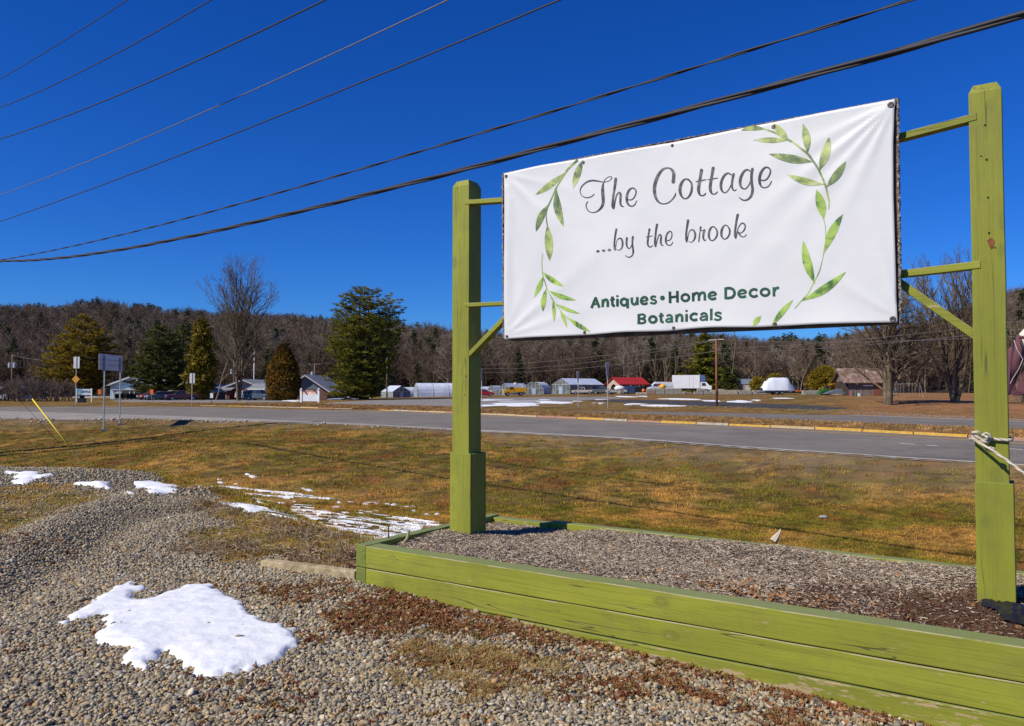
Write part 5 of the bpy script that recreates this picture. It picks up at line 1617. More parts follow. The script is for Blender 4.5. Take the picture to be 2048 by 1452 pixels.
sheet("panel", [[fp(2029, 674, 6.2), fp(2024, 700, 6.15), fp(2020, 740, 6.2), fp(2018.5, 775, 6.2), fp(2018, 789, 6.2)],
                [fp(2038, 668, 6.05), fp(2036, 695, 6.0), fp(2034, 735, 6.0), fp(2028, 765, 6.1), fp(2020, 789, 6.15)],
                [fp(2050, 690, 6.2), fp(2052, 710, 6.1), fp(2046, 728, 6.1), fp(2036, 755, 6.15), fp(2022, 786, 6.2)]], M_mar, flag)
sheet("lower_fold", [[fp(2052, 725, 6.25), fp(2046, 750, 6.3), fp(2034, 775, 6.3), fp(2022, 789, 6.25)], [fp(2100, 720, 6.3), fp(2090, 752, 6.35), fp(2060, 780, 6.35), fp(2030, 791, 6.3)], [fp(2150, 740, 6.2), fp(2130, 770, 6.2), fp(2090, 786, 6.25), fp(2040, 790, 6.25)]], M_mar, flag)
sheet("back_fold", [[fp(2030, 690, 6.5), fp(2016, 700, 6.5), fp(2013, 740, 6.5), fp(2016, 790, 6.45)], [fp(2060, 690, 6.45), fp(2050, 710, 6.4), fp(2040, 750, 6.4), fp(2022, 788, 6.35)]], M_mar, flag)
sheet("cream_panel", [[fp(2038, 668, 6.06), fp(2052, 654, 6.05), fp(2080, 632, 6.1), fp(2120, 610, 6.15)], [fp(2046, 700, 6.1), fp(2062, 690, 6.06), fp(2090, 680, 6.1), fp(2130, 680, 6.15)], [fp(2056, 728, 6.15), fp(2075, 720, 6.1), fp(2105, 715, 6.1), fp(2150, 720, 6.2)]], M_cream, flag)
sheet("band", [[fp(2036, 671, 6.02), fp(2050, 672, 6.0), fp(2075, 676, 6.03), fp(2120, 685, 6.1)], [fp(2039, 677, 6.02), fp(2052, 679, 6.0), fp(2076, 683, 6.03), fp(2120, 692, 6.1)]], M_mar, flag)
pA = fp(2100, 640, 6.3); gA = float(terrain(pA[None, :2])[0])
mb = MB(); mb.tube([(pA[0], pA[1], gA - .2), (pA[0], pA[1], 2.75)], [.03, .025], 8); mb.build("stand_pole", M_galv, flag)
pB = fp(2012, 600, 6.3)
mb = MB(); mb.tube([(pA[0] + .1, pA[1], 2.1), (pA[0], pA[1], 2.1), (pA[0] - .12, pA[1] - .12, 2.02)], [.015] * 3, 6); mb.build("stand_arm", M_galv, flag)
M_st = plain("white_stitching", (0.8, 0.8, 0.8), .8)
mb = MB()
seam = catmull([fp(2028, 680, 5.99), fp(2034, 698, 5.97), fp(2044, 715, 5.96), fp(2045, 720, 5.96), fp(2036, 740, 5.98), fp(2026, 756, 6.02), fp(2020, 768, 6.08)], 8)
for i in range(0, len(seam) - 1):
    m_ = (seam[i] + seam[i + 1]) / 2; dd = seam[i + 1] - seam[i]
    mb.tube([m_ - dd * .28, m_ + dd * .28], .0028, 4)
mb.build("stitching", M_st, flag)

# rubble where the grass meets the shoulder at the left
st_grey = [proto("stone", stone(200 + i, 1), plain("pale_rubble", (0.40, 0.36, 0.29), .9, .35, 3), True) for i in range(3)]
Pr = []
for x in list(np.arange(-40, 110, 1.2)) + list(np.arange(150, 500, 1.0)) + list(np.arange(500, 900, 6)):
    y = float(L_shoulder(x)) + rq.gauss(.3, .9)
    Pr.append(on_z(x + rq.uniform(-1, 1), y, RZ))
Pr = np.array(Pr); Pr[:, 2] = terrain(Pr[:, :2]) + .02; m = len(Pr)
scatter("shoulder_rubble", Pr, np.stack([rs.normal(0, .3, m), rs.normal(0, .3, m), rs.rand(m) * 6.28], 1), rs.uniform(.05, .22, m) * (.5 + .8 * (rs.rand(m) > .75)), rs.randint(0, 3, m), st_grey)
st_dark = [proto("stone", stone(210 + i, 1), plain("grey_rubble", (0.24, 0.22, 0.19), .9, .5, 3), True) for i in range(3)]
Pr = []
for x in np.arange(960, 2100, 1.6):
    Pr.append(on_z(x, float(L2_far(x)) - rq.uniform(.6, 4.0), RZ))
Pr = np.array(Pr); Pr[:, 2] = terrain(Pr[:, :2]); m = len(Pr)
scatter("far_shoulder_rubble", Pr, np.stack([rs.normal(0, .3, m), rs.normal(0, .3, m), rs.rand(m) * 6.28], 1), rs.uniform(.05, .22, m), rs.randint(0, 3, m), st_dark)

# ================================================================== overhead cables and the pole at the left edge
P0 = np.array([-28.3, 37.9]); PA = np.array([1.96, 10.9])
CDIR = (PA - P0) / np.hypot(*(PA - P0)); CN = np.array([-CDIR[1], CDIR[0]])
QE = P0 + CDIR * 78.0
M_cable = plain("black_cable", (0.035, 0.035, 0.04), 0.6, .1, 5)
M_cablew = plain("weathered_aluminium_wire", (0.20, 0.19, 0.18), 0.55, .15, 8, metal=.3)
def wire_path(px_pts, off, z0=None, zend=None):
    A = P0 + CN * off; B = QE + CN * off
    T = []; Z = []
    for x, y in px_pts:
        p = on_vplane(x, y, A, B)
        T.append(float((p[:2] - A) @ CDIR)); Z.append(float(p[2]))
    T = np.array(T); Z = np.array(Z)
    c = np.polyfit(T, Z, 2 if len(T) >= 3 else 1)
    if len(T) > 3:
        f = lambda t: np.interp(t, T, Z)
    t = np.linspace(0, 78, 90)
    z = np.polyval(c, t)
    if len(T) > 3:      # keep to the measured points where there are many
        inside = (t > T[0]) & (t < T[-1])
        k = np.polyfit(T, Z - np.polyval(c, T), 3)
        z = np.where(inside, z + np.polyval(k, t), z)
    return [np.array([A[0] + CDIR[0] * q, A[1] + CDIR[1] * q, zz]) for q, zz in zip(t, z)], float(z[0]), float(z[-1])
def cable(name, label, px_pts, off, r, mat, twist=0, group="overhead cables above the sign"):
    path, z0, z1 = wire_path(px_pts, off)
    if not twist:
        mb = MB(); mb.tube(path, r, 6)
        return tag(mb.build(name, mat, smooth=True), label, "cable", group), z0, z1
    root = thing(name, label, "cable", (0, 0, 0), 0, group)
    P_ = catmull([tuple(p) for p in path[::2]], 9)
    for k in range(twist):
        pts = []
        for i, p in enumerate(P_):
            an = i * 0.55 / max(1, twist - 1) * 1.0 + 2 * math.pi * k / twist
            pts.append(p + np.array([CN[0] * math.cos(an), CN[1] * math.cos(an), math.sin(an)]) * r * .85)
        mb = MB(); mb.tube(pts, r if k else r * .8, 5)
        mb.build("strand", mat, root, smooth=True)
    return root, z0, z1
wires = []
wires.append(cable("power_line", "topmost wire crossing the upper left corner of the sky", [(0, 158), (130, 80), (255, 0)], 1.05, .017, M_cable))
wires.append(cable("power_line", "second wire from the top in the upper left sky", [(0, 215), (214, 117), (422, 0)], .35, .017, M_cable))
wires.append(cable("power_line", "third wire from the top in the left sky", [(0, 278), (328, 151), (650, 0)], -.9, .017, M_cable))
wires.append(cable("power_line", "thin pale wire, fourth from the top in the left sky", [(0, 390), (445, 208), (896, 0)], -.1, .013, M_cablew))
wires.append(cable("power_line", "dark wire between the thin pale wire and the twisted cables", [(0, 443), (562, 230), (1119, 0)], .12, .015, M_cable))
wires.append(cable("twisted_cable", "thin twisted cable just above the thick bundle over the banner", [(0, 520), (234, 472), (469, 410), (732, 334), (980, 262), (1246, 180), (1500, 100), (1820, 0)], .15, .014, M_cable, 2))
wires.append(cable("cable_bundle", "thick bundled cable passing just above the white banner", [(0, 522.5), (117, 514), (351, 480), (586, 431), (879, 346), (1275, 241.5), (1525, 180), (1795, 108), (2048, 32)], -.12, .026, M_cable, 3))

M_pole = plain("weathered_pole", (0.22, 0.15, 0.10), .9, .3, 2.5, bmp=.4)
M_polerust = plain("red_brown_pole", (0.27, 0.10, 0.045), .9, .35, 1.2, bmp=.4)
M_trans = plain("transformer_grey", (0.42, 0.45, 0.47), .5, .1)
def pole_thing(label, loc, h, r=.15, mat=None, arm=None, arm_rz=0.0, trans=0, extra=None, name="utility_pole", group=None):
    t = thing(name, label, "utility pole", loc, 0, group)
    mb = MB(); mb.tube([(0, 0, -.4), (0, 0, h)], [r, r * .68], 10); mb.build("pole", mat or M_pole, t, smooth=True)
    if arm:
        for zz, hl in arm:
            ca, sa = math.cos(arm_rz), math.sin(arm_rz)
            mb = MB(); mb.box((0, 0, zz), (hl * 2, .11, .13), rz=arm_rz); mb.build("crossarm", mat or M_pole, t)
            for s_ in (-1, 0.35, 1):
                mb = MB(); mb.cyl((ca * hl * .92 * s_, sa * hl * .92 * s_, zz + .14), .05, .16, 8); mb.build("insulator", M_trans, t)
    for k in range(trans):
        s_ = (-1, 1)[k % 2]
        mb = MB(); mb.cyl((s_ * (r + .26), 0, h - 1.9), .26, .85, 12); mb.cyl((s_ * (r + .26), 0, h - 1.42), .10, .12, 8)
        mb.build("transformer", M_trans, t, smooth=False)
    return t
z0 = float(terrain(P0[None])[0]); ztop = max(w[1] for w in wires) - .15
arm_rz = math.atan2(CN[1], CN[0])
t = pole_thing("tall utility pole just past the left edge, holding all the overhead wires", (P0[0], P0[1], z0), ztop - z0 + .9, .34, M_pole, [(ztop - z0 - .05, 1.25)], arm_rz, 0)  # unseen shaft, thickened and lengthened so that its shadow shows on the lawn
qz = float(terrain(QE[None])[0]); qt = max(w[2] for w in wires)
qt = min(qt, 14)
# a shorter service pole beside it throws the second shadow, and is thickened so that it shows
t2 = thing("guy_strut_pole", "shorter leaning brace pole next to the tall utility pole past the left edge", "utility pole", (P0[0] - .6, P0[1] - 2.2, float(terrain(np.array([[P0[0] - .6, P0[1] - 2.2]]))[0])))
mb = MB(); mb.tube([(0, 0, -.4), (.2, .5, 12.2)], [.28, .22], 10); mb.build("pole", M_pole, t2, smooth=True)

# guy wires with the yellow guard
A0 = G(161, 919)
def guy(label, anchor, sky_pt, guard=None, name="guy_wire"):
    w = on_vplane(sky_pt[0], sky_pt[1], anchor, P0)
    d = w - anchor; 
    tt = np.hypot(*(P0 - anchor[:2])) / np.hypot(*d[:2])
    top = anchor + d * tt
    root = thing(name, label, "guy wire", anchor)
    mb = MB(); mb.tube([np.zeros(3), top - anchor], [.009, .009], 5); mb.build("wire", M_cable, root)
    mb = MB(); mb.tube([d / np.linalg.norm(d) * -.3, d / np.linalg.norm(d) * .9], [.016, .012], 6); mb.build("anchor_rod", M_cable, root)
    if guard:
        q0 = on_vplane(*guard[0], anchor, P0) - anchor; q1 = on_vplane(*guard[1], anchor, P0) - anchor
        mb = MB(); mb.tube([q0, q1], [.032, .032], 8)
        mb.build("guard", plain("yellow_plastic_guard", (0.80, 0.62, 0.02), .5, .06), root, smooth=True)
    return root
guy("guy wire with a bright yellow plastic guard near its ground anchor", A0, (0, 713), ((143, 899), (65, 798)))
guy("thin bare guy wire left of the one with the yellow guard", G(118, 886), (0, 757))

# ================================================================== road signs
def rsign(label, base, posts, panel, mat, name="road_sign", cat="road sign", thick=.012, lower=None, loc=None, group=None):
    """posts: list of (x, height, r); panel: list of (x, z) in the sign's own plane"""
    pass
S1_, S2_ = G(207, 862), G(239, 850)
sg = thing("road_sign", "rectangular road sign seen from behind on two galvanised posts", "road sign", S1_)
dv = (S2_ - S1_)[:2]; sgw = float(np.hypot(*dv)); ud = dv / sgw
nd = np.array([ud[1], -ud[0]])
if nd @ S1_[:2] > 0: nd = -nd          # towards the viewer
corn = [on_vplane(x, y, S1_, S2_) - S1_ for x, y in [(200, 707), (246.5, 712), (246.5, 742.5), (200, 739)]]
off = np.array([-nd[0] * .06, -nd[1] * .06, 0])
V = [c_ + off for c_ in corn] + [c_ + off * 1.25 for c_ in corn]
mb = MB(); mb.add(V, [(0, 1, 2, 3), (7, 6, 5, 4), (0, 4, 5, 1), (1, 5, 6, 2), (2, 6, 7, 3), (3, 7, 4, 0)]); mb.build("panel", M_alu, sg)
for (bx, by), tx, ty in (((207, 862), 208.5, 712), ((239, 850), 240, 717)):
    b0 = on_vplane(bx, by, S1_, S2_) - S1_; t0 = on_vplane(tx, ty, S1_, S2_) - S1_
    t0[:2] = b0[:2]
    mb = MB()
    for k, w_ in ((0, .085),):
        mb.box(((b0[0] + t0[0]) / 2, (b0[1] + t0[1]) / 2, (b0[2] + t0[2]) / 2), (w_, .06, t0[2] - b0[2] + .1), rz=math.atan2(ud[1], ud[0]))
    po = mb.build("post", M_galv, sg)
    mb = MB(); mb.box((b0[0], b0[1], b0[2] + .06), (.26, .22, .1), rz=.5); mb.build("footing", M_galv, sg)
    mb = MB()
    zt_ = t0[2]
    for kk in range(4):
        mb = MB(); mb.box((b0[0], b0[1], zt_ - .12 - kk * .24), (.15, .075, .04), rz=math.atan2(ud[1], ud[0])); mb.build("clamp", M_galv, sg)
for f in (.36, .68):
    a_, b_ = corn[0] * (1 - f) + corn[3] * f + off * .6, corn[1] * (1 - f) + corn[2] * f + off * .6
    mb = MB(); mb.tube([a_, b_], [.018, .018], 4); mb.build("stiffener", M_galv, sg)

def small_sign(px, ptop, pbase, D, panel, label, shape="rect", rz=0.0, mat=None, postw=.07, extra=None, cat="road sign", name="road_sign", postmat=None):
    loc, s = at(px, D)
    ztop = CAM_H + (778 - ptop) * s
    h = ztop - loc[2]
    t = thing(name, label, cat, loc, rz)
    mb = MB(); mb.box((0, .03, h / 2), (postw, .05, h)); mb.build("post", postmat or M_galv, t)
    w, ph, dz = panel[0] * s, panel[1] * s, panel[2] * s       # width, height, top offset in photo px
    mb = MB()
    if shape == "rect": poly = [(-w / 2, h - dz - ph), (w / 2, h - dz - ph), (w / 2, h - dz), (-w / 2, h - dz)]
    if shape == "tri": poly = [(0, h - dz - ph), (w / 2, h - dz), (-w / 2, h - dz)]
    if shape == "diamond": poly = [(0, h - dz - ph), (w / 2, h - dz - ph / 2), (0, h - dz), (-w / 2, h - dz - ph / 2)]
    mb.prism(poly, .06, .075, 'y'); mb.build("panel", mat or M_alu, t)
    if extra: extra(t, h, s)
    return t
M_yback = plain("yellow_sign_face", (0.62, 0.30, 0.03), .5, .1)
def ex_diamond(t, h, s):
    mb = MB(); hh = h - 37 * s
    mb.prism([(-.1 * s, hh - 17 * s), (8 * s, hh - 8.5 * s), (0, hh), (-8 * s, hh - 8.5 * s)], .0 - .03, -.015, 'y'); mb.build("diamond_plate", M_yback, t)
small_sign(152, 713, 800, 92, (12, 23, 0.5), "back of a tall narrow sign with a yellow diamond plate below, far left", extra=ex_diamond)
small_sign(384, 746, 800, 92, (10, 20, .5), "back of a small rectangular sign in front of the dark evergreens")
small_sign(1216, 725, 812, 78, (15, 42, 0), "tallest of the three yield signs seen from behind right of the left green post", "tri", .9)
small_sign(1157, 743, 815, 80, (12, 30, 0), "middle yield sign seen from behind beside the far driveway", "tri", 1.0)
small_sign(964, 738, 816, 74, (5, 22, 0), "narrow sign seen edge on just right of the left green post", "rect", 1.2)

# ================================================================== trees
def tri_foliage(P, N_per, size, rs, flat=.5, w=.35, droop=0.0, out=None):
    """many narrow leaf-like triangles about the points P"""
    n = len(P) * N_per
    C = np.repeat(P, N_per, 0)
    s = np.repeat(size if hasattr(size, '__len__') else np.full(len(P), size), N_per) * rs.uniform(.5, 1.2, n)
    d = rs.normal(0, 1, (n, 3)); d[:, 2] = d[:, 2] * flat - droop
    if out is not None: d += np.repeat(out, N_per, 0) * 1.0
    d /= np.linalg.norm(d, axis=1)[:, None] + 1e-9
    e = rs.normal(0, 1, (n, 3)); e[:, 2] *= .6
    e -= (e * d).sum(1)[:, None] * d; e /= np.linalg.norm(e, axis=1)[:, None] + 1e-9
    b = C + rs.normal(0, .25, (n, 3)) * s[:, None] * np.array([1, 1, .4])
    tip = b + d * s[:, None]
    V = np.stack([b - e * (s * w / 2)[:, None], b + e * (s * w / 2)[:, None], tip], 1).reshape(-1, 3)
    F = np.arange(n * 3).reshape(-1, 3)
    return V, F

VASE = [0]
def grow(mb, rs, p, d, L_, r, lvl, maxl, kids, spread, up=0.15, wig=.12, lr=.62, rmin=.012, nseg=4, start=.3, segk=(7, 5, 4, 3, 3)):
    pts = [p.copy()]; rad = [r]; dd = d.copy()
    for i in range(nseg):
        dd = dd + rs.normal(0, wig, 3) + np.array([0, 0, up * (1 if lvl else .3)])
        dd /= np.linalg.norm(dd)
        pts.append(pts[-1] + dd * L_ / nseg); rad.append(max(rmin * .6, r * (1 - .75 * (i + 1) / nseg)))
    mb.tube(pts, rad, segk[min(lvl, 4)], cap=False)
    if lvl >= maxl: return
    nk = kids[lvl]
    for k in range(nk):
        t = start + (1 - start) * (k + rs.rand() * .8) / nk
        t = min(t, .98)
        i = int(t * nseg); f = t * nseg - i
        q = pts[i] * (1 - f) + pts[min(i + 1, nseg)] * f
        ax = pts[min(i + 1, nseg)] - pts[i]; ax /= np.linalg.norm(ax)
        an = rs.rand() * 6.283
        u = np.cross(ax, [0.3, .2, 1.0]); u /= np.linalg.norm(u) + 1e-9; v = np.cross(ax, u)
        sp = spread * rs.uniform(.7, 1.25)
        nd_ = ax * math.cos(sp) + (u * math.cos(an) + v * math.sin(an)) * math.sin(sp)
        grow(mb, rs, q, nd_, L_ * lr * ((1.15 - .55 * t) if not VASE[0] or lvl else (.55 + 1.1 * t - .85 * max(0, t - .72) * 2)) * rs.uniform(.8, 1.15), max(rmin, r * (.62 - .2 * t) * .8), lvl + 1, maxl, kids, spread, up, wig * 1.1, lr, rmin, max(2, nseg - 1), .25, segk)

def bare_tree(label, loc, H, stems, maxl, kids, spread, seed, mat, name="bare_tree", r0=.3, up=.12, lr=.55, lean=.1, rmin=.016, group=None, start=.25, wig=.08):
    t = thing(name, label, "tree", loc, 0, group)
    rs_ = np.random.RandomState(seed)
    mbt = MB(); 
    for k in range(stems):
        an = 6.283 * k / stems + rs_.rand()
        d = np.array([math.cos(an) * lean, math.sin(an) * lean, 1.0]); d /= np.linalg.norm(d)
        p = np.array([math.cos(an) * r0 * .6 * (stems > 1), math.sin(an) * r0 * .6 * (stems > 1), -.2])
        grow(mbt, rs_, p, d, H * rs_.uniform(.86, 1.0), r0 * rs_.uniform(.75, 1), 0, maxl, kids, spread, up, wig, lr, rmin, 7, start)
    # the trunk mesh and the fine crown are two parts: split by tube thickness is not needed for the thin outer wood
    n = len(mbt.f)
    # faces of the first stems first: trunk = faces whose vertices lie on thick tubes
    V = np.array(mbt.v)
    tri = mbt.f
    cut = []
    for f in tri:
        a = V[f[0]]; b = V[f[1]]
        cut.append(np.linalg.norm(a - b) > r0 * .22)
    for nm, keepv in (("trunk", True), ("crown", False)):
        fs = [f for f, c in zip(tri, cut) if c == keepv]
        if not fs: continue
        used = sorted({i for f in fs for i in f}); re = {j: i for i, j in enumerate(used)}
        m2 = MB(); m2.v = [mbt.v[i] for i in used]; m2.f = [tuple(re[i] for i in f) for f in fs]; m2.m = [0] * len(fs)
        m2.build(nm, mat, t, smooth=True)
    return t

def pine(label, px, D, pbase, ptop, prof, mat, name="pine_tree", seed=0, stems=1, density=1.0, clump=.55, px_c=None, bark=None, gaps=.0, group=None, flat=.35, per=13, wl=.34, hollow=.35, trunk_r=.35, low=.12, layer=1.0, N=None):
    """prof: list of (photo y, left reach, right reach) in photo px around the column px"""
    loc, s = at(px, D)
    t = thing(name, label, "tree", loc, 0, group)
    rs_ = np.random.RandomState(seed)
    base_y = 778 + (CAM_H - loc[2]) / s
    prof = sorted(prof)
    ys = np.array([q[0] for q in prof], float); Lf = np.array([q[1] for q in prof], float); Rt = np.array([q[2] for q in prof], float)
    H = (base_y - ys[0]) * s
    mb = MB()
    for k in range(stems):
        dx = (k - (stems - 1) / 2) * trunk_r * 1.6
        pts = [(dx, 0, -.2), (dx * 1.3 + rs_.normal(0, .1), rs_.normal(0, .1), H * .35), (dx * 2 + rs_.normal(0, .2), 0, H * .7), (dx * 1.5, 0, H * (.96 if k == 0 else .85))]
        mb.tube(catmull(pts, 4), list(np.linspace(trunk_r, .05, 13)), 8)
    mb.build("trunk", bark or M_bark_dark, t, smooth=True)
    # limbs with plates of needles
    nl = N or int(150 * density)
    mbl = MB(); C = []; O = []
    for i in range(nl):
        u = (i + rs_.rand()) / nl
        y = ys[0] + (ys[-1] - ys[0]) * (u ** .85)
        z = (base_y - y) * s
        an = rs_.rand() * 6.283
        ca, sa = math.cos(an), math.sin(an)
        reach = (np.interp(y, ys, Rt) if ca > 0 else np.interp(y, ys, Lf)) * s
        depth = (np.interp(y, ys, Rt) + np.interp(y, ys, Lf)) / 2 * s
        R_ = math.hypot(ca * reach, sa * depth) * rs_.uniform(.72, 1.05)
        R_ = max(R_, .3)
        dirv = np.array([ca * reach, sa * depth, 0]); dirv /= np.linalg.norm(dirv) + 1e-9
        rise = rs_.uniform(-.10, .22) + .35 * (1 - u) 
        p0 = np.array([0, 0, max(.3, z - R_ * rise * .6 - R_ * .1)])
        p1 = p0 + dirv * R_ * .55 + np.array([0, 0, R_ * rise * .35]); p2 = p0 + dirv * R_ + np.array([0, 0, R_ * rise])
        mbl.tube([p0, p1, p2], [max(.03, .018 * R_), .03, .012], 4, cap=False)
        m = max(3, int(R_ * (1 - hollow) / (clump * .62)))
        for k in range(m):
            f = hollow + (1 - hollow) * (k + rs_.rand()) / m
            q = p0 + (p2 - p0) * f
            lat = np.array([-dirv[1], dirv[0], 0]) * rs_.normal(0, .22) * R_ * (1.1 - .5 * f)
            q = q + lat + np.array([0, 0, rs_.normal(0, .08) * clump])
            if rs_.rand() < gaps: continue
            C.append(q); O.append(dirv * .6 + np.array([0, 0, .25]))
    mbl.build("limbs", bark or M_bark_dark, t)
    C = np.array(C); O = np.array(O)
    V, F = tri_foliage(C, per, clump, rs_, flat, wl, 0, O)
    np_mesh("crown", V, F, mat, t)
    return t

def dense_tree(label, px, D, prof, mat, name, seed=0, leaf=.35, n=2600, per=4, flat=1.0, up=.6, group=None, cat="tree", trunk=.2, w=.5, bumpy=.10):
    """close-needled tree or shrub whose foliage fills an uneven shell"""
    loc, s = at(px, D)
    t = thing(name, label, cat, loc, 0, group)
    rs_ = np.random.RandomState(seed)
    base_y = 778 + (CAM_H - loc[2]) / s
    prof = sorted(prof); ys = np.array([q[0] for q in prof], float); Lf = np.array([q[1] for q in prof], float); Rt = np.array([q[2] for q in prof], float)
    y = ys[0] + (min(ys[-1], base_y + 2) - ys[0]) * rs_.rand(n) ** .9
    an = rs_.rand(n) * 6.283
    ca, sa = np.cos(an), np.sin(an)
    lf = np.interp(y, ys, Lf); rt = np.interp(y, ys, Rt)
    lump = 1 + bumpy * np.sin(an * 3 + y * .13) + bumpy * np.sin(an * 7 + y * .31 + 1) + bumpy * .7 * rs_.normal(0, 1, n)
    k = np.sqrt(rs_.uniform(.35, 1.0, n)) * lump
    X = np.where(ca > 0, rt, lf) * ca * k * s; Y = (lf + rt) / 2 * sa * k * s; Z = (base_y - y) * s
    P = np.column_stack([X, Y, Z])
    O = np.column_stack([X, Y, np.full(n, up)]); O[:, :2] /= np.linalg.norm(O[:, :2], axis=1)[:, None] + 1e-9
    O[:, :2] *= .6
    V, F = tri_foliage(P, per, leaf, rs_, flat, w, 0, O)
    mb = MB(); mb.tube([(0, 0, -.2), (0, 0, Z.max() * .8)], [trunk, trunk * .3], 7); mb.build("trunk", M_bark_dark, t)
    np_mesh("crown", V, F, mat, t)
    return t

M_pine_lit = mat_foliage("olive_pine_needles", (0.05, 0.058, 0.010), (0.25, 0.235, 0.022), (0.38, 0.26, 0.035))
M_pine_or = mat_foliage("orange_olive_needles", (0.10, 0.08, 0.010), (0.36, 0.25, 0.018), (0.50, 0.26, 0.03))
M_pine_dk = mat_foliage("dark_evergreen_needles", (0.028, 0.036, 0.010), (0.13, 0.14, 0.022))
M_cedar = mat_foliage("rusty_cedar_foliage", (0.07, 0.045, 0.008), (0.25, 0.135, 0.018), (0.33, 0.15, 0.02))
M_cyp = mat_foliage("yellow_olive_cedar", (0.07, 0.06, 0.01), (0.28, 0.21, 0.02), (0.40, 0.25, 0.03))
M_shrub = mat_foliage("mustard_shrub_leaves", (0.12, 0.09, 0.01), (0.34, 0.25, 0.015), (0.46, 0.27, 0.03))
M_con_hill = mat_foliage("hill_conifer_needles", (0.022, 0.034, 0.014), (0.07, 0.085, 0.028), None, .25)
M_twig = plain("twig_scrub", (0.17, 0.12, 0.09), .95, .3, .8)

pine("large olive green pine with two trunks left of the left green post", 728, 112, 804, 573,
     [(573, 22, 36), (590, 45, 55), (605, 58, 78), (625, 66, 82), (660, 82, 86), (690, 88, 78), (715, 70, 70), (740, 78, 62), (765, 84, 48), (788, 78, 30), (797, 40, 15)], M_pine_lit, seed=3, stems=2, clump=.50, N=340, per=20, wl=.24, trunk_r=.45, gaps=.14)
pine("broad orange olive pine at the far left above the small blue sign", 165, 128, 800, 628,
     [(629, 4, 8), (645, 30, 32), (665, 52, 50), (690, 75, 70), (712, 80, 72), (735, 92, 66), (760, 70, 55), (785, 30, 26)], M_pine_or, seed=5, clump=.52, N=260, per=18, wl=.26, bark=M_bark, trunk_r=.4)
pine("dark green pine with low spreading limbs over the parked cars", 318, 128, 798, 650,
     [(651, 6, 10), (668, 30, 32), (690, 44, 45), (712, 52, 52), (735, 60, 58), (760, 62, 52), (778, 50, 44), (788, 20, 16)], M_pine_dk, seed=7, clump=.52, N=250, per=16, wl=.26, trunk_r=.4)
pine("dark evergreen behind the pine with spreading limbs", 368, 140, 798, 645,
     [(650, 4, 6), (665, 22, 22), (690, 30, 32), (730, 36, 34), (770, 36, 30), (790, 20, 14)], M_pine_dk, seed=8, clump=.6, N=130, per=14)
dense_tree("tall ragged yellow olive cedar next to the tall bare tree", 402, 122, [(640, 3, 4), (655, 10, 14), (690, 15, 22), (730, 20, 24), (765, 26, 24), (790, 22, 14), (798, 10, 6)], M_cyp, "cedar_tree", 9, .62, 2300, 4, 1.0, .5, bumpy=.2)
dense_tree("dense rusty cone shaped cedar behind the parked estate car", 567, 112, [(689, 2, 2), (700, 12, 11), (715, 21, 19), (735, 29, 27), (760, 34, 34), (785, 34, 33), (800, 27, 24), (806, 18, 16)], M_cedar, "cedar_tree", 10, .34, 6000, 4, 1.0, .9, bumpy=.035)
pine("broad olive spruce beside the rust red pole", 1408, 170, 785, 668,
     [(668, 3, 3), (690, 18, 18), (715, 30, 28), (745, 45, 36), (770, 55, 46), (786, 54, 48)], M_pine_lit, name="spruce_tree", seed=12, clump=.85, N=190, per=14, hollow=.2)
pine("small dark spruce just right of the rust red pole", 1455, 165, 785, 735,
     [(735, 1, 1), (750, 12, 12), (768, 21, 22), (784, 27, 28)], M_pine_dk, name="spruce_tree", seed=13, clump=.6, N=120, per=12, hollow=.2)
dense_tree("leftmost round mustard yellow shrub between the shed and the covered boat", 1515, 158, [(755, 6, 6), (762, 12, 12), (775, 13, 13), (784, 11, 11)], M_shrub, "shrub", 14, .45, 800, 3, 1, .6, cat="shrub", group="mustard shrubs by the block wall")
dense_tree("mustard yellow shrub rising directly behind the covered boat", 1548, 162, [(748, 6, 6), (756, 13, 13), (775, 14, 14), (785, 12, 12)], M_shrub, "shrub", 15, .45, 800, 3, 1, .6, cat="shrub", group="mustard shrubs by the block wall")
dense_tree("largest mustard yellow shrub left of the old barn", 1650, 138, [(734, 8, 8), (745, 24, 22), (760, 32, 30), (778, 30, 30)], M_shrub, "shrub", 16, .5, 1500, 4, 1, .6, cat="shrub", group="mustard shrubs by the block wall")
dense_tree("mustard shrub touching the old barn's left end", 1682, 142, [(742, 6, 6), (752, 15, 13), (770, 18, 12), (778, 16, 10)], M_shrub, "shrub", 17, .5, 800, 4, 1, .6, cat="shrub", group="mustard shrubs by the block wall")

loc, s = at(477, 112)
VASE[0] = 1
bare_tree("tall bare vase shaped tree with three stems among the evergreens", loc, 266 * s * .735, 3, 4, (18, 8, 5, 3), .60, 21, M_bark, r0=.27, up=.07, lr=.44, lean=.06, rmin=.017, start=.26, wig=.035)
VASE[0] = 0
loc, s = at(432, 118)
bare_tree("thin pale leaning bare tree beside the ragged cedar", loc, 170 * s, 1, 3, (9, 5, 3), .6, 22, M_bark_pale, r0=.16, up=.08, lr=.42, lean=.28, rmin=.018)
loc, s = at(1775, 72)
bare_tree("wide spreading bare tree in front of the old barn", loc, 232 * s, 3, 4, (17, 8, 5, 3), .95, 23, M_bark, r0=.32, up=.07, lr=.52, lean=.16, rmin=.010, wig=.09, start=.14)
loc, s = at(1908, 74)
bare_tree("many stemmed bare tree just left of the right green post", loc, 255 * s, 5, 4, (14, 7, 5, 2), .55, 24, M_bark, r0=.24, up=.12, lr=.48, lean=.17, rmin=.010, start=.14, wig=.05)
loc, s = at(2040, 90)
bare_tree("bare tree half hidden behind the maroon canvas", loc, 150 * s, 3, 3, (11, 7, 4), .55, 25, M_bark, r0=.3, up=.1, lr=.5, lean=.2, rmin=.02)
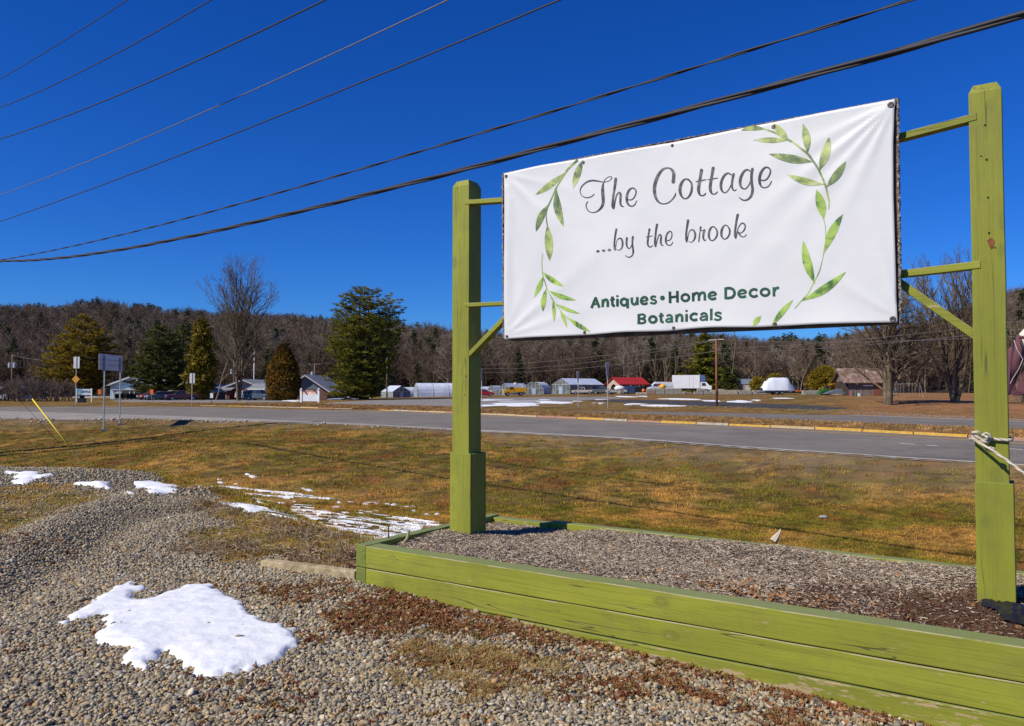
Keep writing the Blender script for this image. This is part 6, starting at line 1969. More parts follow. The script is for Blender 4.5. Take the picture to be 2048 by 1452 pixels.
for i, (x, D, h, pt, lb) in enumerate([(1276, 205, 105, 22, "pale forked bare birch above the red roofed shed"), (1195, 230, 85, 15, "thin pale bare tree behind the largest greenhouse"), (1213, 235, 90, 16, "second thin pale bare tree behind the largest greenhouse"), (1345, 215, 100, 18, "bare reddish tree behind the white van"),
                                       (1462, 195, 150, 26, "tall thin bare tree behind the rust red pole"), (855, 230, 60, 12, "pale bare trunk above the long plastic tunnel"), (1330, 190, 75, 14, "leaning pale sapling behind the white van"), (1600, 190, 78, 12, "bare tree behind the covered boat"), (1305, 195, 70, 12, "pale bare tree with tan leaves behind the shed")]):
    loc, s = at(x, D)
    bare_tree(lb, loc, h * s, 1 + (i % 3 == 0), 3, (7, 5, 3), .5, 30 + i, M_bark_pale, name="birch_tree", r0=.17, up=.12, lr=.38, lean=.12, rmin=.03, group="thin bare trees in front of the wooded hill")
# scrub at the left
for i, (x, D, w, h, lb) in enumerate([(22, 112, 46, 34, "bare scrub mass at the far left edge by the road"), (70, 108, 40, 42, "bare grey scrub beside the far left utility pole"), (112, 110, 34, 36, "bare scrub thinning out left of the blue sign"), (-20, 110, 40, 40, "bare scrub partly outside the left edge")]):
    loc, s = at(x, D)
    t = thing("bare_shrub", lb, "shrub", loc, 0, "scrub along the road at the left")
    mb = MB(); rs_ = np.random.RandomState(50 + i)
    for k in range(46):
        p = np.array([rs_.uniform(-w, w) * s * .8, rs_.uniform(-2, 2), -.1])
        grow(mb, rs_, p, np.array([rs_.normal(0, .3), rs_.normal(0, .3), 1.0]), h * s * rs_.uniform(.6, 1.1), .05, 1, 3, (0, 8, 4), .5, .05, .12, .5, .022, 3)
    mb.build("branches", M_twig, t)

# ================================================================== buildings
M_brick, nt, b = new_mat("far_brick")
nt.links.new(ramp(nt, noise_(nt, objco(nt), 3, 4), [(0.35, (0.13, 0.055, 0.04)), (0.65, (0.20, 0.085, 0.06))]), b.inputs["Base Color"]); b.inputs["Roughness"].default_value = .9
M_shing = plain("grey_shingles", (0.24, 0.25, 0.27), .9, .2, 5)
M_shing_w = plain("pale_siding", (0.45, 0.48, 0.52), .8, .1, 3)
M_bluewall = plain("pale_blue_metal_siding", (0.42, 0.55, 0.62), .6, .08, 2)
M_whitet = plain("white_trim", (0.75, 0.75, 0.73), .6, .05)
M_tin = plain("pale_metal_roof", (0.55, 0.58, 0.62), .45, .1, 2, metal=.2)
M_slate = plain("blue_grey_gable", (0.13, 0.16, 0.20), .8, .15, 2)
def gable(label, px, D, wpx, hpx, rpx, depth, wall, roof, name="building", cat="building", rz=0.0, over=.5, doors=(), windows=(), gablemat=None, ridge_along='y', pz=0, group=None):
    """gable building: width across wpx, eaves hpx, ridge rpx above the ground (photo px)"""
    loc, s = at(px, D)
    if pz: loc = loc + np.array([0, 0, pz])
    w, h, r = wpx * s, hpx * s, rpx * s
    t = thing(name, label, cat, loc, rz, group)
    if ridge_along == 'y':
        mb = MB(); mb.prism([(-w / 2, -.3), (w / 2, -.3), (w / 2, h), (-w / 2, h)], 0, depth, 'y'); mb.build("wall", wall, t)
        mb = MB(); mb.prism([(-w / 2, h), (w / 2, h), (0, r - .08)], .01, depth - .01, 'y'); mb.build("gable_end", gablemat or wall, t)
        for sg_ in (-1, 1):
            k = (r - h) / (w / 2)
            x0, z0_ = sg_ * (w / 2 + over), h - over * k
            mb = MB(); mb.prism([(0, r), (x0, z0_), (x0, z0_ + .16), (0, r + .16)][::sg_], -over, depth + over, 'y'); mb.build("roof_slope", roof, t)
            mb = MB(); mb.prism([(0, r - .12), (x0, z0_ - .12), (x0, z0_ - .01), (0, r - .01)][::sg_], -over - .04, -over + .04, 'y'); mb.build("fascia", M_whitet, t)
    else:
        mb = MB(); mb.box((0, depth / 2, h / 2 - .15), (w, depth, h + .3)); mb.build("wall", wall, t)
        mb = MB(); mb.prism([(0.01, h), (depth - .01, h), (depth / 2, r - .08)], -w / 2 + .01, w / 2 - .01, 'x'); mb.build("gable_end", gablemat or wall, t)
        k = (r - h) / (depth / 2)
        mb = MB(); mb.prism([(-over, h - over * k), (depth / 2, r), (depth / 2, r + .15), (-over, h - over * k + .15)], -w / 2 - over, w / 2 + over, 'x'); mb.build("roof_slope", roof, t)
        mb = MB(); mb.prism([(depth + over, h - over * k), (depth / 2 + .002, r), (depth / 2 + .002, r + .15), (depth + over, h - over * k + .15)], -w / 2 - over, w / 2 + over, 'x'); mb.build("roof_slope", roof, t)
    for (x, z, dw, dh, mt, nm) in list(doors) + list(windows):
        mb = MB(); mb.box((x * s, -.03, z * s + dh * s / 2), (dw * s, .08, dh * s)); o = mb.build(nm, mt, t)
        if nm == "window":
            for q in ((-.5, 0), (.5, 0)):
                mb = MB(); mb.box((x * s + q[0] * dw * s, -.08, z * s + dh * s / 2), (.08, .05, dh * s + .1)); mb.build("frame", M_whitet, o)
            mb = MB(); mb.box((x * s, -.085, z * s - .05), (dw * s + .12, .05, .09)); mb.build("sill", M_whitet, o)
    return t
M_cream_door = plain("cream_garage_door", (0.55, 0.50, 0.38), .6, .08)
M_tan = plain("tan_boards", (0.34, 0.26, 0.19), .85, .2, 4)
# pale blue metal building
bb = gable("pale blue metal building with white roof edge behind the dark pine", 262, 150, 80, 29, 44, 14, M_bluewall, M_tin, rz=.05, over=.6,
      doors=[(-16, 1, 4, 12, M_glass, "door"), (0, 1, 3, 11, M_glass, "door")], windows=[(-6, 5, 4, 5, M_glass, "window"), (12, 5, 4, 5, M_glass, "window")])
loc, s = at(262, 150)
mb = MB(); mb.box((-4 * s, -1.2, 19 * s), (44 * s, 2.6, .18)); mb.build("porch_roof", M_shing_w, bb)
for x in (-24, -8, 8, 17):
    mb = MB(); mb.box((x * s, -2.3, 9.5 * s), (.12, .12, 19 * s)); mb.build("porch_post", M_whitet, bb)
bb2 = gable("long pale blue wing of the metal building with a cream garage door", 345, 152, 86, 27, 40, 12, M_bluewall, M_tin, ridge_along='x', doors=[(-6, 0, 20, 15, M_cream_door, "garage_door"), (-6, 0, 26, 22, M_glass, "door_recess")])
# brick buildings
b1 = gable("brick building with grey hip roof behind the tall bare tree", 487, 140, 92, 21, 39, 14, M_brick, M_shing, rz=0.0, over=.6, gablemat=M_shing_w,
      windows=[(-30, 6, 7, 9, M_glass, "window"), (-16, 6, 7, 9, M_glass, "window")], doors=[(30, 1, 6, 14, M_whitet, "door")])
b1b = gable("low brick wing with a grey roof left of the tall bare tree", 432, 138, 54, 19, 29, 10, M_brick, M_shing, ridge_along='x', windows=[(-8, 6, 5, 8, M_whitet, "window"), (3, 6, 5, 8, M_whitet, "window"), (14, 6, 5, 8, M_glass, "window")], doors=[(20, 1, 4, 12, M_tan, "door")])
b1c = gable("white fascia porch with grey roof left of the rusty cedar", 528, 132, 56, 20, 31, 8, M_brick, M_shing, ridge_along='x', windows=[(-10, 5, 5, 9, M_cream_door, "window"), (0, 5, 4, 9, M_cream_door, "window"), (10, 4, 5, 11, M_whitet, "window")])
loc, s = at(528, 132); mb = MB(); mb.box((0, -.7, 20.5 * s), (58 * s, .12, .3)); mb.build("fascia", M_whitet, b1c)
b2 = gable("brick building with a blue grey gable right of the rusty cedar", 612, 132, 84, 20, 48, 14, M_brick, M_shing, over=.7, gablemat=M_slate, windows=[(8, 7, 8, 8, M_glass, "window"), (22, 7, 8, 8, M_glass, "window")], doors=[(-12, 1, 5, 12, M_glass, "door")])
gable("small white roofed house seen through the big pine", 690, 140, 44, 13, 22, 10, M_tan, M_shing_w, ridge_along='x', windows=[(-8, 4, 5, 5, M_glass, "window"), (6, 4, 5, 5, M_glass, "window")])
gable("small brown shed with a low gable left of the tall bare tree", 416, 122, 24, 17, 23, 5, plain("brown_boards", (.13, .075, .05), .9), M_shing, name="shed", cat="shed", over=.25, doors=[(0, 0, 7, 13, M_tan, "door")])
gable("pale building partly cut by the left edge behind the scrub", 2, 150, 34, 14, 24, 12, M_tin, M_tin, rz=.0)

# greenhouses
M_poly, nt, b = new_mat("milky_greenhouse_film")
nt.links.new(ramp(nt, noise_(nt, objco(nt), .8, 4), [(0.35, (0.50, 0.56, 0.66)), (0.65, (0.68, 0.73, 0.80))]), b.inputs["Base Color"]); b.inputs["Roughness"].default_value = .35
M_poly2 = plain("grey_greenhouse_cladding", (0.24, 0.26, 0.26), .4, .25, 1.5)
M_polyd = plain("clear_end_cladding", (0.16, 0.18, 0.175), .3, .4, 1.2)
M_ghframe = plain("greenhouse_frame", (0.42, 0.43, 0.42), .6, .1)
def greenhouse(label, px, D, wpx, hpx, length, kind="gable", rz=0.0, eave=.5, group="greenhouses at the foot of the hill", endmat=None, sidemat=None, roofmat=None):
    """front end faces local -y; the house runs back along +y"""
    loc, s = at(px, D); w, h = wpx * s, hpx * s
    t = thing("greenhouse", label, "greenhouse", loc, rz, group)
    if kind == "gable": prof = [(-w / 2, 0), (-w / 2, h * eave), (0, h), (w / 2, h * eave), (w / 2, 0)]
    else:
        prof = [(-w / 2 * math.cos(a) * (1 if kind == "arch" else 1), h * (math.sin(a) ** .85 if kind == "arch" else math.sin(a) ** .75)) for a in np.linspace(0, math.pi, 13)]
        prof[0] = (-w / 2, 0); prof[-1] = (w / 2, 0)
    mb = MB()
    vs = [(x, 0, z) for x, z in prof] + [(x, length, z) for x, z in prof]; n = len(prof)
    roof_f = []; side_f = []
    for i in range(n - 1):
        q = (i, i + 1, i + 1 + n, i + n)
        (side_f if kind == "gable" and i in (0, n - 2) else roof_f).append(q)
    m1 = MB(); m1.add(vs, roof_f); m1.build("roof_film", roofmat or M_poly, t)
    if side_f: m2 = MB(); m2.add(vs, side_f); m2.build("side_wall", sidemat or M_poly2, t)
    for yy, nm in ((0.02, "end_wall"), (length - .02, "end_wall")):
        m3 = MB(); m3.add([(x, yy, z) for x, z in prof], [tuple(range(n))]); m3.build(nm, endmat or M_polyd, t)
    # hoops and bars
    nr = max(3, int(length / 3.2))
    for k in range(nr + 1):
        y = length * k / nr
        m4 = MB(); m4.tube([(x * 1.005, y - .04, z + .02) for x, z in prof], [.06] * n, 4); m4.build("hoop", M_ghframe, t)
    for x in np.linspace(-w / 2, w / 2, 6)[1:-1]:
        zt_ = np.interp(x, [q[0] for q in prof], [q[1] for q in prof])
        m5 = MB(); m5.box((x, -.05, zt_ / 2), (.10, .06, zt_)); m5.build("end_stud", M_ghframe, t)
    m6 = MB(); m6.box((0, -.06, h * eave), (w, .06, .10)); m6.build("end_rail", M_ghframe, t)
    m7 = MB(); m7.box((0, -.08, h * .24), (w * .16, .06, h * .46)); m7.build("door", plain("pale_blue_door", (.32, .42, .55), .5), t)
    return t
greenhouse("small gabled greenhouse next to the big pine", 803, 165, 38, 24, 5.6, "gable", .60, roofmat=M_poly)
greenhouse("long rounded white plastic tunnel left of the left green post", 832, 172, 34, 28, 10.5, "arch", -1.25, endmat=M_poly)
greenhouse("low plastic tunnel peeking behind the long white tunnel", 808, 190, 26, 19, 6, "arch", -1.0, endmat=M_poly)
greenhouse("low white tunnel between the left green post and the red car", 950, 178, 20, 18, 4, "arch", -1.0, endmat=M_poly)
greenhouse("dark ended small tunnel behind the red car", 983, 178, 18, 19, 4.5, "arch", -.35)
greenhouse("grey gabled greenhouse behind the yellow truck", 1008, 176, 31, 24, 9.5, "gable", -.50, .42, sidemat=M_poly)
greenhouse("pointed greenhouse with a glazed end right of the yellow truck", 1068, 172, 40, 25, 6.0, "gothic", -.32)
greenhouse("largest greenhouse with dark side walls and pale roof", 1122, 168, 46, 32, 12.0, "gable", -.75, .60)

# red roofed open shed
M_redroof = plain("red_metal_roof", (0.36, 0.025, 0.018), .45, .08, 2)
loc, s = at(1268, 160)
sh_ = thing("open_shed", "open sided shed with a bright red metal roof and tan gable", "shed", loc, .38)
L_, dp, hh, rr_ = 6.4, 5.6, 2.1, 3.25
for x in np.linspace(-L_ / 2 + .2, L_ / 2 - .2, 5):
    mb = MB(); mb.box((x, 0, hh / 2), (.18, .18, hh)); mb.build("post", M_tan, sh_)
mb = MB(); mb.box((0, dp, hh / 2), (L_, .12, hh)); mb.build("back_wall", M_tan, sh_)
mb = MB(); mb.prism([(-.5, hh - .35), (dp / 2, rr_), (dp / 2, rr_ + .14), (-.5, hh - .2)], -L_ / 2 - .4, L_ / 2 + .4, 'x'); mb.build("roof_slope", M_redroof, sh_)
mb = MB(); mb.prism([(dp + .5, hh - .35), (dp / 2 + .003, rr_), (dp / 2 + .003, rr_ + .14), (dp + .5, hh - .2)], -L_ / 2 - .4, L_ / 2 + .4, 'x'); mb.build("roof_slope", M_redroof, sh_)
ring = [(dp / 2 + 1.4 * math.cos(a), 1.95 * math.sin(a) ** .8) for a in np.linspace(0, math.pi, 10)]
mb = MB(); mb.prism([(0, 0)] + [(0, hh), (dp / 2, rr_ - .05), (dp, hh), (dp, 0)] + ring, -L_ / 2, -L_ / 2 + .12, 'x'); mb.build("gable_wall", plain("tan_gable_boards", (0.50, 0.38, 0.28), .8, .12), sh_)
for k in range(9):
    mb = MB(); x = -L_ / 2 - .3 + (L_ + .6) * k / 8
    mb.prism([(-.5, hh - .19), (dp / 2, rr_ + .15), (dp / 2, rr_ + .20), (-.5, hh - .14)], x - .03, x + .03, 'x'); mb.build("roof_seam", M_redroof, sh_)
# second red roof behind the box truck
gable("red roof showing behind the white box truck", 1374, 175, 40, 22, 30, 7, M_tan, M_redroof, name="shed", cat="shed", ridge_along='x')
gable("tiny grey shed with a dark roof behind the block wall", 1491, 165, 23, 14, 23, 3.2, plain("bleached_shed_boards", (.38, .35, .32), .85, .15, 5), M_slate, name="shed", cat="shed", rz=-.45, ridge_along='x', over=.15, pz=.5, doors=[(-4, 2, 6, 10, M_tan, "door")])

# old barn
M_barnw, nt, b = new_mat("grey_barn_boards")
n = noise_(nt, mapped(nt, objco(nt), (6, 6, .4)), 2.0, 4)
nt.links.new(ramp(nt, n, [(0.3, (0.09, 0.07, 0.055)), (0.7, (0.25, 0.20, 0.165))]), b.inputs["Base Color"]); b.inputs["Roughness"].default_value = .95
M_barnr, nt, b = new_mat("rusted_tin_roof")
n = noise_(nt, mapped(nt, objco(nt), (2, 1, 1)), .9, 6, .7)
nt.links.new(ramp(nt, n, [(0.35, (0.11, 0.06, 0.04)), (0.5, (0.20, 0.115, 0.08)), (0.60, (0.28, 0.22, 0.17)), (0.68, (0.38, 0.35, 0.30))]), b.inputs["Base Color"]); b.inputs["Roughness"].default_value = .8
loc, s = at(1732, 118)
barn = thing("barn", "old weathered board barn with a rusting tin roof", "barn", loc, -.12)
bw, bh, br, bd = 68 * s, 30 * s, 55 * s, 7.0
gapr = random.Random(4); x = -bw / 2; k = 0
while x < bw / 2 - .1:
    wd = .36 + gapr.random() * .1
    wd = min(wd, bw / 2 - x)
    mb = MB(); mb.box((x + wd / 2, gapr.uniform(-.015, .015), bh / 2), (wd - .03, .05, bh + gapr.uniform(-.1, .0))); mb.build("plank", M_barnw, barn)
    x += wd; k += 1
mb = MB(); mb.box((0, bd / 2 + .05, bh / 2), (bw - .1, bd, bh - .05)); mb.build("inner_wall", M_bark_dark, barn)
mb = MB(); mb.prism([(-.7, bh - .35), (bd / 2, br), (bd / 2, br + .1), (-.7, bh - .25)], -bw / 2 - .9, bw / 2 + .5, 'x'); mb.build("roof_slope", M_barnr, barn)
mb = MB(); mb.prism([(bd + .7, bh - .35), (bd / 2 + .003, br), (bd / 2 + .003, br + .1), (bd + .7, bh - .25)], -bw / 2 - .5, bw / 2 + .5, 'x'); mb.build("roof_slope", M_barnr, barn)
mb = MB(); mb.prism([(.1, bh - .05), (bd - .1, bh - .05), (bd / 2, br - .1)], -bw / 2 + .02, bw / 2 - .02, 'x'); mb.build("gable_end", M_barnw, barn)
mb = MB(); mb.box((bw / 2 - 1.0, -.06, bh * .45), (1.1, .06, bh * .88)); mb.build("door", plain("old_red_door", (.20, .06, .04), .9), barn)
mb = MB(); mb.box((.3, -.06, 1.55), (1.5, .05, .18)); mb.build("shelf_board", M_whitet, barn)
mb = MB(); mb.box((-1.3, -.07, 3.0 if bh > 3.2 else bh - .4), (.25, .05, .35)); mb.build("lamp_box", M_whitet, barn)
# clutter along the barn
for i, (x, w_, h_, c_, lb, nm) in enumerate([(1703, 6, 9, (.30, .09, .10), "faded red drum against the old barn's left end", "drum"), (1711, 5, 7, (.05, .16, .09), "green bin beside the faded red drum at the barn", "bin"), (1718, 9, 6, (.45, .46, .46), "pile of pale tins along the barn wall", "tins")]):
    l2, s2 = at(x, 114); mb = MB(); mb.cyl((0, 0, h_ * s2 / 2), w_ * s2 / 2, h_ * s2, 10); mb.cyl((0, 0, h_ * s2 + .02), w_ * s2 / 2 * .85, .05, 10)
    tag(mb.build(nm, plain("clutter_%d" % i, c_, .7), loc=l2), lb, "container")

# swing frame right of the tree
loc, s = at(1815, 108)
sw = thing("swing_frame", "white metal swing frame beyond the wide bare tree", "swing frame", loc, -.1)
for x in (-1.6, 1.6):
    for y in (-.7, .7):
        mb = MB(); mb.tube([(x * 1.12, y, 0), (x, 0, 1.9)], [.022, .022], 5); mb.build("leg", M_galv, sw)
mb = MB(); mb.tube([(-1.7, 0, 1.9), (1.7, 0, 1.9)], [.025, .025], 5); mb.build("top_bar", M_galv, sw)
for x in (-.7, .4):
    mb = MB(); mb.tube([(x - .2, 0, 1.9), (x - .22, .1, .5), (x + .22, .1, .5), (x + .2, 0, 1.9)], [.012] * 4, 4); mb.build("swing", M_galv, sw)

# ================================================================== concrete blocks
M_conc = plain("grey_concrete_block", (0.33, 0.31, 0.26), .9, .25, 4, bmp=.3)
M_conc2 = plain("tan_concrete_block", (0.42, 0.36, 0.26), .9, .2, 4, bmp=.3)
M_concr = plain("reddish_block", (0.34, 0.20, 0.15), .9, .2, 4)
gname = "concrete blocks of the storage bay wall"
bl_lab = {}
def block(px, D, wpx, z_px, hpx, mat, lb, depth=.75, rz=0.0):
    loc, s = at(px, D); mb = MB(); w, h = wpx * s, hpx * s
    mb.box((0, 0, 0), (w - .04, depth, h - .02))
    o = mb.build("concrete_block", mat, loc=loc + np.array([0, 0, z_px * s + h / 2]), rz=rz, bevel=.03, seg=1)
    return tag(o, lb, "block", gname)
bx = [(1301, 17, 0), (1319, 18, 0), (1337, 17, 0), (1354, 16, 0)]
for i, (x, w_, _) in enumerate(bx):
    for j in range(2):
        block(x, 132, w_, j * 6.2, 6.2, [M_conc, M_conc, M_concr, M_conc][(i + 2 * (1 - j)) % 4 if j == 0 else 0], "concrete block in the " + ["first", "second", "third", "fourth"][i] + " stack below the white van, " + ["bottom", "top"][j] + " one")
block(1283, 131, 22, 0, 5, M_conc2, "low tan concrete block left of the stacks below the white van")
for i, (x, w_, h_, z_, m_) in enumerate([(1366, 12, 6, 0, M_conc2), (1376, 14, 5, 0, M_concr), (1396, 18, 6, 0, M_conc), (1414, 16, 6, 0, M_conc), (1402, 16, 6, 6, M_conc), (1428, 16, 9, 0, M_conc2), (1441, 14, 11, 0, M_conc2), (1461, 26, 9, 0, M_conc2), (1489, 25, 9, 0, M_conc), (1518, 27, 9, 0, M_conc)]):
    block(x, 132, w_, z_, h_, m_, ["small tan block right of the fourth stack", "low reddish block below the box truck", "grey block under the truck's tail corner", "grey block below the truck cab", "grey block resting on the one below the truck cab", "tan block just left of the rust red pole", "rounded tan block just right of the rust red pole", "long tan block second right of the rust red pole", "long grey block below the tiny shed", "long grey block left of the boat trailer"][i])
for i, (x, w_, m_) in enumerate([(1618, 28, M_conc), (1652, 38, M_conc2)]):
    block(x, 126, w_, 0, 9, m_, ["grey block right of the boat trailer", "long tan block left of the stacked lintels"][i])
for j in range(3):
    block(1678, 122, 12, j * 4.0, 4.0, M_conc2, ["bottom", "middle", "topmost"][j] + " of three pale lintels stacked left of the barn")

# ================================================================== vehicles
_paints = {}
def paint(name, c, rough=.35):
    if name not in _paints: _paints[name] = plain("paint_" + name, c, rough, .05, 2, metal=.15, spec=.5)
    return _paints[name]
M_tail = plain("tail_lamp_red", (.35, .01, .01), .3); M_head = plain("head_lamp", (.65, .65, .62), .2)
PROF = {
 "sedan": ([(-2.25, .35), (-2.25, .85), (-2.1, .95), (-1.0, .98), (.95, .95), (2.0, .85), (2.25, .65), (2.25, .3)], [(-1.75, .95), (-1.05, 1.42), (.35, 1.44), (1.15, .95)]),
 "hatch": ([(-1.95, .35), (-1.98, .85), (-1.8, .98), (.8, .95), (1.75, .82), (1.98, .6), (1.98, .3)], [(-1.85, .96), (-1.5, 1.48), (.2, 1.5), (1.0, .95)]),
 "suv": ([(-2.25, .4), (-2.28, 1.0), (-2.15, 1.1), (.95, 1.08), (2.05, 1.0), (2.28, .75), (2.28, .35)], [(-2.15, 1.08), (-1.95, 1.72), (.25, 1.74), (1.05, 1.07)]),
 "pickup": ([(-2.65, .55), (-2.65, 1.12), (-.55, 1.12), (1.35, 1.12), (2.5, 1.02), (2.7, .8), (2.7, .42)], [(-.55, 1.1), (-.45, 1.75), (.75, 1.77), (1.4, 1.1)]),
 "van": ([(-2.6, .45), (-2.62, 1.2), (1.7, 1.2), (2.5, 1.0), (2.65, .7), (2.65, .38)], [(-2.6, 1.19), (-2.55, 2.15), (1.05, 2.2), (1.75, 1.6), (1.9, 1.19)]),
}
def car(label, loc, rz, style, col, name, cat, W=1.78, scale=1.0, group=None, canopy=None):
    t = thing(name, label, cat, loc, rz, group)
    low, cab = PROF[style]
    mb = MB(); n = len(low)
    # lower body with a slight tumblehome and wheel-arch line
    vs = []
    for sg_ in (-1, 1):
        for x, z in low: vs.append((x, sg_ * W / 2 * (1.0 if z < .95 else .97) * (1 - .06 * (abs(x) > 1.9)), z))
    fs = [tuple(range(n)), tuple(range(n, 2 * n))[::-1]] + [(i, i + n, (i + 1) % n + n, (i + 1) % n) for i in range(n)]
    mb.add(vs, fs); body = mb.build("body", col, t, bevel=.05, seg=2)
    mb = MB(); n = len(cab); vs = []
    zb_, zt_ = cab[0][1], max(q[1] for q in cab)
    for sg_ in (-1, 1):
        for x, z in cab: vs.append((x, sg_ * W / 2 * (.96 - .16 * (z - zb_) / (zt_ - zb_)), z))
    mb.add(vs, [tuple(range(n)), tuple(range(n, 2 * n))[::-1]] + [(i, i + n, (i + 1) % n + n, (i + 1) % n) for i in range(n)])
    mb.build("cabin", col, t, bevel=.03, seg=1)
    # side glass
    x0 = cab[0][0]; x1 = cab[-1][0]; xa = cab[1][0]; xb = cab[-2][0] if style != "van" else 1.05
    wins = {"sedan": [(-1.3, -.35), (-.28, .75)], "hatch": [(-1.4, -.55), (-.48, .6)], "suv": [(-1.95, -1.3), (-1.22, -.35), (-.28, .65)], "pickup": [(-.35, .15), (.22, 1.0)], "van": [(.7, 1.6)]}[style]
    for sg_ in (-1, 1):
        for a_, b_ in wins:
            z0_, z1_ = zb_ + .06, zt_ - .10
            def yy(z): return sg_ * (W / 2 * (.96 - .16 * (z - zb_) / (zt_ - zb_)) + .006)
            front = b_ >= max(w_[1] for w_ in wins) - 1e-6; rear = a_ <= min(w_[0] for w_ in wins) + 1e-6 and style in ("sedan", "hatch")
            q = [(a_ - (.25 if rear else 0), z0_), (b_ + (.30 if front and style != "van" else 0), z0_), (b_ - (.05 if front else 0), z1_ if style != "van" else z0_ + .5), (a_ + (.12 if rear else 0), z1_ if style != "van" else z0_ + .5)]
            mb = MB(); mb.add([(x, yy(z), z) for x, z in q], [(0, 1, 2, 3)]); mb.build("side_window", M_glass, t)
    def slope_glass(p, q, nm):
        d = np.array([q[0] - p[0], q[1] - p[1]]); nrm = np.array([d[1], -d[0]]) / np.hypot(*d)
        if nrm[0] * (1 if nm == "windscreen" else -1) < 0: nrm = -nrm
        a_ = np.array(p) + d * .1 + nrm * .012; b_ = np.array(p) + d * .88 + nrm * .012
        def hw(z): return W / 2 * (.96 - .16 * (z - zb_) / (zt_ - zb_)) - .09
        mb = MB(); mb.add([(a_[0], -hw(a_[1]), a_[1]), (a_[0], hw(a_[1]), a_[1]), (b_[0], hw(b_[1]), b_[1]), (b_[0], -hw(b_[1]), b_[1])], [(0, 1, 2, 3)]); mb.build(nm, M_glass, t)
    slope_glass(cab[-1], cab[-2], "windscreen")
    if style != "van": slope_glass(cab[0], cab[1], "rear_window")
    if style == "pickup":
        mb = MB(); mb.box((-1.62, 0, 1.13), (1.95, W * .82, .02)); mb.build("load_bed", M_black, t)
    r = .33 if style in ("sedan", "hatch") else .38
    wx = {"sedan": (-1.35, 1.38), "hatch": (-1.2, 1.25), "suv": (-1.35, 1.42), "pickup": (-1.65, 1.75), "van": (-1.6, 1.75)}[style]
    for x in wx:
        for sg_ in (-1, 1):
            mb = MB(); mb.cyl((x, sg_ * (W / 2 - .09), r), r, .22, 16, axis='y'); wh = mb.build("wheel", M_tyre, t)
            mb = MB(); mb.cyl((x, sg_ * (W / 2 + .015), r), r * .6, .03, 12, axis='y'); mb.build("rim", M_rim, wh)
    zf = low[-2][1] + .05; zr = low[1][1] - .1
    for sg_ in (-1, 1):
        mb = MB(); mb.box((low[-1][0] + .0, sg_ * W * .36, zf), (.06, .32, .16)); mb.build("headlight", M_head, t)
        mb = MB(); mb.box((low[0][0] - .0, sg_ * W * .38, zr), (.06, .2, .28)); mb.build("tail_light", M_tail, t)
    mb = MB(); mb.box((low[-1][0] + .02, 0, .42), (.08, W * .9, .16)); mb.build("bumper", M_black, t)
    mb = MB(); mb.box((low[0][0] - .02, 0, .5), (.08, W * .9, .16)); mb.build("bumper", M_black, t)
    mb = MB(); mb.box((0, 0, .3), (3.6, W * .8, .14)); mb.build("underbody", M_black, t)
    if scale != 1.0: t.scale = (scale,) * 3
    return t
def place(px, D): return at(px, D)[0]
PI = math.pi
car("dark grey blue estate car parked in front of the rusty cedar", place(519, 113), -.25, "suv", paint("slate", (.07, .10, .14)), "parked_car", "car", scale=.9)
car("grey blue saloon parked under the dark pine", place(322, 118), .75 + PI, "sedan", paint("grey_blue", (.11, .15, .21)), "parked_car", "car", scale=.95)
car("dark red hatchback left of the grey blue saloon", place(304, 122), .9 + PI, "hatch", paint("dark_red", (.22, .03, .04)), "parked_car", "car")
car("pale yellow and white small car between the saloon and the maroon pickup", place(343, 122), .8 + PI, "hatch", paint("pale_yellow", (.50, .48, .30)), "parked_car", "car")
car("maroon pickup truck with a cap parked under the dark evergreens", place(365, 117), .55 + PI, "pickup", paint("maroon", (.16, .05, .07)), "pickup_truck", "pickup truck", scale=.85)
car("blue parked car right of the maroon pickup", place(383, 124), .8 + PI, "suv", paint("deep_blue", (.04, .09, .22)), "parked_car", "car", scale=.9)
car("white parked car right behind the dark estate car", place(494, 120), 1.2, "suv", paint("white", (.6, .6, .58)), "parked_car", "car", scale=.85)
car("bright red car parked right of the left green post", place(966, 150), .1, "sedan", paint("bright_red", (.45, .02, .03)), "parked_car", "car", scale=.95)
car("pale beige pickup parked in front of the largest greenhouse", place(1166, 152), PI - .15, "pickup", paint("beige", (.50, .46, .40)), "pickup_truck", "pickup truck", W=1.85, scale=.8)
car("black pickup right of the pale beige pickup", place(1185, 156), .3, "pickup", paint("black", (.02, .02, .025)), "pickup_truck", "pickup truck", scale=.85)
car("dark grey pickup left of the red roofed shed", place(1208, 150), PI - .3, "pickup", paint("dark_grey", (.10, .12, .12)), "pickup_truck", "pickup truck", scale=.85)
car("silver pickup at the corner of the red roofed shed", place(1233, 148), PI - .2, "pickup", paint("silver", (.38, .37, .34)), "pickup_truck", "pickup truck", scale=.75)
v_ = car("white panel van with a red square on its side", place(1320, 142) + np.array([0, 0, .35]), PI + .05, "van", paint("van_white", (.72, .72, .72)), "panel_van", "van", scale=.86)

mb = MB(); mb.box((.35, .90, 1.6), (.75, .012, .42)); mb.build("red_square", plain("red_decal", (.55, .05, .06), .5), v_)
mb = MB(); mb.box((-.7, .90, 1.55), (1.0, .012, .10)); mb.build("grey_decal", plain("grey_decal", (.5, .5, .52), .5), v_)

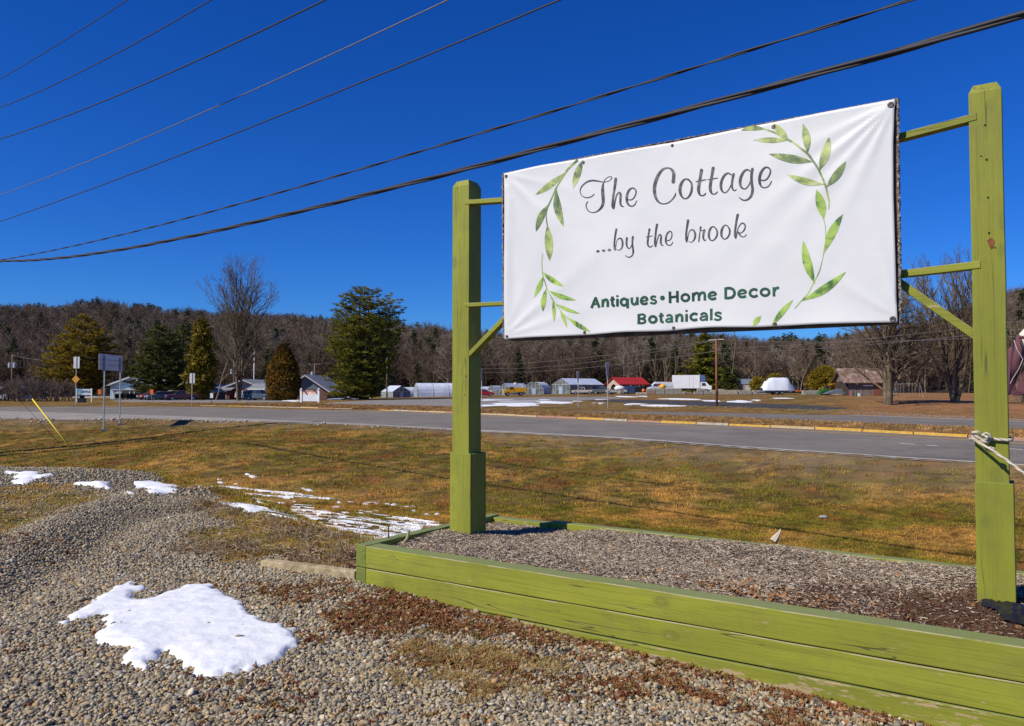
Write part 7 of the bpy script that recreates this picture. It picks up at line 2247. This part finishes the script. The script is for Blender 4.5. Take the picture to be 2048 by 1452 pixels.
# yellow utility truck
loc, s = at(1029, 150)
yt = thing("utility_truck", "bright yellow service truck between two greenhouses", "truck", loc, PI + .15)
M_yel = paint("safety_yellow", (.72, .36, .01)); 
mb = MB(); mb.prism([(.2, .5), (2.2, .5), (2.2, 1.0), (1.4, 1.15), (1.1, 1.75), (.2, 1.8)], -.85, .85, 'y'); mb.build("cab", M_yel, yt, bevel=.04)
mb = MB(); mb.prism([(.35, 1.2), (1.15, 1.2), (1.0, 1.68), (.35, 1.68)], .86, .87, 'y'); mb.build("side_window", M_glass, yt)
mb = MB(); mb.add([(1.42, -.7, 1.2), (1.42, .7, 1.2), (1.13, .65, 1.7), (1.13, -.65, 1.7)], [(0, 1, 2, 3)]); mb.build("windscreen", M_glass, yt)
mb = MB(); mb.box((-1.05, 0, 1.15), (2.3, 1.8, .9)); mb.build("service_body", M_yel, yt, bevel=.03)
mb = MB(); mb.tube([(-1.6, 0, 1.6), (-1.5, 0, 2.15), (-.2, 0, 2.2)], [.09, .08, .08], 6); mb.cyl((-.2, 0, 2.35), .3, .35, 10); mb.build("lift_arm", M_whitet, yt)
mb = MB(); mb.box((0, 0, .48), (4.2, 1.3, .16)); mb.build("chassis", M_black, yt)
for x in (-1.2, 1.4):
    for sg_ in (-1, 1):
        mb = MB(); mb.cyl((x, sg_ * .82, .38), .38, .24, 14, axis='y'); wh = mb.build("wheel", M_tyre, yt)
        mb = MB(); mb.cyl((x, sg_ * .95, .38), .2, .03, 10, axis='y'); mb.build("rim", M_rim, wh)

# white box truck
loc, s = at(1376, 146)
bt = thing("box_truck", "white box truck facing right behind the concrete blocks", "truck", loc + np.array([0, 0, .1]), -.30)
Lb = 58 * s; Hb = 2.45
M_box = paint("box_white", (.78, .78, .78), .5)
mb = MB(); mb.box((0 - .3, 0, .95 + Hb / 2), (Lb * .93, 2.2, Hb)); mb.build("cargo_box", M_box, bt, bevel=.03)
x1 = -.3 + Lb * .465
for x in (.35, 1.05):
    mb = MB(); mb.box((x, -1.105, .95 + Hb / 2), (.03, .012, Hb - .1)); mb.build("door_seam", M_rim, bt)
mb = MB(); mb.prism([(x1 + .02, 2.1), (x1 + 1.0, 2.15), (x1 + .95, 3.15), (x1 + .6, 3.42), (x1 + .02, 3.42)], -1.0, 1.0, 'y'); mb.build("wind_deflector", paint("truck_blue", (.09, .14, .30)), bt, bevel=.03)
mb = MB(); mb.prism([(x1 + .05, .7), (x1 + 2.1, .7), (x1 + 2.1, 1.35), (x1 + 1.7, 1.5), (x1 + 1.2, 2.1), (x1 + .05, 2.1)], -.98, .98, 'y'); mb.build("cab", M_box, bt, bevel=.04)
mb = MB(); mb.prism([(x1 + .35, 1.4), (x1 + 1.15, 1.4), (x1 + .98, 1.95), (x1 + .35, 1.95)], -.995, -.985, 'y'); mb.build("side_window", M_glass, bt)
mb = MB(); mb.add([(x1 + 1.72, -.85, 1.52), (x1 + 1.72, .85, 1.52), (x1 + 1.23, .8, 2.08), (x1 + 1.23, -.8, 2.08)], [(0, 1, 2, 3)]); mb.build("windscreen", M_glass, bt)
mb = MB(); mb.box((.2, 0, .75), (Lb + .8, 1.0, .2)); mb.build("chassis", M_black, bt)
for x in (-1.9, x1 + 1.2):
    for sg_ in (-1, 1):
        mb = MB(); mb.cyl((x, sg_ * .9, .42), .42, .26, 14, axis='y'); wh = mb.build("wheel", M_tyre, bt)
        mb = MB(); mb.cyl((x, sg_ * 1.04, .42), .22, .03, 10, axis='y'); mb.build("rim", M_rim, wh)

# boat wrapped in white film on a trailer
loc, s = at(1555, 128)
boat = thing("covered_boat", "boat shrink wrapped in white film on a trailer with orange lamps", "boat", loc, 0)
Lh = 66 * s
sec = []
M_wrap = plain("white_shrink_wrap", (.70, .73, .80), .4, .06, 1.5, bmp=.3, bscale=4)
nx_ = 16; ny_ = 9; Vb = []
hgt = [.5, .95, 1.75, 1.8, 2.3, 2.4, 2.4, 2.4, 2.4, 2.4, 2.4, 2.4, 2.4, 2.1, 1.3, .95, .45]
rb = random.Random(3)
for i in range(nx_ + 1):
    x = -Lh / 2 + Lh * i / nx_
    wv_ = 1.15 * (1 - max(0, (i - 10) / 6.5) ** 2 * .8) * (1 if i > 0 else .9)
    for j in range(ny_):
        f = j / (ny_ - 1) * 2 - 1
        z = .72 + hgt[i] * .86 * (1 - abs(f) ** 6) + (rb.uniform(-.05, .05) if 0 < j < ny_ - 1 else 0)
        Vb.append((x + rb.uniform(-.04, .04), f * wv_, z if abs(f) < 1 else .70))
Fb = [(i * ny_ + j, i * ny_ + j + 1, (i + 1) * ny_ + j + 1, (i + 1) * ny_ + j) for i in range(nx_) for j in range(ny_ - 1)]
np_mesh("wrap", np.array(Vb), np.array(Fb), M_wrap, boat)
mb = MB(); mb.prism([(-Lh / 2, .72), (Lh / 2 - .2, .74), (Lh / 2 - 1.2, .42), (-Lh / 2 + .1, .42)], -.95, .95, 'y'); mb.build("hull", plain("blue_grey_hull", (.20, .22, .28), .4), boat)
mb = MB(); mb.box((.3, 0, .33), (Lh + 1.4, 1.5, .12)); mb.build("trailer_frame", M_black, boat)
for x in (-.5, .4):
    for sg_ in (-1, 1):
        mb = MB(); mb.cyl((x, sg_ * .95, .3), .3, .2, 12, axis='y'); wh = mb.build("wheel", M_tyre, boat)
        mb = MB(); mb.cyl((x, sg_ * 1.06, .3), .16, .03, 10, axis='y'); mb.build("rim", M_rim, wh)
M_orange = plain("safety_orange", (.75, .16, .02), .5)
mb = MB(); mb.box((Lh / 2 + .6, -.5, .62), (1.1, .5, .2)); mb.build("tail_board", M_orange, boat)
mb = MB(); mb.box((Lh / 2 + .5, -.3, .4), (1.4, 1.2, .26)); mb.build("rear_step", M_black, boat)

# excavator and green loader
loc, s = at(1672, 126)
ex = thing("excavator", "small orange excavator arm rising behind the tan block", "excavator", loc, 0)
M_exc = paint("excavator_orange", (.62, .28, .02))
mb = MB(); mb.box((1.0, .4, .8), (1.1, 1.0, .7)); mb.build("body", M_exc, ex, bevel=.05)
mb = MB(); mb.box((.7, .4, 1.4), (.6, .8, .9)); mb.build("cab", M_glass, ex, bevel=.04)
mb = MB(); mb.tube([(.7, .3, .9), (.45, .3, 1.55), (-.1, .3, 1.78), (-.6, .3, 1.7), (-1.0, .3, 1.6)], [.10, .12, .13, .12, .1], 4); mb.build("boom", M_exc, ex)
mb = MB(); mb.box((-1.05, .3, .95), (.24, .2, 1.7)); mb.build("stick", M_exc, ex)
mb = MB(); mb.prism([(-1.3, .1), (-.9, .1), (-.8, .4), (-1.2, .45)], .1, .6, 'y'); mb.build("bucket", M_black, ex)
mb = MB(); mb.box((.9, .4, .22), (1.6, 1.3, .4)); mb.build("tracks", M_black, ex, bevel=.08)
loc, s = at(1648, 124)
lo_ = thing("loader", "green compact loader with a curved bucket left of the orange excavator", "loader", loc, 0)
M_jd = paint("loader_green", (.03, .16, .04))
mb = MB(); mb.box((.2, 0, .7), (1.1, .9, .5)); mb.build("body", M_jd, lo_, bevel=.06)
mb = MB(); mb.box((.45, 0, 1.15), (.5, .8, .7)); mb.build("cab", M_glass, lo_, bevel=.04)
mb = MB(); mb.prism([(-1.0, .2), (-.55, .15), (-.5, .7), (-.7, .85), (-.75, .45), (-1.0, .35)], -.6, .6, 'y'); mb.build("bucket", M_jd, lo_)
for x in (-.2, .6):
    for sg_ in (-1, 1):
        mb = MB(); mb.cyl((x, sg_ * .5, .3), .3, .2, 12, axis='y'); mb.build("wheel", M_tyre, lo_)
# grey tarpaulin heap
loc, s = at(1668, 120)
mb = MB(); mb.prism([(-1.7, 0), (1.5, 0), (1.2, .35), (.7, .78), (.2, .62), (-.6, .4)], -.6, .6, 'y')
tag(mb.build("tarpaulin_heap", M_slate, loc=loc + np.array([0, 0, .25])), "low heap under a dark grey tarpaulin left of the barn", "heap")
# tanks and odds and ends by the red shed
def ballt(label, px, D, r, mat, name, cat, zoff=0, sx=1.0):
    loc, s = at(px, D); mb = MB(); mb.ball((0, 0, r + zoff), (r * sx, r, r), n=8, k=12); mb.cyl((0, 0, zoff + .08), r * .7, .16, 10); mb.cyl((0, 0, 2 * r + zoff), r * .2, .12, 8)
    return tag(mb.build(name, mat, loc=loc, smooth=True), label, cat)
ballt("orange round buoy like tank left of the concrete stacks", 1287, 137, .32, M_orange, "tank", "tank", .35)
ballt("yellow rounded tank in front of the white van", 1325, 136, .48, plain("yellow_plastic", (.75, .45, .02), .5), "tank", "tank", .85, 1.2)
ballt("white horizontal gas tank in front of the red roofed shed", 1239, 142, .5, M_wpaint, "tank", "tank", .6, 1.9)
loc, s = at(1258, 152); mb = MB(); mb.box((0, 0, .8), (2.0, 1.2, 1.4)); mb.box((-.5, -.62, .6), (.5, .06, .9)); mb.cyl((.4, -.3, 1.6), .25, .25, 10)
tag(mb.build("stacked_drums", plain("dark_blue_stack", (.04, .07, .16), .6, .4, 3), loc=loc, bevel=.05), "dark blue stack of drums under the red roof", "drums")
loc, s = at(1278, 150); mb = MB(); mb.box((0, 0, .7), (1.6, 1.0, 1.3)); mb.box((.2, -.52, .7), (.9, .06, .5)); mb.cyl((-.3, 0, 1.42), .2, .2, 8)
tag(mb.build("machine_crate", M_black, loc=loc, bevel=.05), "dark machine crate at the right end under the red roof", "crate")
# dumpsters
for x, w_, lb in ((242, 16, "left black dumpster before the pale blue building"), (268, 20, "right black dumpster before the pale blue building")):
    loc, s = at(x, 135)
    t = thing("dumpster", lb, "dumpster", loc, 0, "dumpsters by the pale blue building")
    mb = MB(); mb.prism([(-w_ * s / 2, .15), (w_ * s / 2, .15), (w_ * s / 2 + .1, .95), (-w_ * s / 2 - .1, .95)], -.6, .6, 'y'); mb.build("body", M_black, t)
    mb = MB(); mb.box((0, 0, 1.02), (w_ * s + .2, 1.3, .08)); mb.build("lid", M_black, t)

# ---- signs with writing
def text_mesh(body, size, mat, parent, loc, name="lettering", bold=.012, align='CENTER', italic=0.0):
    cu = bpy.data.curves.new(name, 'FONT'); cu.body = body; cu.size = size; cu.align_x = align; cu.offset = bold * size * .8; cu.shear = italic
    cu.extrude = .004
    ob = bpy.data.objects.new(name, cu); COL.objects.link(ob)
    dg = bpy.context.evaluated_depsgraph_get()
    me = bpy.data.meshes.new_from_object(ob.evaluated_get(dg))
    bpy.data.objects.remove(ob)
    me.materials.clear(); me.materials.append(mat)
    o = bpy.data.objects.new(name, me); COL.objects.link(o); o.parent = parent
    o.location = loc; o.rotation_euler = (math.pi / 2, 0, 0)
    return o
loc, s = at(169, 104)
sv = thing("office_sign", "white and blue office sign on two white posts at the far left", "sign", loc, 0)
hb = (CAM_H + (778 - 798.5) * s) - loc[2]; ht = (CAM_H + (778 - 777.5) * s) - loc[2]
w2 = 15 * s
for x in (-1, 1):
    mb = MB(); mb.box((x * w2, 0, ht / 2), (.12, .12, ht + .1)); mb.build("post", M_wpaint, sv)
pzb, pzt = ht - 12.5 * s, ht - .5 * s
mb = MB(); mb.box((0, 0, (pzb + pzt) / 2), (w2 * 2 - .12, .06, pzt - pzb)); mb.build("panel", plain("pale_sign_face", (.62, .68, .74), .5), sv)
mb = MB(); mb.box((-w2 * .62, -.034, (pzb + pzt) / 2), (w2 * .7, .006, (pzt - pzb) * .92)); mb.build("blue_field", plain("blue_sign_field", (.12, .30, .50), .5), sv)
mb = MB(); mb.cyl((-w2 * .6, -.04, (pzb + pzt) / 2 - .12), .16, .006, 12, axis='y'); mb.build("emblem", plain("green_emblem", (.30, .45, .10), .5), sv)
text_mesh("SEVCA", .42, M_glass, sv, (w2 * .28, -.045, pzt - .5), bold=.03)
loc, s = at(174, 102)
mb = MB(); mb.box((0, 0, .25), (.9, .4, .5)); mb.box((0, 0, .53), (.98, .48, .06))
tag(mb.build("planter_box", M_black, loc=loc + np.array([-.6, 0, .0])), "dark planter box below the white and blue office sign", "planter")

loc, s = at(620.5, 100)
ws = thing("church_sign", "white sign with an orange top and an open house emblem between ornate white posts", "sign", loc, -.25)
zz0 = 0; ht = (CAM_H + (778 - 781) * s) - loc[2]
hw = 19.3 * s
for x in (-1, 1):
    mb = MB(); mb.box((x * hw, 0, ht / 2), (.26, .26, ht)); mb.build("post", M_wpaint, ws)
    mb = MB(); mb.box((x * hw, 0, ht + .05), (.36, .36, .08)); mb.ball((x * hw, 0, ht + .2), (.11, .11, .14), n=6, k=8); mb.build("finial", M_wpaint, ws, smooth=True)
pb, pt = .12, ht - .08
m_, nt, b = new_mat("orange_to_white_print")
sx_ = N_(nt, "SeparateXYZ"); nt.links.new(objco(nt), sx_.inputs[0])
mr = N_(nt, "MapRange"); nt.links.new(sx_.outputs[2], mr.inputs[0]); mr.inputs[1].default_value = pb; mr.inputs[2].default_value = pt
nt.links.new(ramp(nt, mr.outputs[0], [(0.0, (.70, .66, .66)), (.10, (.66, .70, .74)), (.60, (.66, .70, .74)), (.78, (.75, .45, .33)), (1.0, (.72, .22, .10))]), b.inputs["Base Color"])
mb = MB(); mb.box((0, 0, (pb + pt) / 2), (hw * 2 - .26, .08, pt - pb)); mb.build("panel", m_, ws)
mb = MB(); mb.box((0, -.02, pt + .03), (hw * 2 - .26, .12, .05)); mb.build("rail", M_wpaint, ws)
cz_ = (pb + pt) / 2 + .12
mb = MB(); mb.prism([(-.16, cz_ - .35), (.16, cz_ - .35), (.28, cz_ + .05), (0, cz_ + .48), (-.28, cz_ + .05)], -.052, -.045, 'y'); mb.build("emblem", M_wpaint, ws)
M_redem = plain("red_emblem", (.40, .10, .10), .5)
for dz in (.10, -.12):
    mb = MB(); mb.prism([(0, cz_ + dz - .08), (.06, cz_ + dz), (0, cz_ + dz + .08), (-.06, cz_ + dz)], -.058, -.053, 'y'); mb.build("diamond", M_redem, ws)
for x in (-.6, .6):
    mb = MB(); mb.box((x * hw, -.25, ht - .05), (.16, .35, .1)); mb.build("lamp", M_black, ws)
loc, s = at(424, 96)
t = thing("small_sign", "tiny white sign on a short post left of the tall bare tree", "sign", loc, 0)
mb = MB(); mb.box((0, 0, .6), (.05, .05, 1.2)); mb.build("post", M_black, t); mb = MB(); mb.box((0, -.04, 1.05), (.36, .02, .6)); mb.build("panel", M_wpaint, t)
for x, D, lb in ((200, 118, "small orange notice on a stake right of the office sign"), (304, 116, "small orange notice before the dark red hatchback")):
    loc, s = at(x, D)
    t = thing("notice_board", lb, "sign", loc, 0); mb = MB(); mb.box((0, 0, .7), (.06, .05, 1.4)); mb.build("stake", M_tan, t); mb = MB(); mb.box((0, -.04, 1.3), (.5, .03, .7)); mb.build("panel", M_orange, t)
# far pole and light poles
for i, (x, pt_, D, r, tr, lb, ar) in enumerate([(24, 708, 132, .16, 2, "utility pole with two grey transformers at the far left", 1), (468, 722, 140, .14, 1, "utility pole with one transformer behind the tall bare tree", 0), (508, 697, 150, .12, 0, "pale thin pole between the tall bare tree and the rusty cedar", 0), (629, 727, 138, .15, 1, "utility pole with transformer and lamp arm right of the rusty cedar", 1), (774, 705, 140, .14, 0, "thin pole at the right side of the big pine", 1)]):
    loc, s = at(x, D); h = CAM_H + (778 - pt_) * s - loc[2]
    pole_thing(lb, loc, h, r, M_pole if i != 2 else M_cream, [(h - .2, .9)] if ar else None, .4, tr, group="poles in front of the wooded hill")
loc, s = at(1433, 78); h = CAM_H + (778 - 678) * s - loc[2]
rp = pole_thing("rust red wooden utility pole beside the far road", loc, h, .13, M_polerust, None, 0, 0)
mb = MB(); mb.tube([(-.75, 0, h - .12), (.75, 0, h - .02)], [.04, .04], 5); mb.build("wire_bracket", M_cream, rp)
# wires of that line
pt0 = loc + np.array([0, 0, h - .05]); 
def wire(label, a, b, sag, r=.02):
    pts = [a * (1 - t) + b * t - np.array([0, 0, sag * 4 * t * (1 - t)]) for t in np.linspace(0, 1, 22)]
    mb = MB(); mb.tube(pts, r, 4); return tag(mb.build("wire", M_cablew, smooth=True), label, "wire", "thin wires of the far pole line")
def wp(px, py, D): 
    d = ray(px, py); return np.array([0, 0, CAM_H]) + d * (D / d[1])
wire("upper thin wire running left from the rust red pole", pt0, wp(905, 730, 150), .8)
wire("second thin wire running left from the rust red pole", pt0 - np.array([0, 0, .05]), wp(905, 733, 150), 1.4)
wire("lower thin wire running left from the rust red pole", pt0 - np.array([0, 0, 1.15]), wp(905, 742, 150), 1.0)
wire("upper thin wire running right from the rust red pole", pt0, wp(2120, 668, 46), .35, .014)
wire("second thin wire running right from the rust red pole", pt0 - np.array([0, 0, .9]), wp(2120, 632, 46), .35, .014)
wire("third thin wire running right from the rust red pole", pt0 - np.array([0, 0, 1.4]), wp(2120, 650, 46), .3, .014)
wire("thin wire from the far left pole into the orange olive pine", wp(24, 711, 132), wp(190, 722, 128), .5, .025)
wire("thin wire between the rusty cedar and the lamp pole", wp(585, 730, 138), wp(668, 724, 138), .2, .02)

# ================================================================== sheets on the far flats
M_cloth = plain("black_landscape_cloth", (0.05, 0.048, 0.045), .95, .4, 2.0, bmp=.5, bscale=6)
M_gravdrive = plain("grey_gravel_drive", (0.24, 0.22, 0.20), .95, .25, 1.5)
def fsheet(name, pts, mat, kind="structure", **kw):
    o = ground_sheet(name, pts, mat, **kw)
    if o: o["kind"] = kind
    return o
fsheet("gravel_drive", [(640, 806), (760, 800.5), (905, 797.5), (1060, 794.5), (1230, 793.5), (1250, 797), (1130, 802), (1010, 808), (955, 814), (860, 811), (700, 809)], M_gravdrive, lift=.05, ragged=.8, step=1.2, hmax=.02)
fsheet("parking_lot", [(225, 802), (260, 799.5), (430, 799), (560, 801), (590, 803.5), (540, 804.6), (380, 804.5), (240, 803.8)], M_gravdrive, lift=.06, ragged=.6, step=1.0, hmax=.02)
fsheet("landscape_cloth", [(1170, 801.5), (1260, 800), (1400, 803.2), (1560, 809.5), (1700, 817.0), (1640, 820.0), (1520, 815.5), (1400, 811.5), (1290, 806.5)], M_cloth, lift=.06, ragged=.5, step=.45, hmax=.10)
snows = [[(955, 800), (1060, 799), (1150, 800.5), (1165, 803), (1080, 808), (1010, 812.5), (958, 813), (955, 806)], [(905, 806), (960, 803), (1000, 801), (980, 798.5), (920, 800)], [(1000, 805), (1120, 804), (1150, 806), (1070, 812), (1010, 814)],
         [(1170, 797.5), (1230, 795.5), (1240, 797.5), (1190, 800)], [(1228, 792.5), (1290, 792), (1295, 794), (1240, 795)], [(1246, 806), (1300, 808.8), (1370, 811.6), (1382, 814), (1320, 814), (1255, 810)],
         [(1300, 797.2), (1340, 796.6), (1402, 798.3), (1398, 800), (1340, 799.2)], [(1402, 800.5), (1436, 801), (1440, 803), (1410, 803)], [(1446, 802), (1480, 800.5), (1502, 803), (1500, 806), (1460, 804.5)], [(1466, 806.5), (1485, 806.8), (1482, 808.5)],
         [(1504, 799.5), (1520, 800), (1518, 802), (1506, 801.8)], [(1184, 806.2), (1206, 806), (1204, 808.2), (1180, 808.8)], [(560, 799.5), (575, 797.5), (600, 800.5), (596, 803.5), (565, 803)], [(130, 791.5), (230, 791), (234, 794), (150, 795)], [(262, 791), (298, 790), (298, 793.5), (264, 794)],
         [(650, 796), (700, 794.5), (740, 796), (735, 799), (660, 799)], [(1530, 796.2), (1600, 796), (1600, 797.4), (1535, 797.6)], [(1695, 786), (1760, 784.5), (1760, 786.2), (1700, 787.4)]]
for i, q in enumerate(snows):
    o = ground_sheet("far_snow", q, M_snow, lift=.05, ragged=.9 if i < 4 else .5, seed=60 + i, step=.6 if i < 4 else .4, hmax=.08, holes=.52 if i < 4 else .44)
    if o: o["kind"] = "stuff"

# ================================================================== the wooded hill
RIDGE_PX = [(-500, 605), (-200, 618), (0, 622), (60, 618), (110, 622), (150, 614), (210, 614), (260, 624), (300, 622), (330, 634), (380, 630), (420, 638), (480, 636), (530, 638), (600, 638), (650, 645), (700, 648), (800, 656), (830, 662), (870, 658), (920, 668), (1000, 672), (1100, 676),
            (1330, 672), (1400, 678), (1450, 680), (1530, 693), (1580, 690), (1640, 692), (1690, 684), (1740, 672), (1800, 666), (1850, 656), (1900, 640), (1960, 622), (2000, 606), (2048, 592), (2300, 545), (2700, 520)]
rx = np.array([q[0] for q in RIDGE_PX], float); ry = np.array([q[1] for q in RIDGE_PX], float)
def ridge_D(px): return 470 - 60 * sstep((px - 1500) / 400) + 40 * np.sin(px / 260.0)
def foot_D(px): return 215 - 35 * sstep((px - 1450) / 400) - 20 * sstep((500 - px) / 400)
TREE_H = 15.0
def hill_pt(px, t):
    """t 0 foot .. 1 ridge .. 1.4 back"""
    px = np.asarray(px, float); t = np.asarray(t, float)
    Df, Dr = foot_D(px), ridge_D(px)
    D = Df + (Dr - Df) * t
    x = (px - 1024) / F_PX * D
    zr = CAM_H + (778 - np.interp(px, rx, ry)) / F_PX * Dr - TREE_H * .9
    z0_ = terrain(np.column_stack([np.ravel(x), np.ravel(D)])).reshape(np.shape(x)) if np.ndim(x) else terrain(np.array([[x, D]]))[0]
    prof = np.sin(np.clip(t, 0, 1) * math.pi / 2) ** 1.25
    z = z0_ - .4 + (zr - z0_) * prof - np.maximum(0, t - 1) * 40
    z = z + 3.0 * (vnoise(x, D, 34) - .5) * np.clip(t * 3, 0, 1) * np.clip((1.15 - t) * 3, .3, 1)
    return x, D, z
PXg, Tg = np.meshgrid(np.linspace(-700, 2800, 240), np.concatenate([np.linspace(0, 1, 40), [1.1, 1.25, 1.5]]))
hx, hy, hz = hill_pt(PXg.ravel(), Tg.ravel())
idh = np.arange(PXg.size).reshape(PXg.shape)
qh = np.stack([idh[:-1, :-1], idh[:-1, 1:], idh[1:, 1:], idh[1:, :-1]], -1).reshape(-1, 4)
M_hill, nt, b = new_mat("leaf_covered_hillside")
nt.links.new(ramp(nt, noise_(nt, geopos(nt), .12, 6, .7), [(0.35, (0.045, 0.032, 0.024)), (0.65, (0.115, 0.08, 0.055))]), b.inputs["Base Color"]); b.inputs["Roughness"].default_value = 1.0
hill = np_mesh("hills", np.column_stack([hx, hy, hz]), qh, M_hill, smooth=True); hill["kind"] = "structure"

def hill_bare(seed, H=12.0):
    mb = MB(); rs_ = np.random.RandomState(seed)
    grow(mb, rs_, np.array([0, 0, -.5]), np.array([rs_.normal(0, .05), rs_.normal(0, .05), 1.0]), H, .17, 1, 3, (0, 17, 7), .85, .05, .06, .44, .05, 4, .30, (4, 3, 3, 3, 3))
    return mb
def mat_hillbare():
    m, nt, b = new_mat("hill_bare_wood")
    info = N_(nt, "ObjectInfo")
    c = ramp(nt, info.outputs["Random"], [(0, (0.13, 0.095, 0.07)), (.35, (0.21, 0.165, 0.125)), (.7, (0.17, 0.12, 0.09)), (.9, (0.26, 0.225, 0.175)), (1, (0.38, 0.34, 0.28))])
    n = noise_(nt, geopos(nt), .02, 3)
    c = mixc(nt, 1.0, c, ramp(nt, n, [(.3, (.58, .52, .50)), (.7, (1.0, .97, .92))]), 'MULTIPLY')
    nt.links.new(c, b.inputs["Base Color"]); b.inputs["Roughness"].default_value = 1.0; b.inputs["Specular IOR Level"].default_value = .05
    return m
M_hb = mat_hillbare()
hb_pr = [proto("bare_hill_tree", hill_bare(i), M_hb) for i in range(5)]
rs = np.random.RandomState(21)
n = 13000
px_ = rs.uniform(-420, 2480, n); t_ = rs.rand(n) ** .9 * 1.06
x, y, z = hill_pt(px_, t_)
R = np.stack([rs.normal(0, .05, n), rs.normal(0, .05, n), rs.rand(n) * 6.28], 1)
S_ = rs.uniform(.65, 1.1, n) * np.where(t_ > .9, .82, 1)
scatter("hillside_wood", np.column_stack([x, y, z]), R, np.stack([S_ * 1.1, S_ * 1.1, S_], 1), rs.randint(0, 5, n), hb_pr)

def hill_conifer(seed, H=14.0, W=3.2):
    rs_ = np.random.RandomState(seed)
    C = []; O = []
    for i in range(150):
        u = (i / 150) ** .75; z = H * (1 - u * .9); r = W * (.02 + .98 * u) * rs_.uniform(.35, 1.05)
        an = rs_.rand() * 6.283
        C.append((r * math.cos(an), r * math.sin(an), z - r * .15)); O.append((math.cos(an), math.sin(an), .1))
    V, F = tri_foliage(np.array(C), 5, 1.15, rs_, .45, .45, .12, np.array(O))
    mb = MB(); mb.tube([(0, 0, -.5), (0, 0, H * .9)], [.2, .05], 4)
    mb.v += [tuple(q) for q in V]; n0 = len(mb.v) - len(V); mb.f += [tuple(int(i) + n0 for i in f) for f in F]; mb.m += [0] * len(F)
    return mb
hc_me = [hill_conifer(90 + i, 14.0, (2.9, 3.6, 2.4)[i]) for i in range(3)]
hc_pr = [proto("hill_conifer", m, M_con_hill) for m in hc_me]
# the mass of conifers on the slope, and separately every one that stands out on the skyline
n = 2600
px_ = rs.uniform(-420, 2480, n); t_ = rs.rand(n)
dens = .13 + .6 * (t_ > .84) * (vnoise(px_, t_ * 0, 90) > .45) + .25 * (t_ > .9) + .6 * (t_ > .92) * (px_ > 60) * (px_ < 640) + .4 * ((vnoise(px_, t_ * 300, 110) > .66)) + .75 * sstep((px_ - 1480) / 120) * (t_ > .25) * (px_ < 1720)
dens = np.where((px_ > 1180) & (px_ < 1420) & (t_ > .7), .6, dens)
k_ = rs.rand(n) < dens
x, y, z = hill_pt(px_[k_], t_[k_]); m = int(k_.sum())
scatter("hillside_conifers", np.column_stack([x, y, z]), np.stack([np.zeros(m), np.zeros(m), rs.rand(m) * 6.28], 1), rs.uniform(.65, 1.12, m), rs.randint(0, 3, m), hc_pr)
sky_trees = [(118, 612, 9), (150, 600, 8), (161, 598, 9), (172, 603, 8), (183, 602, 9), (190, 606, 7), (203, 611, 8), (216, 602, 8), (233, 610, 8), (100, 614, 8), (267, 605, 9), (276, 608, 8), (296, 606, 9), (305, 610, 8), (315, 612, 9), (335, 620, 8), (345, 618, 7), (384, 622, 9), (402, 624, 8), (395, 626, 7),
             (512, 628, 8), (532, 627, 9), (548, 630, 8), (562, 632, 8), (574, 628, 8), (590, 632, 8), (603, 634, 7), (618, 636, 8), (625, 632, 8), (645, 636, 7), (835, 645, 9), (870, 650, 8), (1225, 672, 8), (1250, 668, 9), (1300, 668, 9), (1320, 667, 8), (1345, 669, 8), (1495, 681, 8), (1512, 676, 8), (1548, 680, 9), (1570, 668, 9), (1583, 665, 10), (1598, 680, 7), (1615, 682, 8), (1632, 678, 7), (1700, 672, 8), (1655, 684, 8), (2020, 596, 10), (2035, 590, 9), (2046, 594, 9), (1996, 604, 8)]
hcm = [m.build("crown_mesh", M_con_hill) for m in hc_me]
for o in hcm: COL.objects.unlink(o)
secs = [(0, 255, "above the orange olive pine"), (255, 470, "behind the tall bare tree"), (470, 700, "left of the big pine"), (700, 1000, "right of the big pine"),
        (1000, 1440, "under the banner"), (1440, 1800, "right of the rust red pole"), (1800, 2100, "at the right edge")]
ords = ["first", "second", "third", "fourth", "fifth", "sixth", "seventh", "eighth", "ninth", "tenth", "eleventh", "twelfth", "thirteenth", "fourteenth"]
for a_, b_, where in secs:
    grp = sorted([q for q in sky_trees if a_ <= q[0] < b_])
    for j, (x_, yt, w_) in enumerate(grp):
        i = int(x_)
        D = float(ridge_D(x_)) - 12 - (i % 3) * 6
        tt = (D - float(foot_D(x_))) / (float(ridge_D(x_)) - float(foot_D(x_)))
        gx_, gy_, gz_ = hill_pt(np.array([float(x_)]), np.array([tt]))
        H = CAM_H + (778 - yt) / F_PX * D - gz_[0]
        sc_ = max(.5, H / 14.0)
        t = thing("conifer", "%s dark conifer from the left on the skyline %s" % (ords[j], where), "tree", (gx_[0], gy_[0], gz_[0]), (i * 1.7) % 6.28, "conifers on the skyline of the hill")
        ws_ = min(1.8, max(1.1, sc_)) * (1.15 + .15 * (i % 3))
        t.scale = (ws_, ws_, sc_)
        c = bpy.data.objects.new("crown", hcm[i % 3].data); COL.objects.link(c); c.parent = t
